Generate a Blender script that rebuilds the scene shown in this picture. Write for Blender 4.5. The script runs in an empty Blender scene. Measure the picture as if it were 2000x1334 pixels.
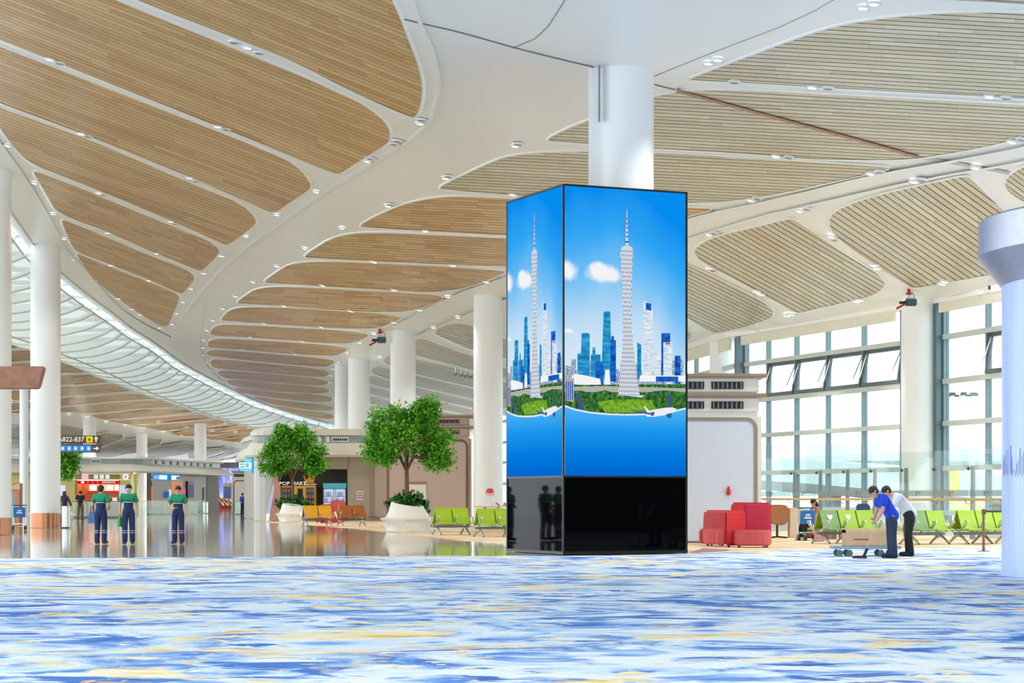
import bpy, bmesh, math, random
import numpy as np
from mathutils import Vector, Matrix

# ------------------------------------------------------------------ camera / world / exposure
scene = bpy.context.scene
C = scene.collection
F, HX, HY, CAMZ = 4090.0, 1000.0, 972.0, 1.35      # focal length in pixels of the 2000 wide frame, horizon row, eye height
cam_data = bpy.data.cameras.new('camera')
cam_data.sensor_width = 36.0
cam_data.lens = F / 2000.0 * 36.0
cam_data.shift_y = (HY - 667.0) / 2000.0
cam_data.clip_start = 0.5
cam_data.clip_end = 3000
cam = bpy.data.objects.new('camera', cam_data)
C.objects.link(cam)
cam.location = (0, 0, CAMZ)
cam.rotation_euler = (math.pi / 2, 0, 0)
scene.camera = cam

WORLD_STRENGTH = 3.1
world = bpy.data.worlds.new('overcast_sky')
scene.world = world
world.use_nodes = True
wn = world.node_tree.nodes
bg = wn['Background']
bg.inputs['Color'].default_value = (0.87, 0.945, 1.0, 1)
bg.inputs['Strength'].default_value = WORLD_STRENGTH

vs = scene.view_settings
vs.view_transform = 'Standard'
vs.look = 'None'
vs.exposure = 0.0
vs.gamma = 1.0
vs.use_curve_mapping = False

scene.cycles.max_bounces = 7; scene.cycles.diffuse_bounces = 4; scene.cycles.glossy_bounces = 3; scene.cycles.transparent_max_bounces = 10
scene.cycles.caustics_reflective = False; scene.cycles.caustics_refractive = False

R = random.Random(7)
PI = math.pi

# ------------------------------------------------------------------ helpers: colour, materials
def s2l(c):
    c = c / 255.0
    return c / 12.92 if c <= 0.04045 else ((c + 0.055) / 1.055) ** 2.4
def rgb(*c):
    return (s2l(c[0]), s2l(c[1]), s2l(c[2]), 1.0)

MATS = {}
def mat(name, col, rough=0.5, metal=0.0, var=0.06, scale=6.0, coat=0.0, spec=0.5, bump=0.0, bscale=40.0):
    """plain procedural material: base colour with a faint noise in it"""
    if name in MATS: return MATS[name]
    m = bpy.data.materials.new(name); m.use_nodes = True
    nt = m.node_tree; b = nt.nodes['Principled BSDF']
    tc = nt.nodes.new('ShaderNodeTexCoord')
    n = nt.nodes.new('ShaderNodeTexNoise'); n.inputs['Scale'].default_value = scale; n.inputs['Detail'].default_value = 4
    nt.links.new(tc.outputs['Object'], n.inputs['Vector'])
    r = nt.nodes.new('ShaderNodeValToRGB')
    c = rgb(*col)
    lo = tuple(x * (1 - var) for x in c[:3]) + (1,)
    hi = tuple(min(1, x * (1 + var)) for x in c[:3]) + (1,)
    r.color_ramp.elements[0].color = lo; r.color_ramp.elements[0].position = 0.3
    r.color_ramp.elements[1].color = hi; r.color_ramp.elements[1].position = 0.7
    nt.links.new(n.outputs['Fac'], r.inputs['Fac'])
    nt.links.new(r.outputs['Color'], b.inputs['Base Color'])
    b.inputs['Roughness'].default_value = rough
    b.inputs['Metallic'].default_value = metal
    b.inputs['Specular IOR Level'].default_value = spec
    if coat:
        b.inputs['Coat Weight'].default_value = coat; b.inputs['Coat Roughness'].default_value = 0.12
    if bump:
        n2 = nt.nodes.new('ShaderNodeTexNoise'); n2.inputs['Scale'].default_value = bscale
        nt.links.new(tc.outputs['Object'], n2.inputs['Vector'])
        bp = nt.nodes.new('ShaderNodeBump'); bp.inputs['Strength'].default_value = bump; bp.inputs['Distance'].default_value = 0.01
        nt.links.new(n2.outputs['Fac'], bp.inputs['Height'])
        nt.links.new(bp.outputs['Normal'], b.inputs['Normal'])
    MATS[name] = m
    return m

def emat(name, col, strength=1.0):
    if name in MATS: return MATS[name]
    m = bpy.data.materials.new(name); m.use_nodes = True
    nt = m.node_tree; nt.nodes.clear()
    e = nt.nodes.new('ShaderNodeEmission'); e.inputs['Color'].default_value = rgb(*col); e.inputs['Strength'].default_value = strength
    o = nt.nodes.new('ShaderNodeOutputMaterial'); nt.links.new(e.outputs[0], o.inputs[0])
    MATS[name] = m
    return m

def glassmat(name, tint=(235, 245, 245), refl=0.08, rough=0.02):
    if name in MATS: return MATS[name]
    m = bpy.data.materials.new(name); m.use_nodes = True
    nt = m.node_tree; nt.nodes.clear()
    t = nt.nodes.new('ShaderNodeBsdfTransparent'); t.inputs['Color'].default_value = rgb(*tint)
    g = nt.nodes.new('ShaderNodeBsdfGlossy'); g.inputs['Roughness'].default_value = rough
    mx = nt.nodes.new('ShaderNodeMixShader'); mx.inputs[0].default_value = refl
    o = nt.nodes.new('ShaderNodeOutputMaterial')
    nt.links.new(t.outputs[0], mx.inputs[1]); nt.links.new(g.outputs[0], mx.inputs[2]); nt.links.new(mx.outputs[0], o.inputs[0])
    MATS[name] = m
    return m

# ------------------------------------------------------------------ helpers: pixel <-> place
def px2x(px, Y): return (px - HX) / F * Y
def py2z(py, Y): return CAMZ + (HY - py) / F * Y
def floorY(py): return F * CAMZ / (py - HY)
def fl(px, py):
    Y = floorY(py); return (px2x(px, Y), Y)

# ------------------------------------------------------------------ helpers: objects
def link(o, parent=None):
    C.objects.link(o)
    if parent is not None: o.parent = parent
    return o
def tag(o, label=None, cat=None, group=None, kind=None):
    if label: o['label'] = label
    if cat: o['category'] = cat
    if group: o['group'] = group
    if kind: o['kind'] = kind
    return o
def empty(name, loc=(0, 0, 0), rz=0.0, label=None, cat=None, group=None, kind=None, parent=None):
    o = bpy.data.objects.new(name, None); o.empty_display_size = 0.2
    link(o, parent); o.location = loc; o.rotation_euler = (0, 0, rz)
    return tag(o, label, cat, group, kind)
def ordinal(n):
    w = ['zeroth', 'first', 'second', 'third', 'fourth', 'fifth', 'sixth', 'seventh', 'eighth', 'ninth', 'tenth', 'eleventh', 'twelfth',
         'thirteenth', 'fourteenth', 'fifteenth', 'sixteenth', 'seventeenth', 'eighteenth', 'nineteenth', 'twentieth', 'twenty-first', 'twenty-second']
    return w[n]

class MB:
    """collects shapes, builds one mesh object"""
    def __init__(s): s.v = []; s.f = []; s.mi = []; s.cur = 0
    def add(s, vs, fs):
        o = len(s.v); s.v += [tuple(v) for v in vs]
        for f in fs: s.f.append(tuple(i + o for i in f)); s.mi.append(s.cur)
        return s
    def box(s, x0, x1, y0, y1, z0, z1):
        v = [(x0, y0, z0), (x1, y0, z0), (x1, y1, z0), (x0, y1, z0), (x0, y0, z1), (x1, y0, z1), (x1, y1, z1), (x0, y1, z1)]
        return s.add(v, [(0, 3, 2, 1), (4, 5, 6, 7), (0, 1, 5, 4), (1, 2, 6, 5), (2, 3, 7, 6), (3, 0, 4, 7)])
    def hexa(s, bot, top):
        return s.add(list(bot) + list(top), [(0, 3, 2, 1), (4, 5, 6, 7), (0, 1, 5, 4), (1, 2, 6, 5), (2, 3, 7, 6), (3, 0, 4, 7)])
    def prism(s, poly, f0, f1):
        """poly 2D, f0/f1 map (a,b)->xyz for the two ends"""
        n = len(poly); v = [f0(*p) for p in poly] + [f1(*p) for p in poly]
        fs = [tuple(range(n)), tuple(range(2 * n - 1, n - 1, -1))]
        for i in range(n):
            j = (i + 1) % n; fs.append((i, i + n, j + n, j))
        return s.add(v, fs)
    def tube(s, pts, r, n=8, cap=True):
        pts = [Vector(p) for p in pts]
        rs = r if isinstance(r, (list, tuple)) else [r] * len(pts)
        up = Vector((0, 0, 1)); vs = []; prev = None
        for i, p in enumerate(pts):
            d = (pts[min(i + 1, len(pts) - 1)] - pts[max(i - 1, 0)])
            d = d.normalized() if d.length > 1e-9 else Vector((0, 0, 1))
            if prev is None:
                a = d.cross(up)
                if a.length < 1e-3: a = d.cross(Vector((1, 0, 0)))
            else:
                a = prev - d * prev.dot(d)
                if a.length < 1e-4: a = d.cross(up)
            a.normalize(); b = d.cross(a); prev = a
            for k in range(n):
                t = 2 * PI * k / n
                vs.append(p + (a * math.cos(t) + b * math.sin(t)) * rs[i])
        fs = []
        for i in range(len(pts) - 1):
            for k in range(n):
                fs.append((i * n + k, i * n + (k + 1) % n, (i + 1) * n + (k + 1) % n, (i + 1) * n + k))
        if cap:
            fs.append(tuple(range(n - 1, -1, -1))); fs.append(tuple(range((len(pts) - 1) * n, len(pts) * n)))
        return s.add(vs, fs)
    def lathe(s, prof, n=32, cx=0, cy=0, a0=0.0, a1=2 * PI, cap=True):
        full = abs(a1 - a0 - 2 * PI) < 1e-6; vs = []; m = n if full else n + 1
        for (r, z) in prof:
            for k in range(m):
                t = a0 + (a1 - a0) * k / n
                vs.append((cx + r * math.cos(t), cy + r * math.sin(t), z))
        fs = []
        for i in range(len(prof) - 1):
            for k in range(n):
                k2 = (k + 1) % m
                fs.append((i * m + k, i * m + k2, (i + 1) * m + k2, (i + 1) * m + k))
        if cap and full:
            if prof[0][0] > 1e-6: fs.append(tuple(range(n - 1, -1, -1)))
            if prof[-1][0] > 1e-6: fs.append(tuple(range((len(prof) - 1) * n, len(prof) * n)))
        return s.add(vs, fs)
    def ball(s, c, rx, ry, rz, n=14, m=9):
        vs = []; fs = []
        for i in range(m + 1):
            ph = PI * i / m
            for k in range(n):
                t = 2 * PI * k / n
                vs.append((c[0] + rx * math.sin(ph) * math.cos(t), c[1] + ry * math.sin(ph) * math.sin(t), c[2] + rz * math.cos(ph)))
        for i in range(m):
            for k in range(n):
                fs.append((i * n + k, (i + 1) * n + k, (i + 1) * n + (k + 1) % n, i * n + (k + 1) % n))
        return s.add(vs, fs)
    def sweep(s, prof, path, closed_prof=True):
        """prof: (outward, z) list; path: plan polyline; outward is to the right of the walking direction"""
        n = len(path); vs = []
        for i, p in enumerate(path):
            a = Vector(path[max(i - 1, 0)]); b = Vector(path[min(i + 1, n - 1)]); p = Vector(p)
            d1 = (p - a).normalized() if i > 0 else (b - p).normalized()
            d2 = (b - p).normalized() if i < n - 1 else d1
            n1 = Vector((d1.y, -d1.x)); n2 = Vector((d2.y, -d2.x)); nn = (n1 + n2); nn.normalize()
            k = 1.0 / max(0.3, nn.dot(n1))
            for (o, z) in prof: q = p + nn * o * k; vs.append((q.x, q.y, z))
        m = len(prof); fs = []
        for i in range(n - 1):
            for k in range(m if closed_prof else m - 1):
                k2 = (k + 1) % m
                fs.append((i * m + k, i * m + k2, (i + 1) * m + k2, (i + 1) * m + k))
        if closed_prof:
            fs.append(tuple(range(m - 1, -1, -1))); fs.append(tuple(range((n - 1) * m, n * m)))
        return s.add(vs, fs)
    def mesh(s, name, mats, smooth=False, bevel=0.0, bseg=2, fixn=True):
        me = bpy.data.meshes.new(name)
        me.from_pydata(s.v, [], s.f); me.update()
        if not isinstance(mats, (list, tuple)): mats = [mats]
        for m in mats: me.materials.append(m)
        if len(mats) > 1: me.polygons.foreach_set('material_index', s.mi)
        if bevel or fixn:
            bm = bmesh.new(); bm.from_mesh(me)
            if fixn: bmesh.ops.recalc_face_normals(bm, faces=bm.faces)
            if bevel:
                es = [e for e in bm.edges if len(e.link_faces) == 2 and e.calc_face_angle(0) > 0.5]
                bmesh.ops.bevel(bm, geom=es, offset=bevel, segments=bseg, affect='EDGES', clamp_overlap=True)
            bm.to_mesh(me); bm.free()
        if smooth: me.polygons.foreach_set('use_smooth', [True] * len(me.polygons))
        return me
    def build(s, name, mats, parent=None, smooth=False, bevel=0.0, bseg=2, loc=None, rz=None, fixn=True):
        o = bpy.data.objects.new(name, s.mesh(name, mats, smooth, bevel, bseg, fixn)); link(o, parent)
        if loc is not None: o.location = loc
        if rz is not None: o.rotation_euler = (0, 0, rz)
        return o
def box(name, x0, x1, y0, y1, z0, z1, m, parent=None, bevel=0.0, bseg=2, **k):
    return MB().box(x0, x1, y0, y1, z0, z1).build(name, m, parent, bevel=bevel, bseg=bseg, **k)
def autosmooth(o, ang=40):
    me = o.data
    me.polygons.foreach_set('use_smooth', [True] * len(me.polygons))
    bm = bmesh.new(); bm.from_mesh(me)
    for e in bm.edges:
        if len(e.link_faces) == 2 and e.calc_face_angle(0) > math.radians(ang): e.smooth = False
    bm.to_mesh(me); bm.free()
    return o
def text(name, body, size, m, parent, loc, rot=(PI / 2, 0, 0), depth=0.004, align='CENTER', sx=1.0):
    cu = bpy.data.curves.new(name, 'FONT'); cu.body = body; cu.size = size; cu.extrude = depth
    cu.align_x = align; cu.align_y = 'CENTER'; cu.resolution_u = 2
    t = bpy.data.objects.new(name + '_font', cu); C.objects.link(t)
    dg = bpy.context.evaluated_depsgraph_get(); dg.update()
    me = bpy.data.meshes.new_from_object(t.evaluated_get(dg))
    bpy.data.objects.remove(t)
    me.materials.clear(); me.materials.append(m)
    o = bpy.data.objects.new(name, me); link(o, parent); o.location = loc; o.rotation_euler = rot; o.scale = (sx, 1, 1)
    return o
def glyphs(name, m, parent, cx, y, cz, rows, w, h, gx=1.35, gz=1.5, th=0.006):
    """rows of small stroke marks standing for print too small to read in the photograph"""
    for i, n in enumerate(rows):
        for k in range(n):
            x = cx + (k - (n - 1) / 2) * w * gx; z = cz + ((len(rows) - 1) / 2 - i) * h * gz
            box(name, x - w / 2, x + w / 2, y - th, y, z - h / 2, z + h / 2, m, parent)
def copy_tree(o, parent=None):
    c = o.copy(); C.objects.link(c); c.parent = parent
    for ch in list(o.children): copy_tree(ch, c)
    return c

# ------------------------------------------------------------------ materials
WHITE = mat('white_paint', (236, 238, 238), 0.42, var=0.015, scale=0.7)
CEILW = mat('ceiling_white', (244, 244, 241), 0.30, var=0.02, scale=0.25)
COLW = mat('column_white', (240, 243, 245), 0.35, var=0.015, scale=0.6)
CREAM = mat('cream_panel', (222, 216, 202), 0.4, var=0.03, scale=1)
TAUPE = mat('taupe_wall', (176, 160, 140), 0.5, var=0.04, scale=0.8)
ROSE = mat('rose_beige_panel', (190, 166, 150), 0.45, var=0.03, scale=0.8)
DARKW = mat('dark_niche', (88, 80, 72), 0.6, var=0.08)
GREYB = mat('grey_band', (160, 170, 166), 0.4, var=0.03)
STEEL = mat('brushed_steel', (200, 202, 200), 0.25, 1.0, var=0.05, scale=20)
ALU = mat('aluminium', (205, 208, 210), 0.3, 0.9, var=0.03)
COPPER = mat('copper_cladding', (178, 122, 92), 0.28, 1.0, var=0.06, scale=3)
BRONZE = mat('bronze_edge', (120, 92, 72), 0.4, 0.7)
BLACKG = mat('black_glass', (6, 6, 7), 0.03, var=0.0, spec=0.07)
BLACK = mat('black_plastic', (24, 24, 26), 0.5)
DGREY = mat('dark_grey', (62, 66, 68), 0.5)
MGREY = mat('mid_grey', (128, 134, 136), 0.45)
FRAME = mat('window_frame_grey', (120, 140, 146), 0.45, 0.2, var=0.04)
FRAMEL = mat('window_transom_pale', (196, 204, 200), 0.45, var=0.03)
BLIND = mat('roller_blind_cream', (232, 228, 212), 0.8, var=0.03)
GLASS = glassmat('window_glass', (246, 252, 253), 0.04)
RGLASS = glassmat('railing_glass', (246, 252, 251), 0.04)
GREENSEAT = mat('lime_seat', (160, 196, 20), 0.38, var=0.05, scale=3)
SAGESEAT = mat('sage_seat', (124, 160, 90), 0.4, var=0.05, scale=3)
YELLOWSEAT = mat('amber_seat', (228, 168, 20), 0.38, var=0.05, scale=3)
BROWNSEAT = mat('caramel_seat', (178, 104, 40), 0.4, var=0.05, scale=3)
REDF = mat('red_fabric', (205, 42, 48), 0.8, var=0.1, scale=60)
CRIMF = mat('crimson_fabric', (196, 50, 78), 0.8, var=0.1, scale=60)
ROSEF = mat('dusty_red_fabric', (205, 88, 90), 0.8, var=0.08, scale=60)
WOODT = mat('sign_wood', (150, 104, 80), 0.5, var=0.18, scale=5)
CARD = mat('cardboard', (214, 176, 138), 0.8, var=0.04)
LAMP = emat('lamp_lens', (255, 250, 238), 6.0)
LAMPOFF = mat('unlit_lens', (190, 205, 222), 0.15, 0.3)
NAVY = mat('navy_cloth', (28, 46, 92), 0.8, var=0.08, scale=30)
TEALG = mat('green_cloth', (24, 140, 96), 0.8, var=0.08, scale=30)
SKIN = mat('skin', (208, 158, 132), 0.55, var=0.04)
HAIR = mat('black_hair', (26, 22, 20), 0.5, var=0.2, scale=40)
REFLB = mat('reflective_band', (215, 220, 222), 0.35)
SHOE = mat('black_shoe', (20, 20, 24), 0.5)
SOIL = mat('soil', (70, 56, 42), 0.9)
BARK = mat('bark', (120, 98, 78), 0.85, var=0.2, scale=12, bump=0.4)

# ------------------------------------------------------------------ special surface materials
def plank_mat(name, cols, rough=0.34, island=False):
    m = bpy.data.materials.new(name); m.use_nodes = True
    nt = m.node_tree; b = nt.nodes['Principled BSDF']
    g = nt.nodes.new('ShaderNodeNewGeometry'); oi = nt.nodes.new('ShaderNodeObjectInfo')
    a = nt.nodes.new('ShaderNodeMath'); a.operation = 'ADD'
    fr = nt.nodes.new('ShaderNodeMath'); fr.operation = 'FRACT'
    (nt.links.new(g.outputs['Random Per Island'], a.inputs[0]) if island else None); a.inputs[0].default_value = 0; nt.links.new(oi.outputs['Random'], a.inputs[1]); nt.links.new(a.outputs[0], fr.inputs[0])
    r = nt.nodes.new('ShaderNodeValToRGB'); els = r.color_ramp.elements
    while len(els) < len(cols): els.new(0.5)
    for i, c in enumerate(cols): els[i].position = i / (len(cols) - 1); els[i].color = rgb(*c)
    nt.links.new(fr.outputs[0], r.inputs['Fac'])
    tc = nt.nodes.new('ShaderNodeTexCoord'); mp = nt.nodes.new('ShaderNodeMapping'); mp.inputs['Scale'].default_value = (1.2, 6.0, 6.0)
    n = nt.nodes.new('ShaderNodeTexNoise'); n.inputs['Scale'].default_value = 2.0; n.inputs['Detail'].default_value = 5
    nt.links.new(tc.outputs['Object'], mp.inputs['Vector']); nt.links.new(mp.outputs[0], n.inputs['Vector'])
    r2 = nt.nodes.new('ShaderNodeMapRange'); r2.inputs['To Min'].default_value = 0.86; r2.inputs['To Max'].default_value = 1.12
    nt.links.new(n.outputs['Fac'], r2.inputs['Value'])
    mx = nt.nodes.new('ShaderNodeMixRGB'); mx.blend_type = 'MULTIPLY'; mx.inputs[0].default_value = 1.0
    nt.links.new(r.outputs['Color'], mx.inputs[1]); nt.links.new(r2.outputs[0], mx.inputs[2])
    nt.links.new(mx.outputs[0], b.inputs['Base Color'])
    b.inputs['Roughness'].default_value = rough
    return m
OAKC = [(190, 142, 82), (206, 162, 100), (216, 178, 118), (194, 148, 88), (220, 186, 130), (208, 168, 108)]
DAYLIT_OAKC = [(196, 184, 158), (214, 206, 182), (206, 190, 158), (222, 214, 192), (200, 192, 168), (218, 208, 184)]  # the same oak, with the window daylight's grey-green tint put into its colour
OAK = plank_mat('oak_plank', OAKC); DAYLIT_OAK = plank_mat('pale_daylit_oak_plank', DAYLIT_OAKC)
JOINED = {'oak_plank': plank_mat('oak_planks_joined', OAKC, island=True), 'pale_daylit_oak_plank': plank_mat('pale_daylit_oak_planks_joined', DAYLIT_OAKC, island=True)}
BACKING = mat('panel_backing_dark', (120, 96, 68), 0.8)

def carpet_mat(name, warm=False):
    m = bpy.data.materials.new(name); m.use_nodes = True
    nt = m.node_tree; b = nt.nodes['Principled BSDF']; L = nt.links.new
    tc = nt.nodes.new('ShaderNodeTexCoord')
    def noise(scale, sx, sy, detail, dist, off):
        mp = nt.nodes.new('ShaderNodeMapping'); mp.inputs['Scale'].default_value = (sx, sy, 1); mp.inputs['Location'].default_value = (off, off * 0.7, 0)
        n = nt.nodes.new('ShaderNodeTexNoise'); n.inputs['Scale'].default_value = scale; n.inputs['Detail'].default_value = detail
        n.inputs['Roughness'].default_value = 0.56; n.inputs['Distortion'].default_value = dist
        L(tc.outputs['Object'], mp.inputs['Vector']); L(mp.outputs[0], n.inputs['Vector'])
        return n.outputs['Fac']
    def ramp(fac, stops, interp='LINEAR'):
        r = nt.nodes.new('ShaderNodeValToRGB'); els = r.color_ramp.elements; r.color_ramp.interpolation = interp
        while len(els) < len(stops): els.new(0.5)
        for i, (p, c) in enumerate(stops): els[i].position = p; els[i].color = c
        L(fac, r.inputs['Fac']); return r.outputs['Color']
    def mixc(fac, a, c2):
        x = nt.nodes.new('ShaderNodeMixRGB'); L(fac, x.inputs[0])
        L(a, x.inputs[1]); L(c2, x.inputs[2]); return x.outputs[0]
    W, B = (1, 1, 1, 1), (0, 0, 0, 1)
    if not warm:
        base = ramp(noise(1.0, 0.75, 0.62, 10, 1.6, 3.0), [(0.31, rgb(70, 116, 200)), (0.40, rgb(112, 156, 226)), (0.46, rgb(160, 196, 242)), (0.52, rgb(206, 230, 253)),
                                                    (0.60, rgb(240, 249, 255)), (0.70, rgb(186, 214, 248))])
        gold = ramp(noise(1.6, 0.8, 0.7, 9, 1.4, 41.0), [(0.30, rgb(226, 172, 104)), (0.42, rgb(250, 220, 150)), (0.56, rgb(255, 246, 214))])
        gm = ramp(noise(0.62, 0.60, 0.75, 11, 1.5, 17.0), [(0.555, B), (0.60, W)])
        fleck = ramp(noise(2.6, 0.7, 0.7, 8, 1.8, 77.0), [(0.62, B), (0.645, W)])
        white = ramp(noise(1.4, 0.8, 0.9, 8, 1.2, 23.0), [(0.2, rgb(252, 254, 255)), (0.8, rgb(232, 244, 255))])
        wm = ramp(noise(1.0, 0.65, 0.85, 10, 1.8, 57.0), [(0.53, B), (0.58, W)])
        deep = ramp(noise(1.3, 0.8, 0.9, 8, 1.2, 88.0), [(0.2, rgb(52, 100, 184)), (0.8, rgb(100, 148, 222))])
        dm = ramp(noise(0.8, 0.55, 0.8, 11, 1.8, 101.0), [(0.57, B), (0.61, W)])
        c = mixc(wm, base, white); c = mixc(dm, c, deep); c = mixc(gm, c, gold); c = mixc(fleck, c, gold)
    else:
        base = ramp(noise(0.9, 0.5, 0.8, 9, 1.2, 3.0), [(0.33, rgb(206, 160, 104)), (0.46, rgb(226, 196, 152)), (0.56, rgb(238, 224, 198)), (0.68, rgb(246, 240, 228))])
        wm = ramp(noise(0.7, 0.5, 0.8, 9, 1.4, 57.0), [(0.6, B), (0.7, W)])
        pal = ramp(noise(1.1, 0.3, 0.9, 8, 1.2, 23.0), [(0.2, rgb(240, 236, 226)), (0.8, rgb(214, 206, 190))])
        c = mixc(wm, base, pal)
    fine = ramp(noise(30, 1, 1, 3, 0, 5.0), [(0.3, (0.84, 0.84, 0.84, 1)), (0.7, (0.95, 0.95, 0.95, 1))])
    mm = nt.nodes.new('ShaderNodeMixRGB'); mm.blend_type = 'MULTIPLY'; mm.inputs[0].default_value = 1.0
    L(c, mm.inputs[1]); L(fine, mm.inputs[2])
    L(mm.outputs[0], b.inputs['Base Color'])
    b.inputs['Roughness'].default_value = 0.95; b.inputs['Specular IOR Level'].default_value = 0.1
    return m
CARPET = carpet_mat('carpet_blue'); CARPETW = carpet_mat('carpet_sand', True)

def polished_floor_mat():
    m = bpy.data.materials.new('polished_stone_floor'); m.use_nodes = True
    nt = m.node_tree; b = nt.nodes['Principled BSDF']; L = nt.links.new
    tc = nt.nodes.new('ShaderNodeTexCoord')
    br = nt.nodes.new('ShaderNodeTexBrick'); br.offset = 0.0
    br.inputs['Scale'].default_value = 1.0; br.inputs['Brick Width'].default_value = 1.0; br.inputs['Row Height'].default_value = 1.0
    br.inputs['Mortar Size'].default_value = 0.004
    br.inputs['Color1'].default_value = rgb(168, 162, 150); br.inputs['Color2'].default_value = rgb(150, 146, 136); br.inputs['Mortar'].default_value = rgb(96, 92, 86)
    L(tc.outputs['Object'], br.inputs['Vector'])
    L(br.outputs['Color'], b.inputs['Base Color'])
    mp = nt.nodes.new('ShaderNodeMapping'); mp.inputs['Scale'].default_value = (0.12, 0.9, 1)
    n = nt.nodes.new('ShaderNodeTexNoise'); n.inputs['Scale'].default_value = 1.0; n.inputs['Detail'].default_value = 3
    L(tc.outputs['Object'], mp.inputs['Vector']); L(mp.outputs[0], n.inputs['Vector'])
    bp = nt.nodes.new('ShaderNodeBump'); bp.inputs['Strength'].default_value = 0.35; bp.inputs['Distance'].default_value = 0.006
    L(n.outputs['Fac'], bp.inputs['Height']); L(bp.outputs['Normal'], b.inputs['Normal'])
    b.inputs['Roughness'].default_value = 0.06
    b.inputs['Specular IOR Level'].default_value = 0.6
    return m
POLISH = polished_floor_mat()

# ------------------------------------------------------------------ ceiling surfaces: height as a smooth function over sight lines
def tps(ctrl):
    P = np.array([(a / 1000.0, b / 1000.0) for a, b, _ in ctrl]); z = np.array([c for *_, c in ctrl]); n = len(P)
    d = np.linalg.norm(P[:, None] - P[None], axis=2)
    K = np.where(d > 0, d * d * np.log(d + 1e-12), 0) + np.eye(n) * 1e-3
    Q = np.hstack([np.ones((n, 1)), P]); A = np.zeros((n + 3, n + 3)); A[:n, :n] = K; A[:n, n:] = Q; A[n:, :n] = Q.T
    w = np.linalg.solve(A, np.concatenate([z, np.zeros(3)]))
    def f(px, py):
        q = np.array([px / 1000.0, py / 1000.0]); r = np.linalg.norm(P - q, axis=1)
        k = np.where(r > 0, r * r * np.log(r + 1e-12), 0)
        return float(k @ w[:n] + w[n] + w[n + 1:] @ q)
    return f
zmain = tps([(1215, 130, 11.95), (90, 478, 12.65), (10, 315, 13.3), (950, 573, 10.6), (787, 645, 10.15), (701, 702, 10.0),
             (1797, 580, 8.65), (1415, 657, 8.6), (1340, 415, 10.9), (1900, 305, 10.7), (1446, 664, 8.4), (1760, 601, 8.52), (1990, 545, 8.5),
             (300, -100, 13.0), (0, -150, 13.4), (1800, -100, 12.0), (1000, -120, 12.3), (640, 830, 10.2), (498, 785, 11.4), (330, 650, 12.4), (143, 560, 12.7), (800, 250, 12.1), (560, 440, 12.2),
             (1000, 800, 8.7), (860, 860, 9.0), (2150, 505, 8.5), (2150, 250, 10.6), (1340, 688, 8.5), (430, 640, 11.9)])
zwing = tps([(-60, 640, 12.4), (118, 690, 12.3), (225, 738, 12.0), (370, 790, 11.6), (560, 830, 11.2), (116, 815, 9.6), (255, 838, 9.5), (375, 858, 9.4), (500, 876, 9.3),
             (-60, 800, 9.7), (-60, 880, 8.2), (200, 890, 8.2), (450, 893, 8.2), (640, 850, 10.5)])
def ceilpt(px, py, drop=0.0, zf=zmain):
    z = zf(px, py) - drop
    Y = F * (z - CAMZ) / (HY - py)
    return Vector((px2x(px, Y), Y, z))
def lerp_curve(pts, x):
    if x <= pts[0][0]: return pts[0][1]
    for (a, b), (c, d) in zip(pts, pts[1:]):
        if x <= c: return b + (d - b) * (x - a) / (c - a)
    return pts[-1][1]
def dens(pts, step):
    out = []
    for (a, b), (c, d) in zip(pts, pts[1:]):
        n = max(1, int(math.hypot(c - a, d - b) / step))
        out += [(a + (c - a) * i / n, b + (d - b) * i / n) for i in range(n)]
    return out + [pts[-1]]
def chaikin(p, it=2, closed=True):
    for _ in range(it):
        q = []; n = len(p)
        for i in range(n if closed else n - 1):
            a = p[i]; b = p[(i + 1) % n]
            q += [(a[0] * .75 + b[0] * .25, a[1] * .75 + b[1] * .25), (a[0] * .25 + b[0] * .75, a[1] * .25 + b[1] * .75)]
        p = q if closed else [p[0]] + q + [p[-1]]
    return p

SKYEDGE = [(-200, 130), (-100, 270), (0, 400), (25, 432), (60, 482), (100, 524), (143, 560), (185, 592), (225, 620), (250, 642), (300, 672), (350, 710), (425, 750), (498, 785), (575, 811), (640, 828)]
BOTEDGE = SKYEDGE + [(700, 842), (850, 862), (925, 850), (1000, 800), (1200, 730), (1340, 688), (1446, 664), (1600, 632), (1760, 601), (1835, 583), (1990, 545), (2200, 495)]
WINGTOP = [(-200, 590), (-60, 628), (20, 655), (118, 692), (150, 708), (225, 738), (288, 760), (370, 790), (463, 815), (560, 832), (650, 842)]

def ceiling_sheet(name, xs, top, bot, rows, zf, thick):
    mb = MB(); n = len(xs)
    lower = []; upper = []
    for x in xs:
        a = top(x); b = bot(x)
        for j in range(rows + 1):
            t = j / rows
            y = a + (b - a) * t
            lower.append(ceilpt(x, y, 0, zf))
    up = [v + Vector((0, 0, thick)) for v in lower]
    m = rows + 1; N = len(lower); fs = []
    for i in range(n - 1):
        for j in range(rows):
            a, b, c, d = i * m + j, (i + 1) * m + j, (i + 1) * m + j + 1, i * m + j + 1
            fs.append((a, b, c, d)); fs.append((d + N, c + N, b + N, a + N))
    for i in range(n - 1):
        for j in (0, rows): a, b = i * m + j, (i + 1) * m + j; fs.append((a, a + N, b + N, b))
    for j in range(rows):
        for i in (0, n - 1): a, b = i * m + j, i * m + j + 1; fs.append((a, a + N, b + N, b))
    mb.add(lower + up, fs)
    o = mb.build(name, CEILW, smooth=True)
    autosmooth(o, 50)
    tag(o, kind='structure')
    return o
xs_main = sorted(set([x for x in range(-200, 2201, 24)] + [p[0] for p in BOTEDGE]))
ceiling = ceiling_sheet('ceiling', xs_main, lambda x: -190, lambda x: lerp_curve(BOTEDGE, x), 64, zmain, 0.5)
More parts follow.
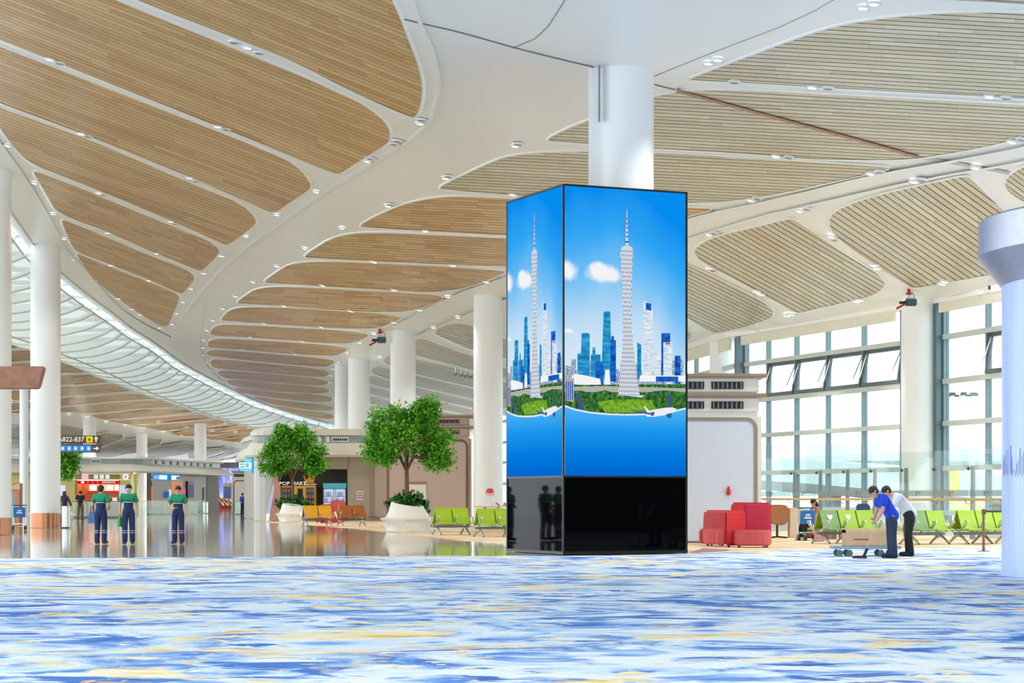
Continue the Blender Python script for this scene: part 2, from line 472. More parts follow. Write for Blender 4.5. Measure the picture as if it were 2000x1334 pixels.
wing = ceiling_sheet('ceiling_left', [x for x in range(-200, 651, 17)], lambda x: lerp_curve(WINGTOP, x), lambda x: 905, 90, zwing, 0.4)

def clip_half(poly, fn):
    out = []; n = len(poly)
    for i in range(n):
        a = poly[i]; b = poly[(i + 1) % n]; fa = fn(a); fb = fn(b)
        if fa >= 0: out.append(a)
        if (fa >= 0) != (fb >= 0):
            t = fa / (fa - fb); out.append((a[0] + (b[0] - a[0]) * t, a[1] + (b[1] - a[1]) * t))
    return out
def area(p):
    return 0.5 * sum(p[i][0] * p[(i + 1) % len(p)][1] - p[(i + 1) % len(p)][0] * p[i][1] for i in range(len(p)))
def dedupe(p, eps=0.25):
    q = []
    for a in p:
        if not q or math.hypot(a[0] - q[-1][0], a[1] - q[-1][1]) > eps: q.append(a)
    while len(q) > 2 and math.hypot(q[0][0] - q[-1][0], q[0][1] - q[-1][1]) <= eps: q.pop()
    return q

def wood_panel(outline, slope, pitch, plen, zf=zmain, parent=None, material=None, single=True, rimw=0.075, smooth=2, gapf=0.13, rim=True):
    """one leaf-shaped timber panel: backing, white rim, planks. slope/pitch: (top, bottom) in sight-line units"""
    parent = parent or ceiling; material = material or OAK; dk = 1.0 if zf is zmain else (2.5 if min(p[1] for p in outline) > 825 else 1.5)
    out = dedupe(chaikin(outline, smooth), 0.6)
    if area(out) < 0: out = out[::-1]
    cx = sum(p[0] for p in out) / len(out); cy = sum(p[1] for p in out) / len(out)
    c0 = ceilpt(cx, cy, 0.0, zf)
    # backing sheet (the dark joint seen between planks)
    root = MB(); xmin = min(p[0] for p in out); xmax = max(p[0] for p in out)
    # triangulate backing in vertical slices so that it follows the surface
    ymin = min(p[1] for p in out); ymax = max(p[1] for p in out)
    ns = max(2, int((xmax - xmin) / 32)); nr = max(1, int((ymax - ymin) / 24))
    for i in range(ns):
        a = xmin + (xmax - xmin) * i / ns; b = xmin + (xmax - xmin) * (i + 1) / ns
        colp = clip_half(clip_half(out, lambda p: p[0] - a), lambda p: b - p[0])
        for j in range(nr):
            c = ymin + (ymax - ymin) * j / nr; d = ymin + (ymax - ymin) * (j + 1) / nr
            if len(colp) < 3: continue
            q = dedupe(clip_half(clip_half(colp, lambda p: p[1] - c), lambda p: d - p[1]))
            if len(q) >= 3 and abs(area(q)) > 1: root.add([ceilpt(x, y, 0.006 * dk, zf) - c0 for x, y in q], [tuple(range(len(q)))])
    pan = root.build('wood_panel', BACKING, parent, loc=c0)
    # rim
    if rim:
        n = len(out); nrm = []
        for i in range(n):
            a = out[i - 1]; b = out[(i + 1) % n]; dx, dy = b[0] - a[0], b[1] - a[1]; l = math.hypot(dx, dy) or 1
            nrm.append((dy / l, -dx / l))
        vs = []
        for i, p in enumerate(out):
            Yd = ceilpt(p[0], p[1], 0, zf).y; w = rimw * F / Yd
            o1 = (p[0] + nrm[i][0] * w * 0.6, p[1] + nrm[i][1] * w * 0.5); o2 = (p[0] + nrm[i][0] * w * 1.6, p[1] + nrm[i][1] * w * 1.1)
            vs += [ceilpt(*p, 0.002, zf) - c0, ceilpt(*p, 0.034 * dk, zf) - c0, ceilpt(*o1, 0.030 * dk, zf) - c0, ceilpt(*o2, -0.01, zf) - c0]
        fs = []
        for i in range(n):
            j = (i + 1) % n
            for k in range(3): fs.append((i * 4 + k, i * 4 + k + 1, j * 4 + k + 1, j * 4 + k))
        r = MB().add(vs, fs).build('panel_rim', CEILW, pan)
    # planks
    xref = cx
    def line(k, t):  # y of joint line k at x
        return k
    m_top, m_bot = slope if isinstance(slope, tuple) else (slope, slope)
    p_top, p_bot = pitch if isinstance(pitch, tuple) else (pitch, pitch)
    ys0 = [p[1] - m_top * (p[0] - xref) for p in out]; ys1 = [p[1] - m_bot * (p[0] - xref) for p in out]
    y0, y1 = min(min(ys0), min(ys1)), max(max(ys0), max(ys1))
    lines = []; y = y0 - 1
    while y < y1 + 12:
        t = min(1, max(0, (y - y0) / max(1, y1 - y0)))
        lines.append((y, m_top + (m_bot - m_top) * t)); y += p_top + (p_bot - p_top) * t
    merged = MB(); count = 0
    if not single: plen = min(plen, 60)
    if not single: material = JOINED[material.name]
    for k in range(len(lines) - 1):
        (ya, ma), (yb, mb_) = lines[k], lines[k + 1]
        g = (yb - ya) * (gapf if material.name.startswith('pale') else gapf * 0.6)
        row = clip_half(clip_half(out, lambda p: p[1] - (ya + g + ma * (p[0] - xref))), lambda p: (yb + mb_ * (p[0] - xref)) - p[1])
        if len(row) < 3 or abs(area(row)) < 3: continue
        rx0 = min(p[0] for p in row); rx1 = max(p[0] for p in row)
        x = rx0 - R.uniform(0, plen)
        while x < rx1:
            L = plen * R.uniform(0.75, 1.3); x2 = x + L
            q = dedupe(clip_half(clip_half(row, lambda p: p[0] - x - 0.25), lambda p: x2 - p[0]))
            x = x2
            if len(q) < 3 or abs(area(q)) < 4: continue
            jit = R.uniform(0, 0.005)
            qx0 = min(p[0] for p in q); qx1 = max(p[0] for p in q); nsl = max(1, int((qx1 - qx0) / 34)); pm = MB()
            for u in range(nsl):
                a = qx0 + (qx1 - qx0) * u / nsl; b = qx0 + (qx1 - qx0) * (u + 1) / nsl
                w = dedupe(clip_half(clip_half(q, lambda p: p[0] - a), lambda p: b - p[0]), 0.12)
                if len(w) < 3: continue
                bot = [ceilpt(e, f, (0.024 + jit) * dk, zf) - c0 for e, f in w]; topv = [ceilpt(e, f, 0.008 * dk, zf) - c0 for e, f in w]
                nn = len(w); fs = [tuple(range(nn)), tuple(range(2 * nn - 1, nn - 1, -1))]
                for ii in range(nn): jj = (ii + 1) % nn; fs.append((ii, jj, jj + nn, ii + nn))
                pm.add(bot + topv, fs)
            if not pm.v: continue
            if single:
                me = bpy.data.meshes.new('plank'); me.from_pydata(pm.v, [], pm.f); me.materials.append(material)
                link(bpy.data.objects.new('plank', me), pan); count += 1
            else: merged.add(pm.v, pm.f)
    if not single and merged.v:
        o = merged.build('plank', material, pan, fixn=False); o['kind'] = 'stuff'
    return pan

PO = DAYLIT_OAK
# big fan on the left
wood_panel([(60, -90), (266, 0), (500, 90), (575, 120), (650, 160), (707, 187), (750, 207), (800, 228), (812, 229), (821, 207), (825, 175), (820, 142), (810, 110), (797, 78), (782, 37), (765, 0), (730, -80), (690, -150), (60, -150)], (0.385, 0.40), (9.0, 6.6), 150, material=OAK)
wood_panel([(-150, -150), (60, -70), (224, 0), (500, 113), (580, 145), (650, 177), (700, 200), (725, 216), (745, 232), (757, 247), (762, 262), (760, 275), (750, 285), (725, 300), (675, 332), (665, 339), (655, 339), (637, 333), (575, 308), (500, 276), (308, 200), (0, 77), (-150, 18)], (0.38, 0.39), (7.4, 6.2), 190)
wood_panel([(-150, 32), (0, 92), (280, 200), (500, 287), (557, 311), (587, 332), (602, 352), (607, 362), (603, 372), (560, 399), (541, 414), (525, 413), (500, 402), (463, 386), (375, 347), (175, 266), (0, 201), (-150, 145)], (0.375, 0.37), (6.6, 5.6), 175)
wood_panel([(-150, 155), (0, 211), (175, 272), (375, 360), (458, 392), (488, 413), (500, 430), (498, 440), (450, 476), (440, 478), (430, 474), (400, 460), (338, 432), (200, 374), (82, 329), (50, 311), (32, 292), (15, 270), (0, 250), (-60, 165), (-150, 150)], (0.36, 0.35), (6.0, 5.0), 150)
wood_panel([(64, 335), (75, 336), (125, 355), (200, 386), (350, 448), (400, 467), (423, 481), (429, 492), (423, 501), (396, 528), (388, 529), (363, 518), (300, 493), (200, 448), (140, 427), (107, 409), (100, 395), (82, 363)], (0.35, 0.35), (5.4, 4.6), 120, single=False)
wood_panel([(120, 430), (130, 431), (200, 460), (300, 503), (338, 516), (370, 530), (380, 541), (377, 550), (358, 573), (351, 573), (300, 550), (213, 515), (153, 493), (140, 480), (125, 443)], (0.34, 0.34), (4.8, 4.0), 100, single=False)
wood_panel([(149, 496), (160, 499), (213, 521), (288, 550), (338, 570), (350, 579), (349, 588), (336, 618), (326, 643), (288, 623), (225, 580), (188, 550), (170, 528), (155, 505)], (0.30, 0.30), (4.2, 3.4), 90, single=False)
# right of the white trunk
wood_panel([(1600, -150), (2190, -150), (2190, 22), (2000, 8), (1925, 3), (1845, 0), (1740, -20), (1640, -80)], 0.06, 9.0, 150, material=PO)
wood_panel([(1345, 155), (1390, 138), (1435, 121), (1500, 97), (1567, 72), (1632, 52), (1707, 39), (1787, 30), (1875, 25), (2000, 25), (2190, 33), (2190, 206), (2000, 192), (1750, 179), (1700, 176), (1575, 169), (1450, 161), (1356, 157)], (0.055, 0.06), (8.6, 7.2), 138, material=PO)
wood_panel([(1066, 274), (1100, 256), (1140, 240), (1210, 212), (1276, 190), (1320, 181), (1350, 178), (1425, 176), (1525, 180), (1700, 189), (1850, 197), (2000, 205), (2190, 218), (2190, 225), (2000, 269), (1925, 287), (1812, 307), (1775, 311), (1725, 313), (1600, 311), (1575, 310), (1450, 299), (1277, 290), (1140, 280), (1085, 276)], (0.055, 0.055), (7.2, 5.8), 140, material=PO)
wood_panel([(857, 367), (890, 350), (965, 315), (995, 306), (1040, 300), (1140, 296), (1277, 298), (1450, 308), (1575, 316), (1700, 325), (1746, 328), (1700, 339), (1630, 354), (1530, 377), (1430, 393), (1367, 396), (1250, 396), (1100, 388), (990, 380), (915, 374), (865, 369)], (0.05, 0.05), (6.2, 5.4), 130, material=PO)
wood_panel([(701, 441), (740, 420), (790, 399), (840, 388), (890, 384), (990, 388), (1150, 396), (1340, 406), (1398, 408), (1367, 416), (1340, 422), (1270, 445), (1200, 466), (1120, 466), (990, 459), (890, 454), (815, 450), (740, 445), (712, 443)], (0.045, 0.05), (5.6, 5.0), 120, single=False)
CEN = [
 ([(591, 502), (625, 480), (640, 471), (660, 463), (690, 457), (740, 455), (815, 458), (990, 466), (1080, 470), (1160, 476), (1110, 500), (1050, 522), (990, 520), (890, 517), (765, 511), (640, 505), (610, 503)], 4.8),
 ([(514, 551), (530, 540), (555, 522), (580, 514), (630, 511), (765, 516), (890, 522), (989, 530), (982, 534), (930, 557), (877, 568), (825, 571), (755, 566), (650, 560), (540, 553)], 4.4),
 ([(461, 592), (478, 579), (497, 566), (530, 561), (580, 561), (730, 569), (877, 577), (843, 594), (805, 606), (768, 610), (680, 607), (530, 596), (480, 593)], 4.0),
 ([(430, 626), (440, 614), (452, 604), (485, 600), (580, 602), (793, 616), (768, 630), (743, 639), (718, 642), (630, 640), (505, 631), (455, 627)], 3.6),
 ([(410, 655), (413, 645), (420, 637), (442, 634), (555, 639), (731, 650), (700, 666), (680, 671), (630, 670), (530, 662), (455, 657)], 3.4),
 ([(404, 676), (409, 665), (430, 661), (505, 665), (686, 677), (668, 691), (650, 695), (580, 692), (480, 684), (417, 679)], 3.2),
 ([(403, 693), (406, 685), (425, 683), (530, 691), (659, 702), (645, 715), (625, 717), (505, 706), (430, 697)], 3.2),
 ([(410, 703), (430, 702), (530, 711), (644, 723), (640, 735), (618, 737), (505, 727), (430, 720), (414, 717)], 3.2),
 ([(420, 723), (480, 726), (640, 741), (641, 754), (555, 750), (480, 742), (435, 739)], 3.0),
 ([(437, 740), (505, 746), (641, 757), (645, 769), (555, 767), (480, 757), (452, 753)], 3.0),
 ([(455, 755), (530, 765), (646, 772), (652, 788), (555, 780), (480, 769), (462, 766)], 3.0),
 ([(486, 772), (560, 784), (652, 792), (652, 804), (570, 797), (510, 784)], 3.0),
 ([(530, 791), (600, 803), (652, 808), (652, 820), (600, 814), (550, 800)], 3.0)]
for o_, p_ in CEN: wood_panel(o_, 0.055 if p_ > 3.3 else 0.085, p_, 110, single=False, rimw=0.09)
# window side
wood_panel([(1962, 364), (1966, 350), (1980, 336), (2010, 322), (2190, 285), (2190, 520), (2100, 455), (2020, 405), (1975, 380)], (0.74, 0.74), (12.0, 11.0), 120, material=PO)
wood_panel([(1619, 437), (1624, 420), (1643, 407), (1680, 392), (1755, 372), (1830, 356), (1884, 344), (1896, 348), (1940, 393), (2000, 448), (2040, 484), (2046, 500), (2020, 518), (1945, 535), (1830, 555), (1787, 563), (1772, 557), (1717, 522), (1655, 480), (1627, 455)], (0.72, 0.66), (13.0, 11.0), 90, material=PO)
wood_panel([(1356, 493), (1360, 485), (1375, 473), (1405, 461), (1480, 443), (1538, 429), (1548, 428), (1557, 433), (1605, 465), (1680, 515), (1711, 533), (1727, 548), (1727, 560), (1713, 573), (1680, 584), (1605, 600), (1567, 610), (1553, 610), (1530, 597), (1455, 555), (1393, 523), (1367, 508)], (0.60, 0.54), (10.0, 8.4), 80, material=PO)
wood_panel([(1205, 500), (1225, 480), (1260, 474), (1300, 495), (1341, 518), (1380, 535), (1430, 558), (1480, 584), (1504, 600), (1512, 612), (1505, 621), (1480, 631), (1435, 643), (1400, 650), (1388, 648), (1345, 622), (1280, 575), (1220, 530)], (0.50, 0.46), (7.6, 6.6), 70, material=PO)
wood_panel([(1140, 560), (1160, 545), (1200, 555), (1280, 598), (1330, 632), (1349, 648), (1351, 660), (1330, 670), (1250, 690), (1200, 650)], 0.42, 5.5, 60, material=PO, single=False)
VP = [([(849, 649), (860, 639), (895, 630), (930, 638), (1000, 665), (1000, 706), (923, 684), (877, 664), (856, 655)], 4.5),
      ([(800, 670), (813, 663), (828, 661), (850, 671), (923, 696), (1000, 722), (1000, 744), (923, 722), (813, 695), (803, 690)], 4.2),
      ([(748, 704), (755, 696), (766, 694), (813, 701), (923, 727), (1000, 748), (1000, 776), (923, 755), (813, 731), (762, 715)], 4.0),
      ([(724, 726), (735, 714), (762, 720), (813, 734), (923, 760), (1000, 780), (1000, 798), (923, 778), (813, 754), (762, 741), (735, 732)], 3.6),
      ([(718, 734), (762, 745), (813, 757), (923, 783), (1000, 801), (1000, 815), (923, 796), (813, 772), (762, 760), (718, 749)], 3.4),
      ([(715, 753), (762, 764), (813, 776), (923, 800), (960, 808), (960, 818), (923, 812), (813, 790), (762, 779), (715, 768)], 3.2),
      ([(715, 772), (813, 794), (923, 816), (950, 822), (950, 836), (923, 830), (813, 808), (715, 786)], 3.0),
      ([(715, 790), (813, 812), (923, 835), (923, 847), (813, 825), (715, 802)], 3.0)]
for o_, p_ in VP: wood_panel(o_, 0.24, p_, 90, single=False, material=PO, rimw=0.09)
# far wing beyond the skylight
LW = [[(-90, 640), (-40, 650), (18, 660), (56, 675), (18, 681), (-90, 690)],
      [(-90, 695), (58, 682), (95, 690), (116, 699), (58, 704), (-90, 714)],
      [(-90, 719), (58, 709), (125, 703), (150, 713), (184, 726), (116, 729), (-90, 744)],
      [(-90, 750), (116, 733), (195, 731), (215, 738), (240, 744), (116, 753), (-90, 768)],
      [(-90, 774), (116, 757), (245, 748), (265, 755), (284, 761), (116, 775), (-90, 792)],
      [(-90, 797), (116, 780), (288, 766), (330, 778), (250, 780), (116, 793), (10, 803), (-90, 806)],
      [(40, 805), (116, 797), (250, 784), (340, 782), (372, 791), (160, 808), (116, 807)],
      [(160, 811), (374, 795), (410, 803), (195, 821), (175, 816)],
      [(200, 824), (412, 807), (447, 813), (255, 832)],
      [(262, 834), (450, 817), (500, 824), (310, 843)],
      [(318, 846), (510, 828), (565, 836), (375, 853)],
      [(382, 855), (500, 844), (600, 846), (480, 866)]]
for o_ in LW: wood_panel(o_, -0.085, 3.2, 110, zf=zwing, parent=wing, single=False, rimw=0.16, smooth=1)
LB = [[(-120, 850), (40, 832), (110, 829), (185, 841), (118, 867), (20, 893), (-120, 893)],
      [(130, 868), (195, 843), (255, 851), (200, 871), (140, 891), (60, 893)],
      [(150, 893), (205, 874), (262, 853), (335, 860), (240, 892)],
      [(250, 893), (342, 862), (410, 870), (340, 893)],
      [(350, 893), (418, 872), (495, 882), (470, 893), (420, 902)]]
for o_ in LB: wood_panel(o_, -0.30, 3.4, 80, zf=zwing, parent=wing, single=False, material=PO, rimw=0.16, smooth=1)

def ceil_ribbon(name, pts, w, drop, m, parent, zf=zmain, smooth=1, top=-0.02):
    """raised bead running over the ceiling; w in metres"""
    pts = dens(chaikin(pts, smooth, closed=False), 18); mb = MB(); c0 = ceilpt(*pts[0], 0, zf); vs = []
    n = len(pts)
    for i, p in enumerate(pts):
        a = pts[max(0, i - 1)]; b = pts[min(n - 1, i + 1)]; dx, dy = b[0] - a[0], b[1] - a[1]; l = math.hypot(dx, dy) or 1
        h = 0.5 * w * F / ceilpt(*p, 0, zf).y; nx, ny = -dy / l * h, dx / l * h * 0.7
        A = (p[0] + nx, p[1] + ny); B = (p[0] - nx, p[1] - ny)
        vs += [ceilpt(*A, top, zf) - c0, ceilpt(*A, drop, zf) - c0, ceilpt(*B, drop, zf) - c0, ceilpt(*B, top, zf) - c0]
    fs = [(0, 1, 2, 3), (4 * n - 1, 4 * n - 2, 4 * n - 3, 4 * n - 4)]
    for i in range(n - 1):
        for k in range(4):
            k2 = (k + 1) % 4; fs.append((i * 4 + k, (i + 1) * 4 + k, (i + 1) * 4 + k2, i * 4 + k2))
    o = mb.add(vs, fs).build(name, m, parent, loc=c0)
    return o
ceil_ribbon('edge_bead', [(780, -80), (806, 5), (820, 45), (845, 97), (857, 150), (857, 190), (838, 243), (800, 275), (725, 322), (640, 372), (560, 428), (500, 470), (440, 520), (385, 580), (350, 630), (335, 658)], 0.10, 0.045, CEILW, ceiling)
ceil_ribbon('edge_bead', [(-150, 90), (-60, 200), (0, 282), (50, 350), (100, 432), (122, 482), (170, 532), (225, 597), (275, 632), (333, 660)], 0.12, 0.05, CEILW, ceiling)
ceil_ribbon('edge_bead', [(2190, 245), (2000, 290), (1850, 318), (1700, 344), (1530, 388), (1340, 427), (1150, 492), (985, 543), (880, 578), (755, 646), (680, 698), (658, 720), (653, 742)], 0.10, 0.045, CEILW, ceiling)
ceil_ribbon('edge_bead', [(2190, 275), (2000, 318), (1805, 350), (1580, 402), (1480, 424), (1341, 468), (1150, 530), (985, 585), (880, 627), (813, 656), (763, 688), (725, 718)], 0.08, 0.04, CEILW, ceiling)
ceil_ribbon('edge_bead', [(400, 600), (388, 650), (390, 690), (405, 720), (440, 752)], 0.12, 0.045, CEILW, ceiling)
ceil_ribbon('edge_bead', SKYEDGE[1:], 0.30, 0.05, CEILW, ceiling)
ceil_ribbon('edge_bead', WINGTOP, 0.45, 0.05, CEILW, wing, zf=zwing)
ceil_ribbon('edge_bead', [(-100, 815), (116, 810), (155, 811), (195, 824), (255, 835), (375, 855), (475, 869), (520, 875)], 0.9, 0.05, CEILW, wing, zf=zwing)
# dark brown curtain track and its pale groove across the right panels
ceil_ribbon('curtain_track', [(1322, 178), (1420, 205), (1560, 243), (1700, 281), (1794, 308)], 0.10, 0.05, mat('track_brown', (170, 134, 102), 0.5), ceiling)
ceil_ribbon('ceiling_joint', [(780, 36), (820, 46), (900, 64), (1000, 93), (1100, 118), (1160, 132)], 0.03, 0.012, MGREY, ceiling)
ceil_ribbon('ceiling_joint', [(1278, 166), (1318, 176)], 0.03, 0.012, MGREY, ceiling)
ceil_ribbon('ceiling_joint', [(1794, 308), (1850, 316), (1970, 338)], 0.12, 0.012, mat('joint_grey', (186, 192, 190), 0.5), ceiling)
ceil_ribbon('ceiling_joint', [(1000, 95), (1060, 70), (1110, -10)], 0.02, 0.008, MGREY, ceiling)
ceil_ribbon('ceiling_joint', [(1277, 150), (1400, 100), (1560, 40), (1680, -30)], 0.02, 0.008, mat('joint_grey', (186, 192, 190), 0.5), ceiling)

# the hall's roof goes on over the carpet, above and behind the camera
tag(box('ceiling_near', -45, 45, -30, 38.5, 13.0, 13.4, CEILW), kind='structure')

# ------------------------------------------------------------------ floors
def plan_poly(name, pts, z0, z1, m):
    mb = MB().prism(pts, lambda x, y: (x, y, z1), lambda x, y: (x, y, z0))
    return tag(mb.build(name, m), kind='structure')
plan_poly('floor', [(-70, 8), (40, 8), (40, 120), (25, 420), (-110, 420)], -0.3, -0.012, POLISH)
carp = [fl(-600, 1091), fl(0, 1091), fl(500, 1087), fl(1000, 1085), fl(1102, 1086), fl(1346, 1082), fl(1420, 1076), fl(1700, 1071), fl(1960, 1068), fl(2700, 1060)]
plan_poly('floor_carpet', [(-16, 9), (16, 9), (24, 30)] + [(x, y) for x, y in reversed(carp)] + [(-24, 30)], -0.2, 0.0, CARPET)
sandR = [fl(1346, 1082), fl(1420, 1076), fl(1700, 1071), fl(1960, 1068), fl(2700, 1060), (30, 72), (17.5, 73), (14.6, 80), (9.5, 93), (5, 105), (1.6, 100), (1.6, 70), fl(1300, 1070)]
plan_poly('floor_carpet_sand', sandR, -0.2, -0.004, CARPETW)
sandC = [fl(505, 1019), fl(600, 1025), fl(700, 1033), fl(800, 1044), fl(900, 1055), fl(1010, 1065), (1.3, 75), (0.5, 130), (-13, 140), fl(500, 1014)]
plan_poly('floor_carpet_amber', sandC, -0.2, -0.005, CARPETW)
plan_poly('floor_kerb', [fl(1346, 1080), fl(1372, 1071), fl(1425, 1073), fl(1420, 1076.5)], -0.1, 0.004, mat('kerb_rose', (168, 120, 110), 0.6))

# ------------------------------------------------------------------ columns
def column(px, Yc, dia, topdrop, label, base=None, zt=None, group=None):
    X = px2x(px, Yc); r = dia / 2
    root = empty('column', (X, Yc, 0), label=label, cat='column', group=group)
    s = MB().lathe([(r, 0), (r, zt)], 40).build('shaft', COLW, root); autosmooth(s)
    if base:
        b = MB().lathe([(r + 0.015, 0), (r + 0.015, base), (r, base)], 40, cap=False).build('base_cladding', COPPER, root); autosmooth(b)
    return root
column(-14, 76.3, 1.33, 0, 'white round column at the far left edge with copper foot', base=0.62, zt=13.6)
column(89, 94.3, 1.33, 0, 'white round column with copper foot beside the steel bin', base=0.66, zt=13.1)
kc = column(1222.5, 52.0, 1.38, 0, 'thick white column rising out of the big display tower', zt=12.4)
box('duct_cover', -0.92, -0.55, -0.25, 0.25, 8.8, 12.4, COLW, kc, bevel=0.02)
box('cover_joint', -0.70, -0.66, -0.56, -0.40, 10.6, 12.2, MGREY, kc)
column(953.5, 95.7, 1.34, 0, 'white column standing just left of the display tower', zt=11.2)
column(787, 110.6, 1.34, 0, 'white column behind the crown of the larger tree', zt=10.8)
column(701, 131.6, 1.36, 0, 'white column above the shop block behind the smaller tree', zt=10.6)
column(667, 140.0, 0.9, 0, 'slim pale column tucked behind the column over the shop block', zt=10.8)
column(1797, 76.7, 1.36, 0, 'white column between the two big window bays', zt=9.2)
column(1414, 95.0, 1.30, 0, 'white column left of the first window bay', zt=9.2)
column(47, 150.0, 0.62, 0, 'thin white column seen past the copper-footed column', zt=9.6)
column(175, 222.0, 1.35, 0, 'far white column above the food shop, leftmost of three', zt=10.2)
column(277, 262.0, 1.35, 0, 'far white column above the food shop, middle of three', zt=10.2)
column(391, 250.0, 1.40, 0, 'far white column above the food shop, rightmost of three', zt=10.2)

# ------------------------------------------------------------------ outer walls, windows, outdoors
def window_bay(name, A, B, zs, fr, zhead, awn=None, jamb=0.0, sill=0.0):
    """A,B plan ends (left,right), zs transom heights, fr mullion fractions, awn: panes of one row that stand open"""
    ax, ay = A; bx, by = B; L = math.hypot(bx - ax, by - ay); rz = math.atan2(by - ay, bx - ax)
    root = empty(name, (ax, ay, 0), rz, kind='structure')
    H = zhead
    rows = [sill] + list(zs) + [H]
    cols = [0.0] + list(fr) + [1.0]
    for f in cols: box('mullion', f * L - 0.045, f * L + 0.045, -0.12, 0.10, 0, H, FRAME, root)
    for z in rows: box('transom', 0, L, -0.16, 0.08, z - 0.09, z + 0.09, FRAMEL, root)
    for i in range(len(rows) - 1):
        for j in range(len(cols) - 1):
            x0, x1 = cols[j] * L + 0.045, cols[j + 1] * L - 0.045; z0, z1 = rows[i] + 0.09, rows[i + 1] - 0.09
            if x1 - x0 < 0.15: continue
            if awn and i == awn[0] and j in awn[1]:
                sash = empty('open_sash', ((x0 + x1) / 2, 0.02, z1), parent=root); w = (x1 - x0) / 2; h = z1 - z0
                sash.rotation_euler = (math.radians(-9), 0, 0)
                m = MB()
                for a in ((-w, -w + 0.13, -h, 0), (w - 0.13, w, -h, 0), (-w + 0.13, w - 0.13, -h, -h + 0.14), (-w + 0.13, w - 0.13, -0.13, 0)):
                    m.box(a[0], a[1], 0.0, 0.10, a[2], a[3])
                m.build('sash_frame', mat('sash_dark', (92, 108, 112), 0.45, 0.2), sash)
                box('pane', -w + 0.12, w - 0.12, 0.035, 0.055, -h + 0.12, -0.12, GLASS, sash)
                for sx in (-w + 0.10, w - 0.10):
                    MB().tube([(sx, 0.0, -0.15), (sx - 0.10 * (1 if sx > 0 else -1), -0.22, -h * 0.78)], 0.028, 6).build('stay', ALU, sash)
            else:
                box('pane', x0, x1, -0.01, 0.01, z0, z1, GLASS, root)
    if jamb:
        box('jamb_post', -jamb, -0.06, -0.35, 0.12, 0, H + 0.05, mat('post_teal_grey', (96, 124, 134), 0.45, 0.3), root)
    # roller blinds at the head
    nb = len(cols) - 1
    for j in range(nb):
        x0, x1 = cols[j] * L, cols[j + 1] * L
        if x1 - x0 < 0.3: continue
        box('roller_blind', x0 + 0.07, x1 - 0.07, -0.34, -0.26, H - 0.62, H + 0.12, BLIND, root)
    return root
def wpt(px, Y): return (px2x(px, Y), Y)
ZT = [0.80, 2.41, 4.03, 5.56, 7.17]
window_bay('window_1', wpt(1459, 91.6), wpt(1764, 78.9), ZT, [0.16, 0.355, 0.56, 0.78], 8.62, awn=(4, (1, 2, 3, 4)), jamb=0.34)
window_bay('window_2', wpt(1848, 75.9), wpt(2080, 68.0), ZT, [0.385, 0.69], 8.66, awn=(4, (1,)), jamb=0.34)
window_bay('window_3', wpt(1180, 122.0), wpt(1440, 92.4), ZT, [0.2, 0.4, 0.6, 0.75, 0.9], 8.5)
window_bay('window_4', wpt(930, 175.0), wpt(1180, 122.0), ZT, [0.2, 0.4, 0.6, 0.8], 8.7)
window_bay('window_5', wpt(-60, 255.0), wpt(70, 262.0), [2.0, 4.2, 6.4], [0.25, 0.5, 0.75], 8.8)
# white kerb under the windows
MB().sweep([(0, 0), (0.5, 0), (0.5, 0.42), (0, 0.42)], [wpt(1180, 121.4), wpt(1440, 91.8), wpt(1764, 78.3), wpt(1848, 75.3), wpt(2080, 67.4)]).build('baseboard_right', WHITE)['kind'] = 'structure'
MB().sweep([(0, 8.4), (0.6, 8.4), (0.6, 9.2), (0, 9.2)], [wpt(1180, 122), wpt(1440, 92.6), wpt(1764, 79.3), wpt(1848, 76.4), wpt(2080, 68.4)]).build('trim_1', CEILW)['kind'] = 'structure'
# far end wall and left side wall
tag(box('wall_right', 25, 25.5, -25, 47, 0, 13.0, mat('dark_bronze_wall', (70, 60, 54), 0.6, var=0.1)), kind='structure')
tag(box('wall_back', -75, 8, 345, 346, 0, 5.2, CREAM), kind='structure')
# outdoors
tag(box('ground', 14, 320, 60, 520, -2.2, -2.0, mat('apron_concrete', (205, 210, 208), 0.9, var=0.08, scale=0.05)), kind='structure')
OUTC = mat('hazed_concrete', (206, 214, 216), 0.85, var=0.06, scale=0.3)  # pale outdoor haze is mixed into this concrete colour
def viaduct(pts, zs, w, label, th=0.9):
    root = empty('road_viaduct', (pts[0][0], pts[0][1], 0), label=label, cat='viaduct')
    o = Vector((pts[0][0], pts[0][1], 0)); vs = []; n = len(pts); prof = [(-w, 0.9), (-w, -th * 0.5), (-w * 0.6, -th), (w * 0.6, -th), (w, -th * 0.5), (w, 0.9), (w - 0.3, 0.9), (w - 0.3, 0), (-w + 0.3, 0), (-w + 0.3, 0.9)]
    for i, p in enumerate(pts):
        a = Vector(pts[max(0, i - 1)]); b = Vector(pts[min(n - 1, i + 1)]); d = (b - a).normalized(); nn = Vector((d.y, -d.x))
        for (q, z) in prof: vs.append((p[0] + nn.x * q - o.x, p[1] + nn.y * q - o.y, zs[i] + z))
    m = len(prof); fs = []
    for i in range(n - 1):
        for k in range(m): fs.append((i * m + k, i * m + (k + 1) % m, (i + 1) * m + (k + 1) % m, (i + 1) * m + k))
    fs += [tuple(range(m)), tuple(range(n * m - 1, (n - 1) * m - 1, -1))]
    MB().add(vs, fs).build('deck', OUTC, root)
    for i in range(1, n - 1):
        MB().lathe([(0.8, -2.0), (0.8, zs[i] - th)], 14, pts[i][0] - o.x, pts[i][1] - o.y).build('pier', OUTC, root)
    return root
viaduct([(30, 235), (45, 222), (62, 205), (80, 185), (100, 160)], [6.2, 6.0, 5.6, 5.0, 4.6], 5.0, 'upper road viaduct passing high behind the window panes', 1.6)
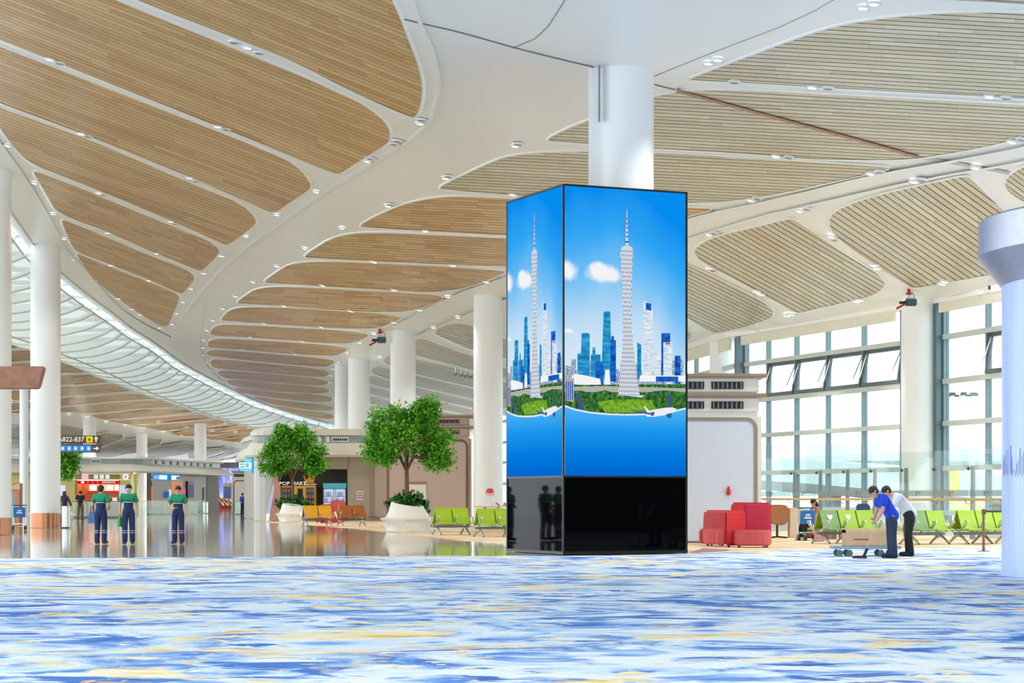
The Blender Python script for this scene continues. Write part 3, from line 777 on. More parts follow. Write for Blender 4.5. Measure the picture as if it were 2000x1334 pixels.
viaduct([(14, 150), (22, 145), (32, 138), (44, 128), (60, 112)], [3.6, 3.0, 2.0, 0.9, 0.0], 3.2, 'curving road ramp sloping down behind the glass railing', 1.4)
def mast(px, Y, h, label):
    r = empty('floodlight_mast', (px2x(px, Y), Y, -2), label=label, cat='light mast')
    MB().tube([(0, 0, 0), (0, 0, h)], [0.35, 0.16], 10).build('pole', OUTC, r)
    m = MB()
    for k in range(8): t = 2 * PI * k / 8; m.tube([(0, 0, h), (1.7 * math.cos(t), 1.7 * math.sin(t), h + 0.1)], 0.08, 5)
    m.build('lamp_ring', OUTC, r)
    for k in range(8):
        t = 2 * PI * k / 8
        MB().box(1.6 * math.cos(t) - 0.3, 1.6 * math.cos(t) + 0.3, 1.6 * math.sin(t) - 0.3, 1.6 * math.sin(t) + 0.3, h - 0.2, h + 0.15).build('floodlight', DGREY, r)
mast(1674, 260, 21.6, 'tall floodlight mast seen through the open sash')
mast(1876, 230, 14.7, 'floodlight mast seen through the right window bay')
yl = empty('direction_board', (*wpt(1856, 95), -2.0), label='yellow direction board outside the right window bay', cat='sign')
box('board', -0.40, 0.40, -0.1, 0.1, py2z(966, 95) + 2, py2z(918, 95) + 2, mat('board_yellow', (236, 206, 110), 0.6), yl); box('post', -0.08, 0.08, -0.08, 0.08, 0, py2z(966, 95) + 2, MGREY, yl)
yl2 = empty('stand_marker', (*wpt(1890, 93), -2.0), label='low yellow stand marker outside numbered 77 and 35', cat='sign')
box('board', -1.0, 1.0, -0.05, 0.05, py2z(998, 93) + 2, py2z(977, 93) + 2, mat('board_pale_yellow', (240, 220, 140), 0.6), yl2)
for a, t_ in ((-0.45, '77'), (0.5, '35')): text('marker_number', t_, 0.42, WHITE, yl2, (a, -0.06, py2z(988, 93) + 2))
for a in (-0.8, 0.8): box('post', a - 0.05, a + 0.05, -0.04, 0.04, 0, py2z(998, 93) + 2, MGREY, yl2)

# glass railing with wooden handrail in front of the windows
RL = [wpt(1470, 86.0), wpt(1546, 82.0), wpt(1596, 79.6), wpt(1649, 77.2), wpt(1702, 74.9), wpt(1763, 72.6), wpt(1825, 70.4), wpt(1893, 68.2), wpt(1962, 66.0), wpt(2040, 63.8)]
rail = empty('glass_railing', (RL[0][0], RL[0][1], 0), label='tall glass railing with timber handrail along the window wall', cat='railing')
o_ = Vector((RL[0][0], RL[0][1], 0))
FROST = mat('frosted_band', (225, 238, 238), 0.5)
for i in range(len(RL) - 1):
    a = Vector((*RL[i], 0)) - o_; b = Vector((*RL[i + 1], 0)) - o_; d = (b - a).normalized(); n = Vector((-d.y, d.x, 0))
    pa = a + d * 0.02; pb = b - d * 0.02
    g = MB().hexa([pa - n * 0.008 + Vector((0, 0, .12)), pb - n * 0.008 + Vector((0, 0, .12)), pb + n * 0.008 + Vector((0, 0, .12)), pa + n * 0.008 + Vector((0, 0, .12))],
                  [pa - n * 0.008 + Vector((0, 0, 2.92)), pb - n * 0.008 + Vector((0, 0, 2.92)), pb + n * 0.008 + Vector((0, 0, 2.92)), pa + n * 0.008 + Vector((0, 0, 2.92))]).build('glass_panel', RGLASS, rail)
    q = (pa + pb) / 2
    lg_ = empty('logo', (q.x - n.x * 0.02, q.y - n.y * 0.02, 1.50), math.atan2(d.y, d.x), parent=rail); box('logo_mark', -0.16, -0.10, -0.004, 0, -0.08, 0.08, MGREY, lg_); glyphs('logo_mark', MGREY, lg_, 0.08, 0, 0.02, [3], 0.05, 0.04)
    MB().hexa([pa - n * 0.012 + Vector((0, 0, 1.40)), pb - n * 0.012 + Vector((0, 0, 1.40)), pb - n * 0.010 + Vector((0, 0, 1.40)), pa - n * 0.010 + Vector((0, 0, 1.40))],
              [pa - n * 0.012 + Vector((0, 0, 1.60)), pb - n * 0.012 + Vector((0, 0, 1.60)), pb - n * 0.010 + Vector((0, 0, 1.60)), pa - n * 0.010 + Vector((0, 0, 1.60))]).build('frosted_strip', glassmat('frost_strip_film', (200, 214, 214), 0.25, 0.5), rail)
    pm = MB(); c = b + n * 0.12
    pm.hexa([c - d * .07 - n * .06, c + d * .07 - n * .06, c + d * .07 + n * .06, c - d * .07 + n * .06],
            [c - d * .07 - n * .02 + Vector((0, 0, 2.38)), c + d * .07 - n * .02 + Vector((0, 0, 2.38)), c + d * .07 + n * .06 + Vector((0, 0, 2.38)), c - d * .07 + n * .06 + Vector((0, 0, 2.38))])
    pm.build('post', MGREY, rail)
    MB().ball(tuple(b + Vector((0, 0, 2.30)) - n * 0.03), 0.05, 0.05, 0.06, 8, 6).build('glass_clamp', DGREY, rail)
    MB().tube([b + Vector((0, 0, 1.14)), b - n * 0.10 + Vector((0, 0, 1.16)), b - n * 0.16 + Vector((0, 0, 1.26))], 0.02, 6).build('rail_bracket', STEEL, rail)
MB().tube([Vector((*p, 0)) - o_ + Vector((-0.05, -0.16, 1.29)) for p in RL], 0.045, 8).build('handrail', mat('handrail_oak', (206, 168, 110), 0.45, var=0.1, scale=8), rail, smooth=True)

# ------------------------------------------------------------------ the display tower
KW, KZ0, KZ1 = 3.30, 1.86, 8.775
KX, KY = fl(1101, 1083)
kiosk = empty('display_tower', (KX, KY, 0), math.radians(24), label='tall square display tower with a city skyline on its screens and a black mirror base', cat='display')
box('core', 0.06, KW - 0.06, 0.06, KW - 0.06, 0.0, KZ1 - 0.02, BLACK, kiosk)
KM = {}
def skymat():
    m = bpy.data.materials.new('screen_sky'); m.use_nodes = True; nt = m.node_tree; nt.nodes.clear(); L = nt.links.new
    uv = nt.nodes.new('ShaderNodeUVMap'); sp = nt.nodes.new('ShaderNodeSeparateXYZ'); L(uv.outputs[0], sp.inputs[0])
    r = nt.nodes.new('ShaderNodeValToRGB'); els = r.color_ramp.elements
    st = [(0.30, (214, 236, 252)), (0.42, (222, 240, 254)), (0.55, (196, 228, 254)), (0.70, (120, 200, 254)), (0.85, (52, 172, 252)), (1.0, (6, 146, 248))]
    while len(els) < len(st): els.new(0.5)
    for i, (p, c) in enumerate(st): els[i].position = p; els[i].color = rgb(*c)
    # sky deepens towards the edges of the picture
    a = nt.nodes.new('ShaderNodeMath'); a.operation = 'SUBTRACT'; a.inputs[1].default_value = 0.36; L(sp.outputs[0], a.inputs[0])
    sq = nt.nodes.new('ShaderNodeMath'); sq.operation = 'MULTIPLY'; L(a.outputs[0], sq.inputs[0]); L(a.outputs[0], sq.inputs[1])
    ml = nt.nodes.new('ShaderNodeMath'); ml.operation = 'MULTIPLY_ADD'; ml.inputs[1].default_value = 0.42; L(sq.outputs[0], ml.inputs[0]); L(sp.outputs[1], ml.inputs[2])
    n = nt.nodes.new('ShaderNodeTexNoise'); n.inputs['Scale'].default_value = 3.0; n.inputs['Detail'].default_value = 4; L(uv.outputs[0], n.inputs['Vector'])
    n2 = nt.nodes.new('ShaderNodeMath'); n2.operation = 'MULTIPLY_ADD'; n2.inputs[1].default_value = -0.16; L(n.outputs['Fac'], n2.inputs[0])
    ad = nt.nodes.new('ShaderNodeMath'); ad.operation = 'ADD'; ad.inputs[1].default_value = 0.07; L(ml.outputs[0], ad.inputs[0]); L(ad.outputs[0], n2.inputs[2])
    L(n2.outputs[0], r.inputs['Fac'])
    out = r.outputs['Color']
    nz = nt.nodes.new('ShaderNodeTexNoise'); nz.inputs['Scale'].default_value = 16.0; nz.inputs['Detail'].default_value = 6; L(uv.outputs[0], nz.inputs['Vector'])
    for (cu, cv, ru, rv) in ((0.02, 0.708, 0.10, 0.040), (0.31, 0.703, 0.15, 0.038), (0.37, 0.700, 0.12, 0.026), (0.27, 0.718, 0.08, 0.030), (0.03, 0.50, 0.05, 0.010)):
        mp = nt.nodes.new('ShaderNodeMapping'); mp.inputs['Scale'].default_value = (1 / ru, 1 / rv, 0); mp.inputs['Location'].default_value = (-cu / ru, -cv / rv, 0); L(uv.outputs[0], mp.inputs['Vector'])
        ln = nt.nodes.new('ShaderNodeVectorMath'); ln.operation = 'LENGTH'; L(mp.outputs[0], ln.inputs[0])
        ma = nt.nodes.new('ShaderNodeMath'); ma.operation = 'MULTIPLY_ADD'; ma.inputs[1].default_value = 0.9; L(nz.outputs['Fac'], ma.inputs[0]); L(ln.outputs['Value'], ma.inputs[2])
        mr = nt.nodes.new('ShaderNodeMapRange'); mr.interpolation_type = 'SMOOTHSTEP'; mr.inputs['From Min'].default_value = 1.55; mr.inputs['From Max'].default_value = 0.85; L(ma.outputs[0], mr.inputs['Value'])
        mx = nt.nodes.new('ShaderNodeMixRGB'); mx.inputs[2].default_value = rgb(250, 253, 255); L(mr.outputs[0], mx.inputs[0]); L(out, mx.inputs[1]); out = mx.outputs[0]
    e = nt.nodes.new('ShaderNodeEmission'); L(out, e.inputs['Color']); e.inputs['Strength'].default_value = SCR
    o = nt.nodes.new('ShaderNodeOutputMaterial'); L(e.outputs[0], o.inputs[0]); return m
def uvramp(name, stops, axis=1):
    m = bpy.data.materials.new(name); m.use_nodes = True; nt = m.node_tree; nt.nodes.clear(); L = nt.links.new
    uv = nt.nodes.new('ShaderNodeUVMap'); sp = nt.nodes.new('ShaderNodeSeparateXYZ'); L(uv.outputs[0], sp.inputs[0])
    r = nt.nodes.new('ShaderNodeValToRGB'); els = r.color_ramp.elements
    while len(els) < len(stops): els.new(0.5)
    for i, (p, c) in enumerate(stops): els[i].position = p; els[i].color = rgb(*c)
    L(sp.outputs[axis], r.inputs['Fac'])
    e = nt.nodes.new('ShaderNodeEmission'); L(r.outputs['Color'], e.inputs['Color']); e.inputs['Strength'].default_value = SCR
    o = nt.nodes.new('ShaderNodeOutputMaterial'); L(e.outputs[0], o.inputs[0]); return m
def speckle(name, cols, su, sv, detail=3, kind='noise'):
    m = bpy.data.materials.new(name); m.use_nodes = True; nt = m.node_tree; nt.nodes.clear(); L = nt.links.new
    uv = nt.nodes.new('ShaderNodeUVMap'); mp = nt.nodes.new('ShaderNodeMapping'); mp.inputs['Scale'].default_value = (su, sv, 1); L(uv.outputs[0], mp.inputs['Vector'])
    n = nt.nodes.new('ShaderNodeTexNoise') ; n.inputs['Scale'].default_value = 1; n.inputs['Detail'].default_value = detail; L(mp.outputs[0], n.inputs['Vector'])
    r = nt.nodes.new('ShaderNodeValToRGB'); els = r.color_ramp.elements
    while len(els) < len(cols): els.new(0.5)
    for i, c in enumerate(cols): els[i].position = 0.3 + 0.4 * i / (len(cols) - 1); els[i].color = rgb(*c)
    L(n.outputs['Fac'], r.inputs['Fac'])
    e = nt.nodes.new('ShaderNodeEmission'); L(r.outputs['Color'], e.inputs['Color']); e.inputs['Strength'].default_value = SCR
    o = nt.nodes.new('ShaderNodeOutputMaterial'); L(e.outputs[0], o.inputs[0]); return m
def lattice():
    m = bpy.data.materials.new('screen_lattice'); m.use_nodes = True; nt = m.node_tree; nt.nodes.clear(); L = nt.links.new
    uv = nt.nodes.new('ShaderNodeUVMap'); cols = []
    for s in (1, -1):
        mp = nt.nodes.new('ShaderNodeMapping'); mp.inputs['Rotation'].default_value = (0, 0, s * 0.42); L(uv.outputs[0], mp.inputs['Vector'])
        w = nt.nodes.new('ShaderNodeTexWave'); w.inputs['Scale'].default_value = 26; w.inputs['Distortion'].default_value = 0.0; w.bands_direction = 'X'
        L(mp.outputs[0], w.inputs['Vector']); cols.append(w.outputs['Fac'])
    mx = nt.nodes.new('ShaderNodeMath'); mx.operation = 'MAXIMUM'; L(cols[0], mx.inputs[0]); L(cols[1], mx.inputs[1])
    r = nt.nodes.new('ShaderNodeValToRGB'); r.color_ramp.elements[0].color = rgb(96, 118, 150); r.color_ramp.elements[1].color = rgb(240, 244, 250)
    r.color_ramp.elements[0].position = 0.45; r.color_ramp.elements[1].position = 0.8; L(mx.outputs[0], r.inputs['Fac'])
    e = nt.nodes.new('ShaderNodeEmission'); L(r.outputs['Color'], e.inputs['Color']); e.inputs['Strength'].default_value = SCR
    o = nt.nodes.new('ShaderNodeOutputMaterial'); L(e.outputs[0], o.inputs[0]); return m
SCR = 0.92
KM['sky'] = skymat(); KM['lat'] = lattice()
KM['low'] = uvramp('screen_lower_blue', [(0.0, (0, 106, 216)), (0.08, (2, 128, 232)), (0.16, (26, 156, 246)), (0.23, (76, 184, 252))])
KM['trees'] = speckle('screen_trees', [(22, 62, 52), (40, 96, 48), (70, 128, 56), (118, 158, 62)], 34, 60)
KM['lawn'] = speckle('screen_lawn', [(84, 140, 40), (124, 178, 46), (150, 190, 70)], 30, 90)
KM['tower_t'] = speckle('screen_teal_tower', [(20, 110, 176), (34, 150, 206), (80, 184, 224)], 9, 60)
KM['tower_b'] = speckle('screen_blue_tower', [(8, 62, 160), (20, 96, 196), (40, 124, 214)], 16, 60)
KM['tower_w'] = speckle('screen_white_tower', [(178, 200, 224), (222, 234, 246), (250, 252, 255)], 20, 120)
KM['tower_g'] = speckle('screen_grey_blocks', [(90, 130, 170), (150, 176, 200), (214, 224, 232)], 60, 120)
for nm, c in (('white', (250, 252, 255)), ('cloud', (246, 250, 255)), ('river', (182, 184, 178)), ('road', (64, 92, 130)), ('dark', (40, 60, 90)), ('red', (214, 70, 80)), ('ant', (214, 222, 234)), ('arc', (226, 242, 254)), ('plane', (244, 246, 252)), ('planed', (70, 96, 170)), ('beige', (196, 176, 160))):
    KM[nm] = emat('screen_' + nm, c, SCR)
KM['hazec'] = emat('screen_cloud_edge', (224, 240, 254), SCR)
LAY = [0]
def screen_poly(parent, mapf, polys, m, name, layer):
    """polys: list of point lists in pixel coordinates of the right face as seen"""
    vs = []; fs = []; uvs = []
    for p in polys:
        fs.append(tuple(range(len(vs), len(vs) + len(p))))
        for (x, y) in p:
            u = (x - 1101.0) / 239.0; yt = 361 + 16 * u; v = min(1.0, (930.0 - y) / (930.0 - yt))
            vs.append(mapf(u, v, layer)); uvs.append((u, v))
    me = bpy.data.meshes.new(name); me.from_pydata(vs, [], fs); ul = me.uv_layers.new()
    for lp in me.loops: ul.data[lp.index].uv = uvs[lp.vertex_index]
    me.materials.append(m)
    o = bpy.data.objects.new(name, me); link(o, parent); return o
def rect(x0, x1, y0, y1): return [(x0, y0), (x1, y0), (x1, y1), (x0, y1)]
def blob(cx, cy, rx, ry, seed, n=26, rough=0.22):
    rr = random.Random(seed); pts = []
    ph = [rr.uniform(0, 6.28) for _ in range(4)]
    for i in range(n):
        t = 2 * PI * i / n; k = 1 + rough * (0.5 * math.sin(3 * t + ph[0]) + 0.4 * math.sin(5 * t + ph[1]) + 0.25 * math.sin(8 * t + ph[2]))
        pts.append((cx + rx * k * math.cos(t), cy + ry * k * math.sin(t)))
    return pts
ARC = [(1101, 795), (1120, 802), (1150, 808), (1185, 811), (1220, 812), (1260, 811), (1295, 808), (1320, 804), (1340, 799)]
def picture(scr, mapf):
    P = lambda polys, k, name, lay: [screen_poly(scr, mapf, [q], KM[k], name, lay) for q in polys]
    P([rect(1101, 1340, 361, 930)], 'sky', 'printed_sky', 0)
    rr = random.Random(3)
    P([rect(x, x + rr.uniform(5, 12), rr.uniform(700, 726), 758) for x in range(1102, 1328, 6)], 'tower_g', 'printed_building', 1)
    P([rect(1126, 1149, 690, 758), [(1134, 652), (1137, 650), (1147, 650), (1150, 653), (1150, 758), (1131, 758)], rect(1152, 1171, 692, 758), rect(1155, 1161, 678, 700)], 'tower_t', 'printed_building', 2)
    P([[(1177, 609), (1181, 607), (1190, 608), (1193, 740), (1172, 740)], [(1243, 668), (1251, 673), (1251, 740), (1243, 740)]], 'tower_t', 'printed_building', 3)
    P([rect(1161, 1176, 706, 758), rect(1190, 1201, 664, 745), rect(1291, 1309, 650, 745), rect(1318, 1330, 694, 750), rect(1192, 1197, 656, 668)], 'tower_b', 'printed_building', 4)
    P([[(1255, 585), (1260, 588), (1271, 592), (1274, 606), (1274, 740), (1252, 740), (1256, 640)], rect(1276, 1290, 690, 745), rect(1295, 1313, 668, 745), rect(1302, 1311, 688, 750)], 'tower_w', 'printed_building', 5)
    P([[(1260, 590), (1271, 592), (1271, 606), (1260, 604)]], 'tower_b', 'printed_building', 6)
    P([rect(1299, 1309, 669, 672)], 'red', 'printed_sign', 6)
    P([[(1108, 748), (1120, 730), (1140, 733), (1170, 740), (1172, 752), (1130, 752)], [(1180, 722), (1188, 722), (1190, 752), (1178, 752)], rect(1248, 1340, 733, 745)], 'white', 'printed_hall', 6)
    P([rect(1280, 1325, 735, 745)], 'tower_b', 'printed_hall', 7)
    P([[(1101, 752), (1340, 750), (1340, 772), (1101, 772)]], 'trees', 'printed_trees', 7)
    P([[(1101, 756), (1180, 754), (1340, 758), (1340, 765), (1200, 766), (1101, 766)]], 'river', 'printed_river', 8)
    P([[(1101, 768), (1130, 762), (1150, 768), (1180, 762), (1210, 772), (1250, 776), (1275, 764), (1300, 762), (1340, 766), (1340, 812), (1101, 812)]], 'trees', 'printed_trees', 9)
    P([[(1165, 786), (1190, 781), (1240, 780), (1272, 782), (1278, 800), (1240, 806), (1180, 806)]], 'lawn', 'printed_lawn', 10)
    P([[(1122, 768), (1129, 768), (1142, 806), (1130, 804)], [(1303, 770), (1310, 768), (1313, 800), (1304, 800)]], 'road', 'printed_road', 10)
    P([[(1102, 742), (1119, 738), (1119, 786), (1102, 782)]], 'beige', 'printed_building', 11)
    P([rect(1103 + 4 * k, 1105 + 4 * k, 745, 782) for k in range(4)], 'tower_b', 'printed_building', 12)
    # the lattice tower
    L_ = [(485, 1209, 1234), (500, 1209.5, 1233.5), (530, 1211, 1232), (560, 1213, 1231), (600, 1214.5, 1231), (640, 1214.5, 1232), (680, 1213, 1235), (720, 1210, 1240), (750, 1207, 1244), (773, 1205, 1248)]
    P([[(l, y) for y, l, r in L_] + [(r, y) for y, l, r in reversed(L_)]], 'lat', 'printed_tower', 13)
    P([[(1211, 485), (1212, 481), (1220, 478), (1225, 478), (1233, 482), (1233, 487), (1211, 488)], [(1219, 480), (1219.6, 470), (1220, 446), (1221, 430), (1221.6, 407), (1222.6, 407), (1223.2, 430), (1224, 446), (1224.6, 470), (1225, 480)]], 'ant', 'printed_mast', 14)
    P([rect(1220.5, 1224, y, y + 3) for y in (424, 434, 442, 451)], 'red', 'printed_mast', 15)
    P([rect(1218.6, 1225.6, 470, 472.5), rect(1220, 1224.5, 460, 462)], 'dark', 'printed_mast', 15)
    # blue lower third with its white horizon arc, and the airliner
    P([[(x, y - 3.5) for x, y in ARC] + [(x, y + 3) for x, y in reversed(ARC)]], 'arc', 'printed_horizon', 16)
    P([ARC + [(1340, 930), (1101, 930)]], 'low', 'printed_sea', 17)
    P([[(1258, 808), (1262, 803), (1280, 799), (1300, 796), (1312, 795.5), (1320, 798), (1320, 802), (1312, 807), (1296, 811), (1275, 814), (1262, 814)], [(1255, 793), (1259, 794), (1267, 803), (1262, 805)]], 'plane', 'printed_airliner', 18)
    P([[(1225, 801), (1250, 803), (1270, 807), (1268, 810), (1245, 806)], [(1300, 809), (1311, 806), (1311, 816), (1302, 816)], [(1268, 806), (1277, 804), (1276, 811), (1270, 813)]], 'planed', 'printed_airliner', 19)
EPS = 0.0012
KH = KZ1 - KZ0
screenR = box('screen', 0.0, KW, -0.0, 0.05, KZ0, KZ1, BLACK, kiosk)
screenL = box('screen', 0.0, 0.05, 0.0, KW, KZ0, KZ1, BLACK, kiosk)
box('screen', 0.05, KW, KW - 0.05, KW, KZ0, KZ1, BLACK, kiosk); box('screen', KW - 0.05, KW, 0.05, KW - 0.05, KZ0, KZ1, BLACK, kiosk)
picture(screenR, lambda u, v, l: (0.015 + u * (KW - 0.03), -0.006 - l * EPS, KZ0 + 0.015 + v * (KH - 0.03)))
picture(screenL, lambda u, v, l: (-0.006 - l * EPS, 0.015 + (1 - u) * (KW - 0.03), KZ0 + 0.015 + v * (KH - 0.03)))
for a in ((0.0, KW, 0.0, 0.05), (0.0, 0.05, 0.05, KW), (0.05, KW, KW - 0.05, KW), (KW - 0.05, KW, 0.05, KW - 0.05)):
    box('base_glass', a[0], a[1], a[2], a[3], 0.06, KZ0 - 0.02, BLACKG, kiosk)
EDG = mat('tower_edge', (46, 52, 50), 0.35, 0.6)
for (a, b) in ((0, 0), (KW, 0), (0, KW), (KW, KW)): box('corner_trim', a - 0.02, a + 0.035, b - 0.02, b + 0.035, 0.0, KZ1 + 0.02, EDG, kiosk) if (a, b) != (0, 0) else box('corner_trim', -0.038, 0.005, -0.038, 0.005, 0.0, KZ1 + 0.02, EDG, kiosk)
for z0, z1 in ((0.0, 0.07), (KZ0 - 0.03, KZ0 + 0.012), (KZ1 - 0.01, KZ1 + 0.03)):
    m = MB().box(0.005, KW, -0.038, 0.0, z0, z1).box(-0.038, 0.0, 0.005, KW, z0, z1).box(0, KW, KW, KW + .05, z0, z1).box(KW, KW + .05, 0, KW, z0, z1)
    m.build('edge_trim', EDG, kiosk)

# ------------------------------------------------------------------ wrapped round pillar at the right edge
pr = 3.2; Yp = 36.0
# centre so that the left silhouette falls at px 1958 near the floor
sl = (1956 - HX) / F; Xp = (sl * Yp + pr * math.sqrt(1 + sl * sl))
pil = empty('wrapped_pillar', (Xp, Yp, 0), label='huge pale blue wrapped pillar with a metal crown at the right edge', cat='pillar')
pm_ = bpy.data.materials.new('pillar_screen'); pm_.use_nodes = True
nt = pm_.node_tree; b_ = nt.nodes['Principled BSDF']; tcn = nt.nodes.new('ShaderNodeTexCoord'); mpn = nt.nodes.new('ShaderNodeMapping'); mpn.inputs['Scale'].default_value = (4, 4, 0.12)
nn_ = nt.nodes.new('ShaderNodeTexNoise'); nn_.inputs['Scale'].default_value = 3.0; nn_.inputs['Detail'].default_value = 3
rm_ = nt.nodes.new('ShaderNodeValToRGB'); rm_.color_ramp.elements[0].color = rgb(168, 190, 238); rm_.color_ramp.elements[1].color = rgb(184, 202, 244); rm_.color_ramp.elements[0].position = 0.35; rm_.color_ramp.elements[1].position = 0.65
nt.links.new(tcn.outputs['Object'], mpn.inputs[0]); nt.links.new(mpn.outputs[0], nn_.inputs['Vector']); nt.links.new(nn_.outputs['Fac'], rm_.inputs[0])
nt.links.new(rm_.outputs[0], b_.inputs['Base Color']); b_.inputs['Roughness'].default_value = 0.3
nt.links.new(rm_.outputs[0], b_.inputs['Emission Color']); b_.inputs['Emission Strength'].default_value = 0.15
autosmooth(MB().lathe([(pr, 0.0), (pr, 5.2)], 96).build('wrapped_screen', pm_, pil))
CROWN = mat('crown_metal', (172, 176, 194), 0.35, 0.8, var=0.04)
autosmooth(MB().lathe([(pr - 0.02, 5.0), (pr + 0.38, 5.50), (pr + 0.40, 5.54), (pr + 0.40, 6.12), (pr + 0.36, 6.16), (0.1, 6.16)], 96, cap=False).build('crown', CROWN, pil), 25)
rr = random.Random(11); skm = MB()
for k in range(26):
    t0 = 3.04 + k * 0.022; w = rr.uniform(0.006, 0.014); h = rr.uniform(0.08, 0.5); zb = py2z(912 if k % 2 else 906, 34.4) - 0.15
    skm.cur = k % 4
    q = [(pr + 0.004) * Vector((math.cos(t0), math.sin(t0), 0)), (pr + 0.004) * Vector((math.cos(t0 + w), math.sin(t0 + w), 0))]
    skm.add([q[0] + Vector((0, 0, zb)), q[1] + Vector((0, 0, zb)), q[1] + Vector((0, 0, zb + h)), q[0] + Vector((0, 0, zb + h))], [(0, 1, 2, 3)])
skm.build('printed_skyline', [mat('print_blue', (110, 140, 215), 0.5), mat('print_violet', (150, 146, 216), 0.5), mat('print_teal', (110, 160, 214), 0.5), mat('print_sand', (216, 200, 170), 0.5)], pil)

# ------------------------------------------------------------------ air-conditioning pods
def ac_pod(name, px0, px1, Y, depth, ztop, zbody, label, body_m, panel_m, rz=0.0, vents=2, hyd=False):
    x0, x1 = px2x(px0, Y), px2x(px1, Y); w = x1 - x0
    r = empty(name, (x0, Y, 0), rz, label=label, cat='air unit')
    MB().box(0, w, 0, depth, 0, zbody).build('body', body_m, r, bevel=0.10, bseg=4)
    # recessed front panel with rounded top
    def arch(mg, rad):
        pts = [(mg, 0.05), (w - mg, 0.05)]
        for k in range(9): t = k / 8 * PI / 2; pts.append((w - mg - rad + rad * math.cos(t), zbody - mg - rad + rad * math.sin(t)))
        for k in range(9): t = PI / 2 + k / 8 * PI / 2; pts.append((mg + rad + rad * math.cos(t), zbody - mg - rad + rad * math.sin(t)))
        return pts
    fo, fi = arch(0.13, 0.34), arch(0.24, 0.24); n = len(fo)
    vs = [(a, -0.03, b) for a, b in fo] + [(a, -0.03, b) for a, b in fi] + [(a, 0.0, b) for a, b in fo] + [(a, 0.0, b) for a, b in fi]
    fs = []
    for i in range(n):
        j = (i + 1) % n; fs += [(i, j, n + j, n + i), (i, 2 * n + i, 2 * n + j, j), (n + i, n + j, 3 * n + j, 3 * n + i)]
    MB().add(vs, fs).build('panel_frame', BRONZE if not hyd else mat('pod_frame_greige', (150, 140, 130), 0.4), r)
    MB().prism(fi, lambda a, b: (a, -0.012, b), lambda a, b: (a, 0.01, b)).build('front_panel', panel_m, r)
    for k in range(vents):
        za = zbody + (ztop - zbody) * k / vents; zb = zbody + (ztop - zbody) * (k + 1) / vents
        box('vent_box', 0.06, w - 0.08, 0.05, depth - 0.05, za, zb - 0.10, body_m, r, bevel=0.05)
        box('fin', -0.02, w + 0.16, -0.10, depth + 0.1, zb - 0.11, zb, mat('fin_taupe', (160, 140, 118), 0.4), r, bevel=0.03)
        nv = max(1, int(w / 1.05))
        for q in range(nv):
            a = 0.12 + q * (w - 0.5) / nv + 0.05; b = a + (w - 0.5) / nv - 0.22
            v = box('vent', a, b, 0.02, 0.06, za + (zb - za) * 0.22, zb - 0.24, BLACK, r)
            ns = 7
            for s in range(ns): c = a + (b - a) * (s + 0.5) / ns; box('slat', c - 0.018, c + 0.018, 0.0, 0.03, za + (zb - za) * 0.24, zb - 0.26, MGREY, v)
    return r
podw = mat('pod_white', (228, 226, 220), 0.4, var=0.02); podp = mat('pod_panel_pale', (214, 222, 236), 0.45, var=0.02)
p = ac_pod('air_pod', 1225, 1488, 62.6, 1.6, 5.06, 3.88, 'white air-conditioning pod with slatted vents right of the display tower', podw, podp, hyd=True)
hy = empty('fire_call_point', (px2x(1423, 62.52), 62.52, 1.50), label='small red call point on the white pod panel', cat='call point')
MB().ball((0, 0, 0), 0.07, 0.04, 0.08).build('knob', REDF, hy); MB().ball((0, 0.0, 0.13), 0.04, 0.03, 0.06).build('pin', REDF, hy); box('plate', -0.04, 0.04, 0.03, 0.05, -0.08, 0.14, REDF, hy)
ac_pod('air_pod', 750, 920, 97.5, 2.2, 5.22, 4.20, 'rose-beige air-conditioning pod behind the larger tree', ROSE, mat('rose_panel', (192, 168, 156), 0.45, var=0.03))
ac_pod('air_pod', 452, 493, 169.0, 1.2, 3.5, 2.9, 'small cream air-conditioning pod beside the man with the cart', CREAM, CREAM, vents=1)

# ------------------------------------------------------------------ centre shop block
cb = empty('shop_block', (*fl(500, 1017), 0), label='curved cream and taupe shop block behind the trees', cat='building')
cbo = Vector((fl(500, 1017)[0], fl(500, 1017)[1]))
path = [(-3.0, 18), (-0.9, 8), (-0.5, 5)] + [(1.2 - 1.5 * math.cos(t), 1.5 - 1.5 * math.sin(t)) for t in (0.2, 0.5, 0.8, 1.1, 1.4)] + [(1.4, 0.0), (7.0, 0.0), (8.0, 0.0)]
# walk left to right so that 'outward' faces the camera
def pj(x): return px2x(x, cbo.y) - cbo.x
MB().sweep([(0, 3.72), (0.55, 3.72), (0.62, 3.85), (0.50, 4.15), (0.22, 4.5), (0.22, 4.55), (0, 4.55)], path).build('fascia', CREAM, cb)
MB().sweep([(0, 4.55), (0.06, 4.55), (0.06, 5.0), (0, 5.0)], path).build('service_band', GREYB, cb)
MB().sweep([(0, 5.0), (0.24, 5.0), (0.20, 5.2), (0.0, 5.38), (-1.0, 5.40), (-1.0, 5.0)], path).build('roof_edge', CREAM, cb)
box('roof_slab', -0.2, 9, 1.0, 18, 5.1, 5.3, CREAM, cb)
box('vent', pj(648), pj(681), -0.10, 0.05, 4.62, 4.90, WHITE, cb)
for k in range(7): a = pj(651 + k * 4.1); box('vent_slot', a, a + 0.09, -0.112, -0.09, 4.68, 4.82, BLACK, cb)
for a in (621, 637): box('speaker_box', pj(a), pj(a + 7), -0.12, 0.05, 4.60, 4.92, WHITE, cb)
wl = MB().sweep([(0, 0), (0.0, 3.75), (-0.3, 3.75), (-0.3, 0)], path[:8] + [(pj(543), 0.0)]).build('wall', mat('curved_pier', (168, 164, 156), 0.35, 0.3), cb)
NX0, NX1 = pj(545), pj(678)
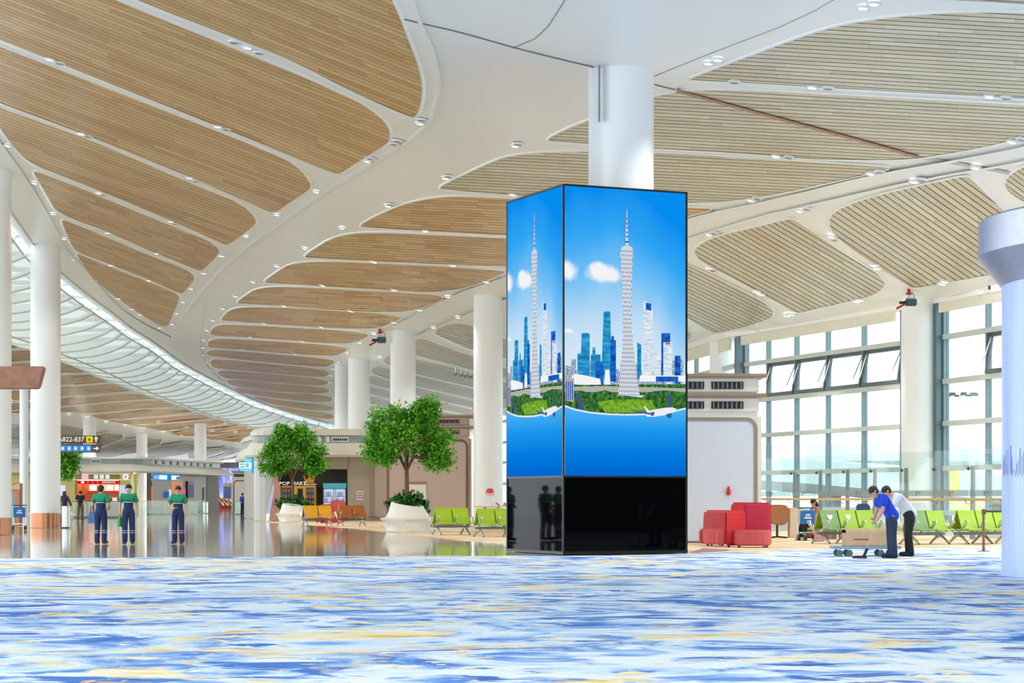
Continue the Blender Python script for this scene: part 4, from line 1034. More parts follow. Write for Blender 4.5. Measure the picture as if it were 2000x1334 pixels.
box('wall', NX0, NX1, 0.0, 0.3, 3.02, 3.75, TAUPE, cb)          # over the niche
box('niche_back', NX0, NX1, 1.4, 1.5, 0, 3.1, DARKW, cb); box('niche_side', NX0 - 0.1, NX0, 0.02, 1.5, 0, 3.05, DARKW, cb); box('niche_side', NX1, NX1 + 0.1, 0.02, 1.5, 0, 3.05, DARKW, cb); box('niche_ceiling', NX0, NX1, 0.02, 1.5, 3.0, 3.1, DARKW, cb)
box('wall', NX1 + 0.02, pj(735), 0.0, 0.3, 0, 3.75, TAUPE, cb)
for a in (613, 644, 681): box('wall_joint', pj(a), pj(a) + 0.02, -0.004, 0.01, 3.1, 3.7, DARKW, cb)
d = box('door', pj(685), pj(722), -0.02, 0.02, 0, 2.45, mat('door_taupe', (182, 166, 146), 0.5), cb)
box('handle', pj(683.6), pj(685.2), -0.06, -0.02, 0.7, 1.05, mat('brass', (220, 196, 140), 0.35, 0.8), d)
RD = mat('notice_red', (206, 60, 66), 0.6)
for i, z in enumerate((1.48, 0.62)):
    nb = box('notice', pj(697), pj(709), -0.035, -0.021, z - 0.25, z + 0.25, WHITE, d)
    glyphs('notice_glyph', RD, nb, pj(703), -0.0355, z, [4, 5, 5], 0.05, 0.09)
box('pilaster', pj(733), pj(752), -0.35, 0.4, 0, 3.6, ROSE, cb); box('wall', pj(735), pj(860), 0.4, 0.7, 0, 3.75, mat('wall_rose', (186, 160, 142), 0.5), cb)
box('plinth', pj(730), pj(760), -0.5, 0.6, 0, 0.22, mat('plinth_bronze', (150, 130, 100), 0.4, 0.4), cb)
pz = empty('column_pair', (px2x(773, 116), 116, 0), label='pale glossy half-round pier between the shop wall and rose pod', cat='pier')
autosmooth(MB().lathe([(0.32, 0), (0.32, 3.6)], 20).build('shaft', mat('pier_pearl', (214, 214, 210), 0.2, 0.2), pz))
po = empty('notice_poster', (px2x(815, 97.46), 97.46, 0), label='white poster with red speech bubble on the rose wall', cat='poster')
zc = py2z(945, 97.3); zb = py2z(975, 97.3)
box('board', -0.41, 0.41, -0.02, 0.0, zb, zc, mat('poster_white', (226, 224, 220), 0.5), po); box('poster_header', -0.41, 0.41, -0.03, -0.019, zc - 0.02, zc + 0.08, mat('poster_brown', (150, 120, 96), 0.5), po)
box('speech_bubble', -0.30, -0.12, -0.028, -0.019, zb + 0.33, zb + 0.45, REDF, po, bevel=0.004)
for k in range(8):
    MB().tube([(-0.18 + k * 0.055, -0.024, zb + 0.16 + 0.02 * (k % 3)), (-0.16 + k * 0.055, -0.024, zb + 0.30 + 0.04 * (k % 2))], 0.008, 4).build('drawn_figure', REDF if k % 2 else DGREY, po)

# vending machines in the niche
ym = mat('vending_yellow', (238, 172, 18), 0.4); 
vy = cbo.y + 0.25
v1 = empty('toy_vending_machine', (px2x(581, vy), vy, 0.0), label='yellow toy vending machine with a crown on top', cat='vending machine')
vw = 1.07; vt = py2z(949, vy)
MB().box(-vw, vw, 0.05, 1.0, 0.0, vt).build('cabinet', ym, v1, bevel=0.03)
def pane(parent, a, b, z0, z1, seed, rows=4, cols=4):
    rr = random.Random(seed); w = box('display_window', a, b, 0.03, 0.055, z0, z1, mat('vend_dark', (40, 46, 44), 0.2), parent)
    for i in range(rows):
        for j in range(cols):
            x = a + (b - a) * (j + 0.2) / cols; z = z0 + (z1 - z0) * (i + 0.15) / rows
            box('toy_box', x, x + (b - a) / cols * 0.62, 0.015, 0.035, z, z + (z1 - z0) / rows * 0.6, mat('toy%d' % rr.randrange(4), [(120, 130, 120), (90, 110, 110), (150, 150, 140), (170, 120, 90)][rr.randrange(4)], 0.5), w)
pane(v1, -vw + 0.08, -0.22, 0.65, vt - 0.10, 1, 4, 4); pane(v1, vw - 0.58, vw - 0.08, 0.25, vt - 0.10, 2, 5, 3)
box('control_screen', 0.0, 0.30, 0.03, 0.06, vt - 0.95, vt - 0.16, BLACK, v1); box('pickup_flap', -0.16, 0.40, 0.02, 0.06, 0.55, 0.72, mat('flap_ochre', (196, 138, 12), 0.5), v1)
lt = emat('letter_white', (255, 252, 240), 0.95)
text('lettering', 'POP MART', 0.30, lt, v1, (-0.28, 0.04, vt + 0.13), depth=0.02, sx=1.12)
text('lettering', 'ROBO SHOP', 0.13, lt, v1, (0.73, 0.04, vt + 0.08), depth=0.02)
cr = MB().prism([(-0.26, 0), (0.26, 0), (0.30, 0.34), (0.14, 0.18), (0.0, 0.42), (-0.14, 0.18), (-0.30, 0.34)], lambda a, b: (a + 0.70, 0.05, vt + 0.17 + b), lambda a, b: (a + 0.70, 0.12, vt + 0.17 + b)).build('crown', ym, v1)
for (a, b) in ((-0.31, 0.38), (0.0, 0.46), (0.31, 0.38)): MB().ball((0.70 + a, 0.085, vt + 0.17 + b), 0.06, 0.04, 0.06, 10, 6).build('crown_ball', ym, cr)
v2 = empty('drinks_fridge', (px2x(653.5, vy), vy, 0.0), label='glowing two-door drinks fridge with turquoise header', cat='fridge')
MB().box(-0.68, 0.68, 0.1, 0.95, 0, vt + 0.16).build('cabinet', mat('fridge_grey', (120, 130, 134), 0.4), v2, bevel=0.02)
box('header', -0.68, 0.68, 0.06, 0.12, vt - 0.14, vt + 0.16, emat('fridge_teal', (80, 176, 190), 0.8), v2)
glyphs('header_glyph', mat('header_tan', (200, 190, 150), 0.5), v2, 0, 0.059, vt + 0.01, [9], 0.07, 0.07)
box('light_box', -0.62, 0.62, 0.07, 0.11, 0.3, vt - 0.16, emat('fridge_light', (190, 214, 255), 1.1), v2)
for s in (-1, 1):
    dr = MB(); x0, x1 = (-0.66, -0.02) if s < 0 else (0.02, 0.66)
    dr.box(x0, x0 + 0.05, 0.02, 0.08, 0.2, vt - 0.15).box(x1 - 0.05, x1, 0.02, 0.08, 0.2, vt - 0.15).box(x0, x1, 0.02, 0.08, 0.2, 0.27).box(x0, x1, 0.02, 0.08, vt - 0.21, vt - 0.15)
    do = dr.build('door', mat('fridge_frame', (150, 170, 186), 0.4), v2)
    for i in range(4):
        z = 0.36 + i * (vt - 0.6) / 4; box('shelf', x0 + 0.05, x1 - 0.05, 0.04, 0.07, z - 0.04, z, MGREY, do)
        for j in range(5):
            c = [(30, 130, 90), (220, 232, 245), (60, 90, 160), (210, 210, 220), (200, 90, 110)][(i + j * 2) % 5]
            x = x0 + 0.11 + j * 0.10
            MB().lathe([(0.032, z), (0.032, z + 0.2), (0.014, z + 0.26), (0.014, z + 0.3)], 8, x, 0.045).build('bottle', mat('bottle_%d_%d_%d' % c, c, 0.3), do)
# leaf-shaped totem
tt = empty('leaf_totem', (*fl(533, 1018.5), 0), label='pink leaf-shaped standing totem with narrow screen', cat='totem')
h = 2.62; prof = [(-0.28, 0), (0.28, 0), (0.36, 0.8), (0.38, 1.6), (0.30, 2.2), (0.10, 2.55), (0.0, h), (-0.06, 2.5), (-0.14, 2.0), (-0.22, 1.2)]
MB().prism(chaikin(prof, 1), lambda a, b: (a + 0.05, 0, b), lambda a, b: (a + 0.05, 0.22, b)).build('leaf_body', mat('totem_pink', (214, 160, 142), 0.4), tt)
MB().prism([(-0.36, 0.45), (-0.16, 0.45), (0.08, 1.9), (0.02, 2.2)], lambda a, b: (a, -0.03, b), lambda a, b: (a, 0.02, b)).build('screen', emat('totem_screen', (196, 196, 224), 0.9), tt)
MB().prism([(-0.40, 0), (-0.22, 0), (-0.16, 0.45), (-0.36, 0.45)], lambda a, b: (a, -0.03, b), lambda a, b: (a, 0.16, b)).build('foot', STEEL, tt)

# ------------------------------------------------------------------ trees in planters
def leafmat(name, cols):
    m = bpy.data.materials.new(name); m.use_nodes = True; nt = m.node_tree; b = nt.nodes['Principled BSDF']
    g = nt.nodes.new('ShaderNodeNewGeometry'); r = nt.nodes.new('ShaderNodeValToRGB'); els = r.color_ramp.elements
    while len(els) < len(cols): els.new(0.5)
    for i, c in enumerate(cols): els[i].position = i / (len(cols) - 1); els[i].color = rgb(*c)
    nt.links.new(g.outputs['Random Per Island'], r.inputs['Fac']); nt.links.new(r.outputs['Color'], b.inputs['Base Color'])
    b.inputs['Roughness'].default_value = 0.4
    return m
LEAF = leafmat('tree_leaf', [(56, 132, 26), (92, 178, 36), (128, 210, 56), (72, 156, 34), (146, 220, 76)])
LEAFD = leafmat('dark_leaf', [(24, 84, 30), (44, 120, 40), (70, 150, 56)])
def leaf(mb, p, size, rr, wide=0.5):
    d = Vector((rr.gauss(0, 1), rr.gauss(0, 1), rr.gauss(-0.1, 0.7))).normalized(); s = d.cross(Vector((rr.gauss(0, .4), rr.gauss(0, .4), 1))).normalized(); n = s.cross(d)
    L = size * rr.uniform(0.7, 1.25); w = L * wide * 0.5
    a = p; b = p + d * L * 0.45 + s * w - n * L * 0.06; c = p + d * L; e = p + d * L * 0.45 - s * w - n * L * 0.06; m = p + d * L * 0.5 + n * L * 0.03
    mb.add([a, b, m, e, c], [(0, 1, 2), (0, 2, 3), (1, 4, 2), (2, 4, 3)])
def tree(px, pybase, label, crown, trunk_top, planter_z, seed, nclump, nleaf, lsize, tr=0.10):
    """crown: list of (cx, cy, cz, rx, ry, rz) lobes in local metres"""
    rr = random.Random(seed); X, Y = fl(px, pybase)
    r = empty('potted_tree', (X, Y, 0), label=label, cat='tree')
    tips = []
    for i in range(nclump):
        lb = crown[rr.randrange(len(crown))] if i >= len(crown) * 3 else crown[i % len(crown)]
        v = Vector((rr.gauss(0, 1), rr.gauss(0, 1), rr.gauss(0, 1))).normalized() * (rr.uniform(0.35, 1.0) ** 0.5)
        tips.append(Vector((lb[0] + v.x * lb[3], lb[1] + v.y * lb[4], lb[2] + v.z * lb[5])))
    tk = MB(); T = Vector((0, 0, trunk_top))
    tk.tube([(0, 0, planter_z - 0.1), (0.02, 0, planter_z + (trunk_top - planter_z) * 0.5), T], [tr * 1.15, tr * 0.95, tr * 0.8], 10)
    mains = []
    for k in range(6):
        t = 2 * PI * k / 6 + 0.4; e = T + Vector((math.cos(t) * 0.75, math.sin(t) * 0.75, 0.75 + 0.3 * (k % 2)))
        m = T + Vector((math.cos(t) * 0.30, math.sin(t) * 0.30, 0.40)); tk.tube([T - Vector((0, 0, 0.12)), m, e], [tr * 0.55, tr * 0.42, tr * 0.28], 7); mains += [m, e]
    e = T + Vector((0.05, 0, 1.5)); tk.tube([T, T + Vector((0, 0, 0.7)), e], [tr * 0.6, tr * 0.45, tr * 0.25], 7); mains += [e, T + Vector((0, 0, 0.7))]
    tk.build('trunk', BARK, r, smooth=True)
    br = MB(); lf = MB()
    for p in tips:
        q = min(mains, key=lambda w: (w - p).length + max(0, w.z - p.z)); mid = (q + p) / 2 + Vector((rr.uniform(-.1, .1), rr.uniform(-.1, .1), 0.08))
        br.tube([q, mid, p], [tr * 0.2, tr * 0.13, tr * 0.05], 5, cap=False)
        for k in range(nleaf):
            o = Vector((rr.gauss(0, 0.17), rr.gauss(0, 0.17), rr.gauss(0, 0.13)))
            leaf(lf, p + o, lsize, rr)
        for k in range(nleaf // 5):
            t = rr.uniform(0.5, 1); leaf(lf, mid.lerp(p, t) + Vector((rr.gauss(0, .1), rr.gauss(0, .1), rr.gauss(0, .08))), lsize, rr)
    br.build('branches', BARK, r, fixn=False)['kind'] = 'stuff'
    lf.build('foliage', LEAF, r, fixn=False)['kind'] = 'stuff'
    return r
def planter(px, py, w, h, label, seed, plants=True, twist=4):
    X, Y = fl(px, py); r = empty('planter', (X, Y, 0), label=label, cat='planter'); mb = MB(); n = 72; R1 = w / 2
    prof = [(0.80, 0.0, 0.0), (0.80, 0.04, 0.02), (0.83, 0.2, 0.045), (0.89, 0.34, 0.045), (1.0, 0.45, 0.0), (1.0, 0.48, 0.0), (0.82, 0.52, 0.0), (0.72, 0.72, 0.0), (0.64, 0.92, 0.0), (0.60, 1.0, 0.0), (0.57, 1.0, 0.0), (0.55, 0.9, 0.0)]
    vs = []
    for i, (a, z, amp) in enumerate(prof):
        for k in range(n):
            t = 2 * PI * k / n; q = a + amp * math.sin(twist * t + z * 9) + (0.035 * math.sin(t * 2 + 1) if i in (3, 4, 5) else 0)
            tilt = 0.10 * math.cos(t - 2.6) if i >= 8 else 0
            vs.append((R1 * q * math.cos(t), R1 * 0.8 * q * math.sin(t), (z + tilt) * h))
    fs = [(i * n + k, i * n + (k + 1) % n, (i + 1) * n + (k + 1) % n, (i + 1) * n + k) for i in range(len(prof) - 1) for k in range(n)]
    fs.append(tuple(range(n - 1, -1, -1)))
    MB().add(vs, fs).build('bowl', mat('planter_white', (238, 236, 232), 0.35, var=0.02), r); autosmooth(r.children[0], 32)
    MB().lathe([(0.01, 0.86 * h), (R1 * 0.5, 0.86 * h)], 24, cap=False).build('soil', SOIL, r)
    return r
def ground_plants(px, py, label, rad, z0, seed, n=520, size=0.30, hang=True):
    X, Y = fl(px, py); rr = random.Random(seed); mb = MB()
    for k in range(n):
        t = rr.uniform(0, 2 * PI); q = rad * math.sqrt(rr.uniform(0.02, 1)); z = z0 + rr.uniform(0.0, 0.55) * (1.2 - q / rad * 0.8)
        if hang and q > rad * 0.85 and math.cos(t) > 0.2: z -= rr.uniform(0, 0.45); q *= 1.08
        leaf(mb, Vector((q * math.cos(t), q * 0.8 * math.sin(t), z)), size, rr, 0.62)
    o = mb.build('undergrowth', LEAFD, None, loc=(X, Y, 0), fixn=False); tag(o, label, 'plants', kind='stuff')
planter(796, 1038, 2.12, 1.10, 'big white rippled planter under the larger tree', 1)
tree(794, 1037.5, 'larger leafy green tree with a clear trunk in the big rippled planter',
     [(-0.7, 0, 4.3, 0.95, 0.9, 0.75), (0.35, 0.1, 4.55, 0.9, 0.9, 0.72), (-1.15, 0.2, 3.45, 0.6, 0.7, 0.5), (1.15, 0, 3.75, 0.72, 0.7, 0.65), (0.0, -0.4, 3.7, 1.0, 0.8, 0.6), (1.25, 0.1, 2.95, 0.62, 0.6, 0.34), (-0.9, -0.1, 3.1, 0.55, 0.6, 0.32), (0.75, 0, 4.95, 0.5, 0.5, 0.4)],
     2.55, 0.95, 4, 230, 46, 0.19)
ground_plants(796, 1037.4, 'leafy philodendron plants spilling from the big planter', 0.78, 1.0, 5)
planter(572, 1019, 1.9, 0.95, 'smaller white rippled planter beside the pink totem', 2)
tree(571, 1018.6, 'smaller leafy green tree in front of the toy vending machine',
     [(-0.6, 0, 4.4, 0.85, 0.8, 0.6), (0.45, 0, 4.75, 0.75, 0.8, 0.6), (-1.15, 0, 3.6, 0.75, 0.7, 0.5), (1.1, 0, 3.9, 0.8, 0.7, 0.6), (0.0, -0.3, 3.75, 1.1, 0.8, 0.6), (1.2, 0, 3.2, 0.7, 0.6, 0.36), (-1.1, 0, 3.0, 0.7, 0.6, 0.30), (-0.55, 0, 5.1, 0.25, 0.25, 0.3)],
     2.5, 0.8, 9, 210, 42, 0.21)
ground_plants(571, 1018.5, 'leafy plants at the foot of the smaller tree', 0.95, 0.85, 6, 460, 0.32)
planter(112, 1022, 1.9, 0.95, 'white planter hidden behind the copper-footed column', 3)
tree(112, 1021.5, 'leafy tree half hidden behind the copper-footed column',
     [(0.0, 0, 3.5, 1.0, 0.8, 0.7), (0.45, 0, 2.9, 0.6, 0.6, 0.45), (0.5, 0, 3.6, 0.6, 0.6, 0.5)], 2.2, 0.8, 12, 100, 42, 0.21)

# ------------------------------------------------------------------ beam seating
def seat_bench(px, py, rz, front, rear, label, pitch=0.60, table=None, group=None, hearts=()):
    X, Y = fl(px, py); n = len(front); r = empty('seat_bench', (X, Y, 0), rz, label=label, cat='bench', group=group)
    L = n * pitch
    box('beam', -0.05, L + 0.05, 0.40, 0.50, 0.26, 0.35, MGREY, r)
    def seat(i, m, side):
        s = 1 if side == 0 else -1
        def T(x, y, z): return (x, 0.45 + s * (y - 0.45), z)
        x0, x1 = i * pitch + 0.025, (i + 1) * pitch - 0.025
        pr = [(-0.10, 0.44), (-0.06, 0.455), (0.05, 0.44), (0.22, 0.42), (0.30, 0.42)]
        def strip(prof, name):
            vs = []; 
            for (y, z) in prof: vs += [T(x0, y, z), T(x1, y, z), T(x1, y, z - 0.035) if name == 'seat' else T(x1, y + 0.035, z), T(x0, y, z - 0.035) if name == 'seat' else T(x0, y + 0.035, z)]
            k = len(prof); fs = [(0, 1, 2, 3), (4 * k - 1, 4 * k - 2, 4 * k - 3, 4 * k - 4)]
            for j in range(k - 1):
                for q in range(4): fs.append((j * 4 + q, j * 4 + (q + 1) % 4, (j + 1) * 4 + (q + 1) % 4, (j + 1) * 4 + q))
            return MB().add(vs, fs).build(name, m, r)
        strip(pr, 'seat')
        bk = strip([(0.20, 0.43), (0.23, 0.50), (0.32, 0.72), (0.39, 0.90), (0.41, 0.98)], 'backrest')
        if side == 0 and i in hearts:
            hp = []
            for k in range(20):
                t = 2 * PI * k / 20; hp.append((0.009 * 16 * math.sin(t) ** 3 * 0.72, 0.0085 * (13 * math.cos(t) - 5 * math.cos(2 * t) - 2 * math.cos(3 * t) - math.cos(4 * t)) * 0.72))
            cx = (x0 + x1) / 2
            MB().prism(hp, lambda a, b: (cx + a, 0.30 + (b + 0.1) * 0.27 - 0.004, 0.78 + b), lambda a, b: (cx + a, 0.30 + (b + 0.1) * 0.27 + 0.01, 0.78 + b)).build('heart_mark', WHITE, bk)
    for i, m in enumerate(front): seat(i, m, 0)
    for i, m in enumerate(rear): seat(i, m, 1)
    for i in range(n + 1):
        x = i * pitch
        for s in ((1, -1) if rear else (1,)):
            def T(y, z): return (x, 0.45 + s * (y - 0.45), z)
            MB().tube([T(0.30, 0.36), T(0.12, 0.52), T(0.05, 0.66), T(-0.06, 0.66), T(-0.07, 0.64), T(0.10, 0.47)], 0.026, 6).build('armrest', ALU, r)
    legs = [0.15 * pitch] + ([L / 2] if n > 2 else []) + [L - 0.15 * pitch]
    for x in legs:
        m = MB()
        for y in (0.02, 0.88): m.tube([(x, 0.45, 0.27), (x, 0.45 + (y - 0.45) * 0.4, 0.20), (x, y, 0.02)], [0.045, 0.04, 0.03], 6)
        m.tube([(x, 0.45, 0.2), (x, 0.45, 0.42)], 0.045, 6)
        lg = m.build('leg', ALU, r)
        for y in (0.02, 0.88): MB().lathe([(0.03, 0), (0.03, 0.025)], 8, x, y).build('foot_pad', BLACK, lg)
    if table is not None:
        tb = MB().box(table, table + 0.5, 0.1, 0.8, 0.40, 0.43).build('side_table', DGREY, r)
    return r
G_, S_, Y_, B_ = GREENSEAT, SAGESEAT, YELLOWSEAT, BROWNSEAT
d18 = math.radians(16)
seat_bench(1616, 1062.5, math.radians(28), [S_, G_, G_], [G_, G_, G_], 'green bench with white heart marks behind the cardboard box', 0.66, hearts=(0, 1))
seat_bench(1790, 1064, math.radians(28), [S_, G_], [G_, G_], 'green two-seat bench right of the bending men', 0.66)
seat_bench(1887, 1063, math.radians(28), [G_, G_, G_], [G_, G_, G_], 'green bench beyond the bronze belt post', 0.66)
seat_bench(857, 1045, math.radians(24), [G_, G_], [G_, G_], 'lime bench just right of the big planter', 0.66, table=1.34)
seat_bench(940, 1049, math.radians(24), [G_, G_], [G_, G_], 'lime bench touching the left edge of the display tower', 0.66)
seat_bench(597, 1028, math.radians(22), [Y_, Y_], [B_, B_], 'amber bench in front of the toy vending machine', 0.70)
seat_bench(666, 1027, math.radians(22), [B_, B_], [Y_, Y_], 'caramel and amber bench in front of the drinks fridge', 0.66, table=1.36)

# ------------------------------------------------------------------ red sofas and other lounge furniture, right
def sofa(px, py, rz, label, mirror=1, mats=None):
    X, Y = fl(px, py); r = empty('lounge_sofa', (X, Y, 0), rz, label=label, cat='sofa'); m1, m2, m3 = mats
    s = mirror
    sx = lambda a, b: (min(s * a, s * b), max(s * a, s * b))
    seat = [(0.0, 0.0), (0.10, -0.32), (0.35, -0.48), (0.75, -0.48), (1.0, -0.30), (1.06, 0.0), (1.06, 0.35), (0.0, 0.35)]
    MB().prism([(s * a, b) for a, b in chaikin(seat, 1)], lambda a, b: (a, b, 0.05), lambda a, b: (a, b, 0.47)).build('seat', m3, r, bevel=0.04, bseg=3)
    a, b = sx(0.36, 1.10); 
    MB().hexa([(a, 0.30, 0.05), (b, 0.30, 0.05), (b, 0.52, 0.05), (a, 0.52, 0.05)], [(a, 0.42, 1.22), (b, 0.42, 1.22), (b, 0.58, 1.22), (a, 0.58, 1.22)]).build('tall_backrest', m2, r, bevel=0.06, bseg=3)
    a, b = sx(-0.22, 0.42)
    MB().hexa([(a, -0.20, 0.05), (b, 0.25, 0.05), (b, 0.50, 0.05), (a, 0.05, 0.05)], [(a, -0.14, 1.0), (b, 0.36, 1.0), (b, 0.52, 1.0), (a, 0.08, 1.0)]).build('low_backrest', m1, r, bevel=0.06, bseg=3)
    a, b = sx(-0.42, -0.24)
    MB().box(a, b, -0.15, 0.45, 0.05, 0.47).build('side_seat', m3, r, bevel=0.05, bseg=3)
    for q in ((0.15, -0.2), (0.9, -0.2), (0.9, 0.4), (-0.1, 0.1)): MB().lathe([(0.03, 0), (0.03, 0.06)], 8, s * q[0], q[1]).build('foot', BLACK, r)
    return r
sofa(1431, 1069, 0.0, 'red and crimson lounge sofa, the nearer of two', 1, (REDF, CRIMF, ROSEF))
sofa(1388, 1065.5, math.radians(-62), 'red lounge sofa half behind the nearer one, next to the white pod', 1, (ROSEF, REDF, ROSEF))
lc = empty('lounge_chair', (*fl(1520, 1052), 0), label='tan leather shell chair right of the red sofas', cat='chair')
MB().prism(chaikin([(-0.34, 0.5), (0.22, 0.42), (0.33, 0.6), (0.34, 1.0), (0.28, 1.12), (-0.34, 1.12)], 1), lambda a, b: (a, 0, b), lambda a, b: (a, 0.6, b)).build('shell', mat('tan_leather', (166, 108, 66), 0.55), lc, bevel=0.03)
MB().tube([(0, 0.3, 0.45), (0, 0.3, 0.06)], 0.04, 8).build('stem', BLACK, lc); MB().tube([(-0.3, 0.2, 0.03), (0, 0.3, 0.06), (0.32, 0.2, 0.03)], 0.03, 6).build('base', BLACK, lc)
pt = empty('low_partition', (*fl(1556, 1050), 0), label='beige low partition screen beside the tan chair', cat='partition')
MB().hexa([(-0.26, 0, 0), (0.22, 0, 0), (0.22, 0.1, 0), (-0.26, 0.1, 0)], [(-0.24, 0, 1.02), (0.24, 0, 1.0), (0.24, 0.1, 1.0), (-0.24, 0.1, 1.02)]).build('panel', mat('beige_panel', (214, 196, 172), 0.6), pt, bevel=0.02); box('edge_trim', -0.29, -0.24, -0.01, 0.11, 0, 1.0, WOODT, pt)
pt2 = empty('low_partition', (*fl(1640, 1040), 0), label='long pale low partition behind the green heart bench', cat='partition')
box('panel', -0.75, 1.9, 0, 0.08, 0.25, 0.98, mat('pale_panel', (216, 214, 206), 0.6), pt2, bevel=0.02); 
for a in (-0.6, 1.7): box('foot', a, a + 0.08, -0.1, 0.18, 0, 0.26, MGREY, pt2)
bc = empty('lounge_chair', (*fl(1687, 1042), 0), label='navy high-backed chair peeking over the green bench', cat='chair')
MB().hexa([(-0.30, 0, 0.35), (0.30, 0, 0.35), (0.30, 0.12, 0.35), (-0.30, 0.12, 0.35)], [(-0.25, 0.08, 1.12), (0.25, 0.08, 1.12), (0.25, 0.18, 1.12), (-0.25, 0.08 + .1, 1.12)]).build('backrest', mat('navy_chair', (34, 64, 112), 0.6), bc, bevel=0.05)
box('seat', -0.3, 0.3, -0.45, 0.1, 0.32, 0.45, mat('navy_chair', (34, 64, 112), 0.6), bc, bevel=0.04)
for a in (-0.24, 0.24): box('leg', a - 0.02, a + 0.02, -0.4, -0.36, 0, 0.33, STEEL, bc); box('leg', a - 0.02, a + 0.02, 0.06, 0.1, 0, 0.33, STEEL, bc)
# bronze belt post
bp_ = empty('belt_post', (*fl(1921, 1077), 0), label='bronze belt barrier post near the pale blue pillar', cat='barrier')
PB = mat('post_bronze', (140, 104, 84), 0.35, 0.7)
autosmooth(MB().lathe([(0.16, 0), (0.16, 0.015), (0.035, 0.03), (0.035, 1.06), (0.0, 1.07)], 18, cap=False).build('post', PB, bp_)); box('belt_cassette', -0.04, 0.05, -0.045, 0.045, 0.93, 1.05, PB, bp_); box('belt', 0.05, 1.2, -0.003, 0.003, 0.98, 1.03, mat('belt_brown', (96, 72, 58), 0.6), bp_)
bp2 = empty('belt_post', (fl(1921, 1077)[0] + 1.25, fl(1921, 1077)[1], 0), label='bronze belt barrier post hidden behind the pale blue pillar', cat='barrier')
autosmooth(MB().lathe([(0.16, 0), (0.16, 0.015), (0.035, 0.03), (0.035, 1.06), (0.0, 1.07)], 18, cap=False).build('post', PB, bp2))

# luggage trolleys
def trolley(px, py, rz, label, sign):
    r = empty('luggage_trolley', (*fl(px, py), 0), rz, label=label, cat='trolley')
    for s in (-0.26, 0.26):
        MB().tube([(s, -0.28, 0.20), (s * 0.8, 0.35, 0.24)], 0.018, 6).build('base_rail', ALU, r)
        MB().tube([(s, 0.34, 0.2), (s, 0.36, 0.6), (s, 0.30, 1.02)], 0.018, 6).build('upright', ALU, r)
        for y in (-0.25, 0.3):
            w = MB().tube([(s - 0.03, y, 0.09), (s + 0.03, y, 0.09)], 0.09, 12).build('wheel', BLACK, r)
            MB().tube([(s, y, 0.1), (s, y, 0.21)], 0.02, 6).build('caster_fork', ALU, w)
    MB().tube([(-0.3, 0.28, 1.03), (0.3, 0.28, 1.03)], 0.025, 8).build('handle', mat('handle_blue', (40, 90, 150), 0.5), r)
    b = MB().hexa([(-0.25, 0.22, 0.52), (0.25, 0.22, 0.52), (0.25, 0.25, 0.52), (-0.25, 0.25, 0.52)], [(-0.25, 0.16, 0.94), (0.25, 0.16, 0.94), (0.25, 0.19, 0.94), (-0.25, 0.19, 0.94)]).build('sign_plate', mat('trolley_blue', (24, 112, 190), 0.45), r)
    glyphs('sign_glyph', WHITE, b, 0, 0.190, 0.76, [2, 3], 0.06, 0.06, th=0.02)
    MB().box(-0.24, 0.24, 0.05, 0.3, 0.24, 0.27).build('tray', ALU, r)
    return r
trolley(1582, 1056, math.radians(14), 'luggage trolley with blue plate by the green heart bench', '')
trolley(37, 1035, math.radians(8), 'luggage trolley with blue plate at the far left column', '')

# ------------------------------------------------------------------ food shop on the far left
SY = 178.0
sh = empty('food_shop', (px2x(60, SY), SY, 0), label='low cream-roofed food shop with a glowing red counter', cat='building')
so = Vector((px2x(60, SY), SY)); sj = lambda x: px2x(x, SY) - so.x
corner = sj(258); endx, endy = px2x(428, 204) - so.x, 204 - SY
side = lambda t: (corner + 1.2 + (endx - corner - 1.2) * t, 2.5 + (endy - 2.5) * t)
spath = [(-6, 0), (corner - 1.0, 0), (corner, 0.25), (corner + 0.7, 0.9), (corner + 1.2, 2.5), (endx, endy)]
MB().sweep([(0, 3.45), (1.3, 3.45), (1.35, 3.6), (0.7, 4.0), (0.25, 4.22), (0, 4.22)], spath).build('fascia', CREAM, sh)
MB().sweep([(0, 4.22), (0.10, 4.22), (0.10, 4.64), (0, 4.64)], spath).build('service_band', GREYB, sh)
MB().sweep([(0, 4.64), (0.5, 4.64), (0.35, 4.82), (-2, 4.86), (-2, 4.64)], spath).build('roof_edge', CREAM, sh)
vt_ = MB(); box('vent', sj(178), sj(198), -0.16, 0.02, 4.28, 4.60, WHITE, sh)
for k in range(8): a = sj(179.5 + k * 2.2); box('vent_slot', a, a + 0.06, -0.175, -0.155, 4.34, 4.52, BLACK, sh)
for k in range(9):
    t = 0.06 + k * 0.1; x, y = side(t); box('vent', x - 0.02, x + 0.15, y - 0.5, y + 0.6, 4.28, 4.58, mat('vent_grey', (150, 156, 150), 0.5), sh)
GOLD = mat('shop_gold', (186, 170, 104), 0.4, 0.3, var=0.06)
box('wall', -6, sj(147), 0, 0.3, 0, 3.45, GOLD, sh); box('wall', sj(233), corner, 0, 0.3, 0, 3.45, GOLD, sh); box('sign_band', sj(147), sj(233), -0.05, 0.3, 2.84, 3.45, mat('sign_band_olive', (150, 136, 74), 0.45, 0.2), sh)
for z in (2.84, 3.34): box('gold_strip', sj(142), corner, -0.09, -0.04, z, z + 0.06, emat('gold_strip_light', (255, 240, 180), 0.9), sh)
box('lit_sign', sj(160), sj(173), -0.12, -0.05, 2.92, 3.33, emat('sign_pink', (255, 188, 220), 1.0), sh)
glyphs('lit_glyph', emat('sign_letters', (226, 234, 250), 1.0), sh, sj(199), -0.06, 3.12, [3], 0.36, 0.34)
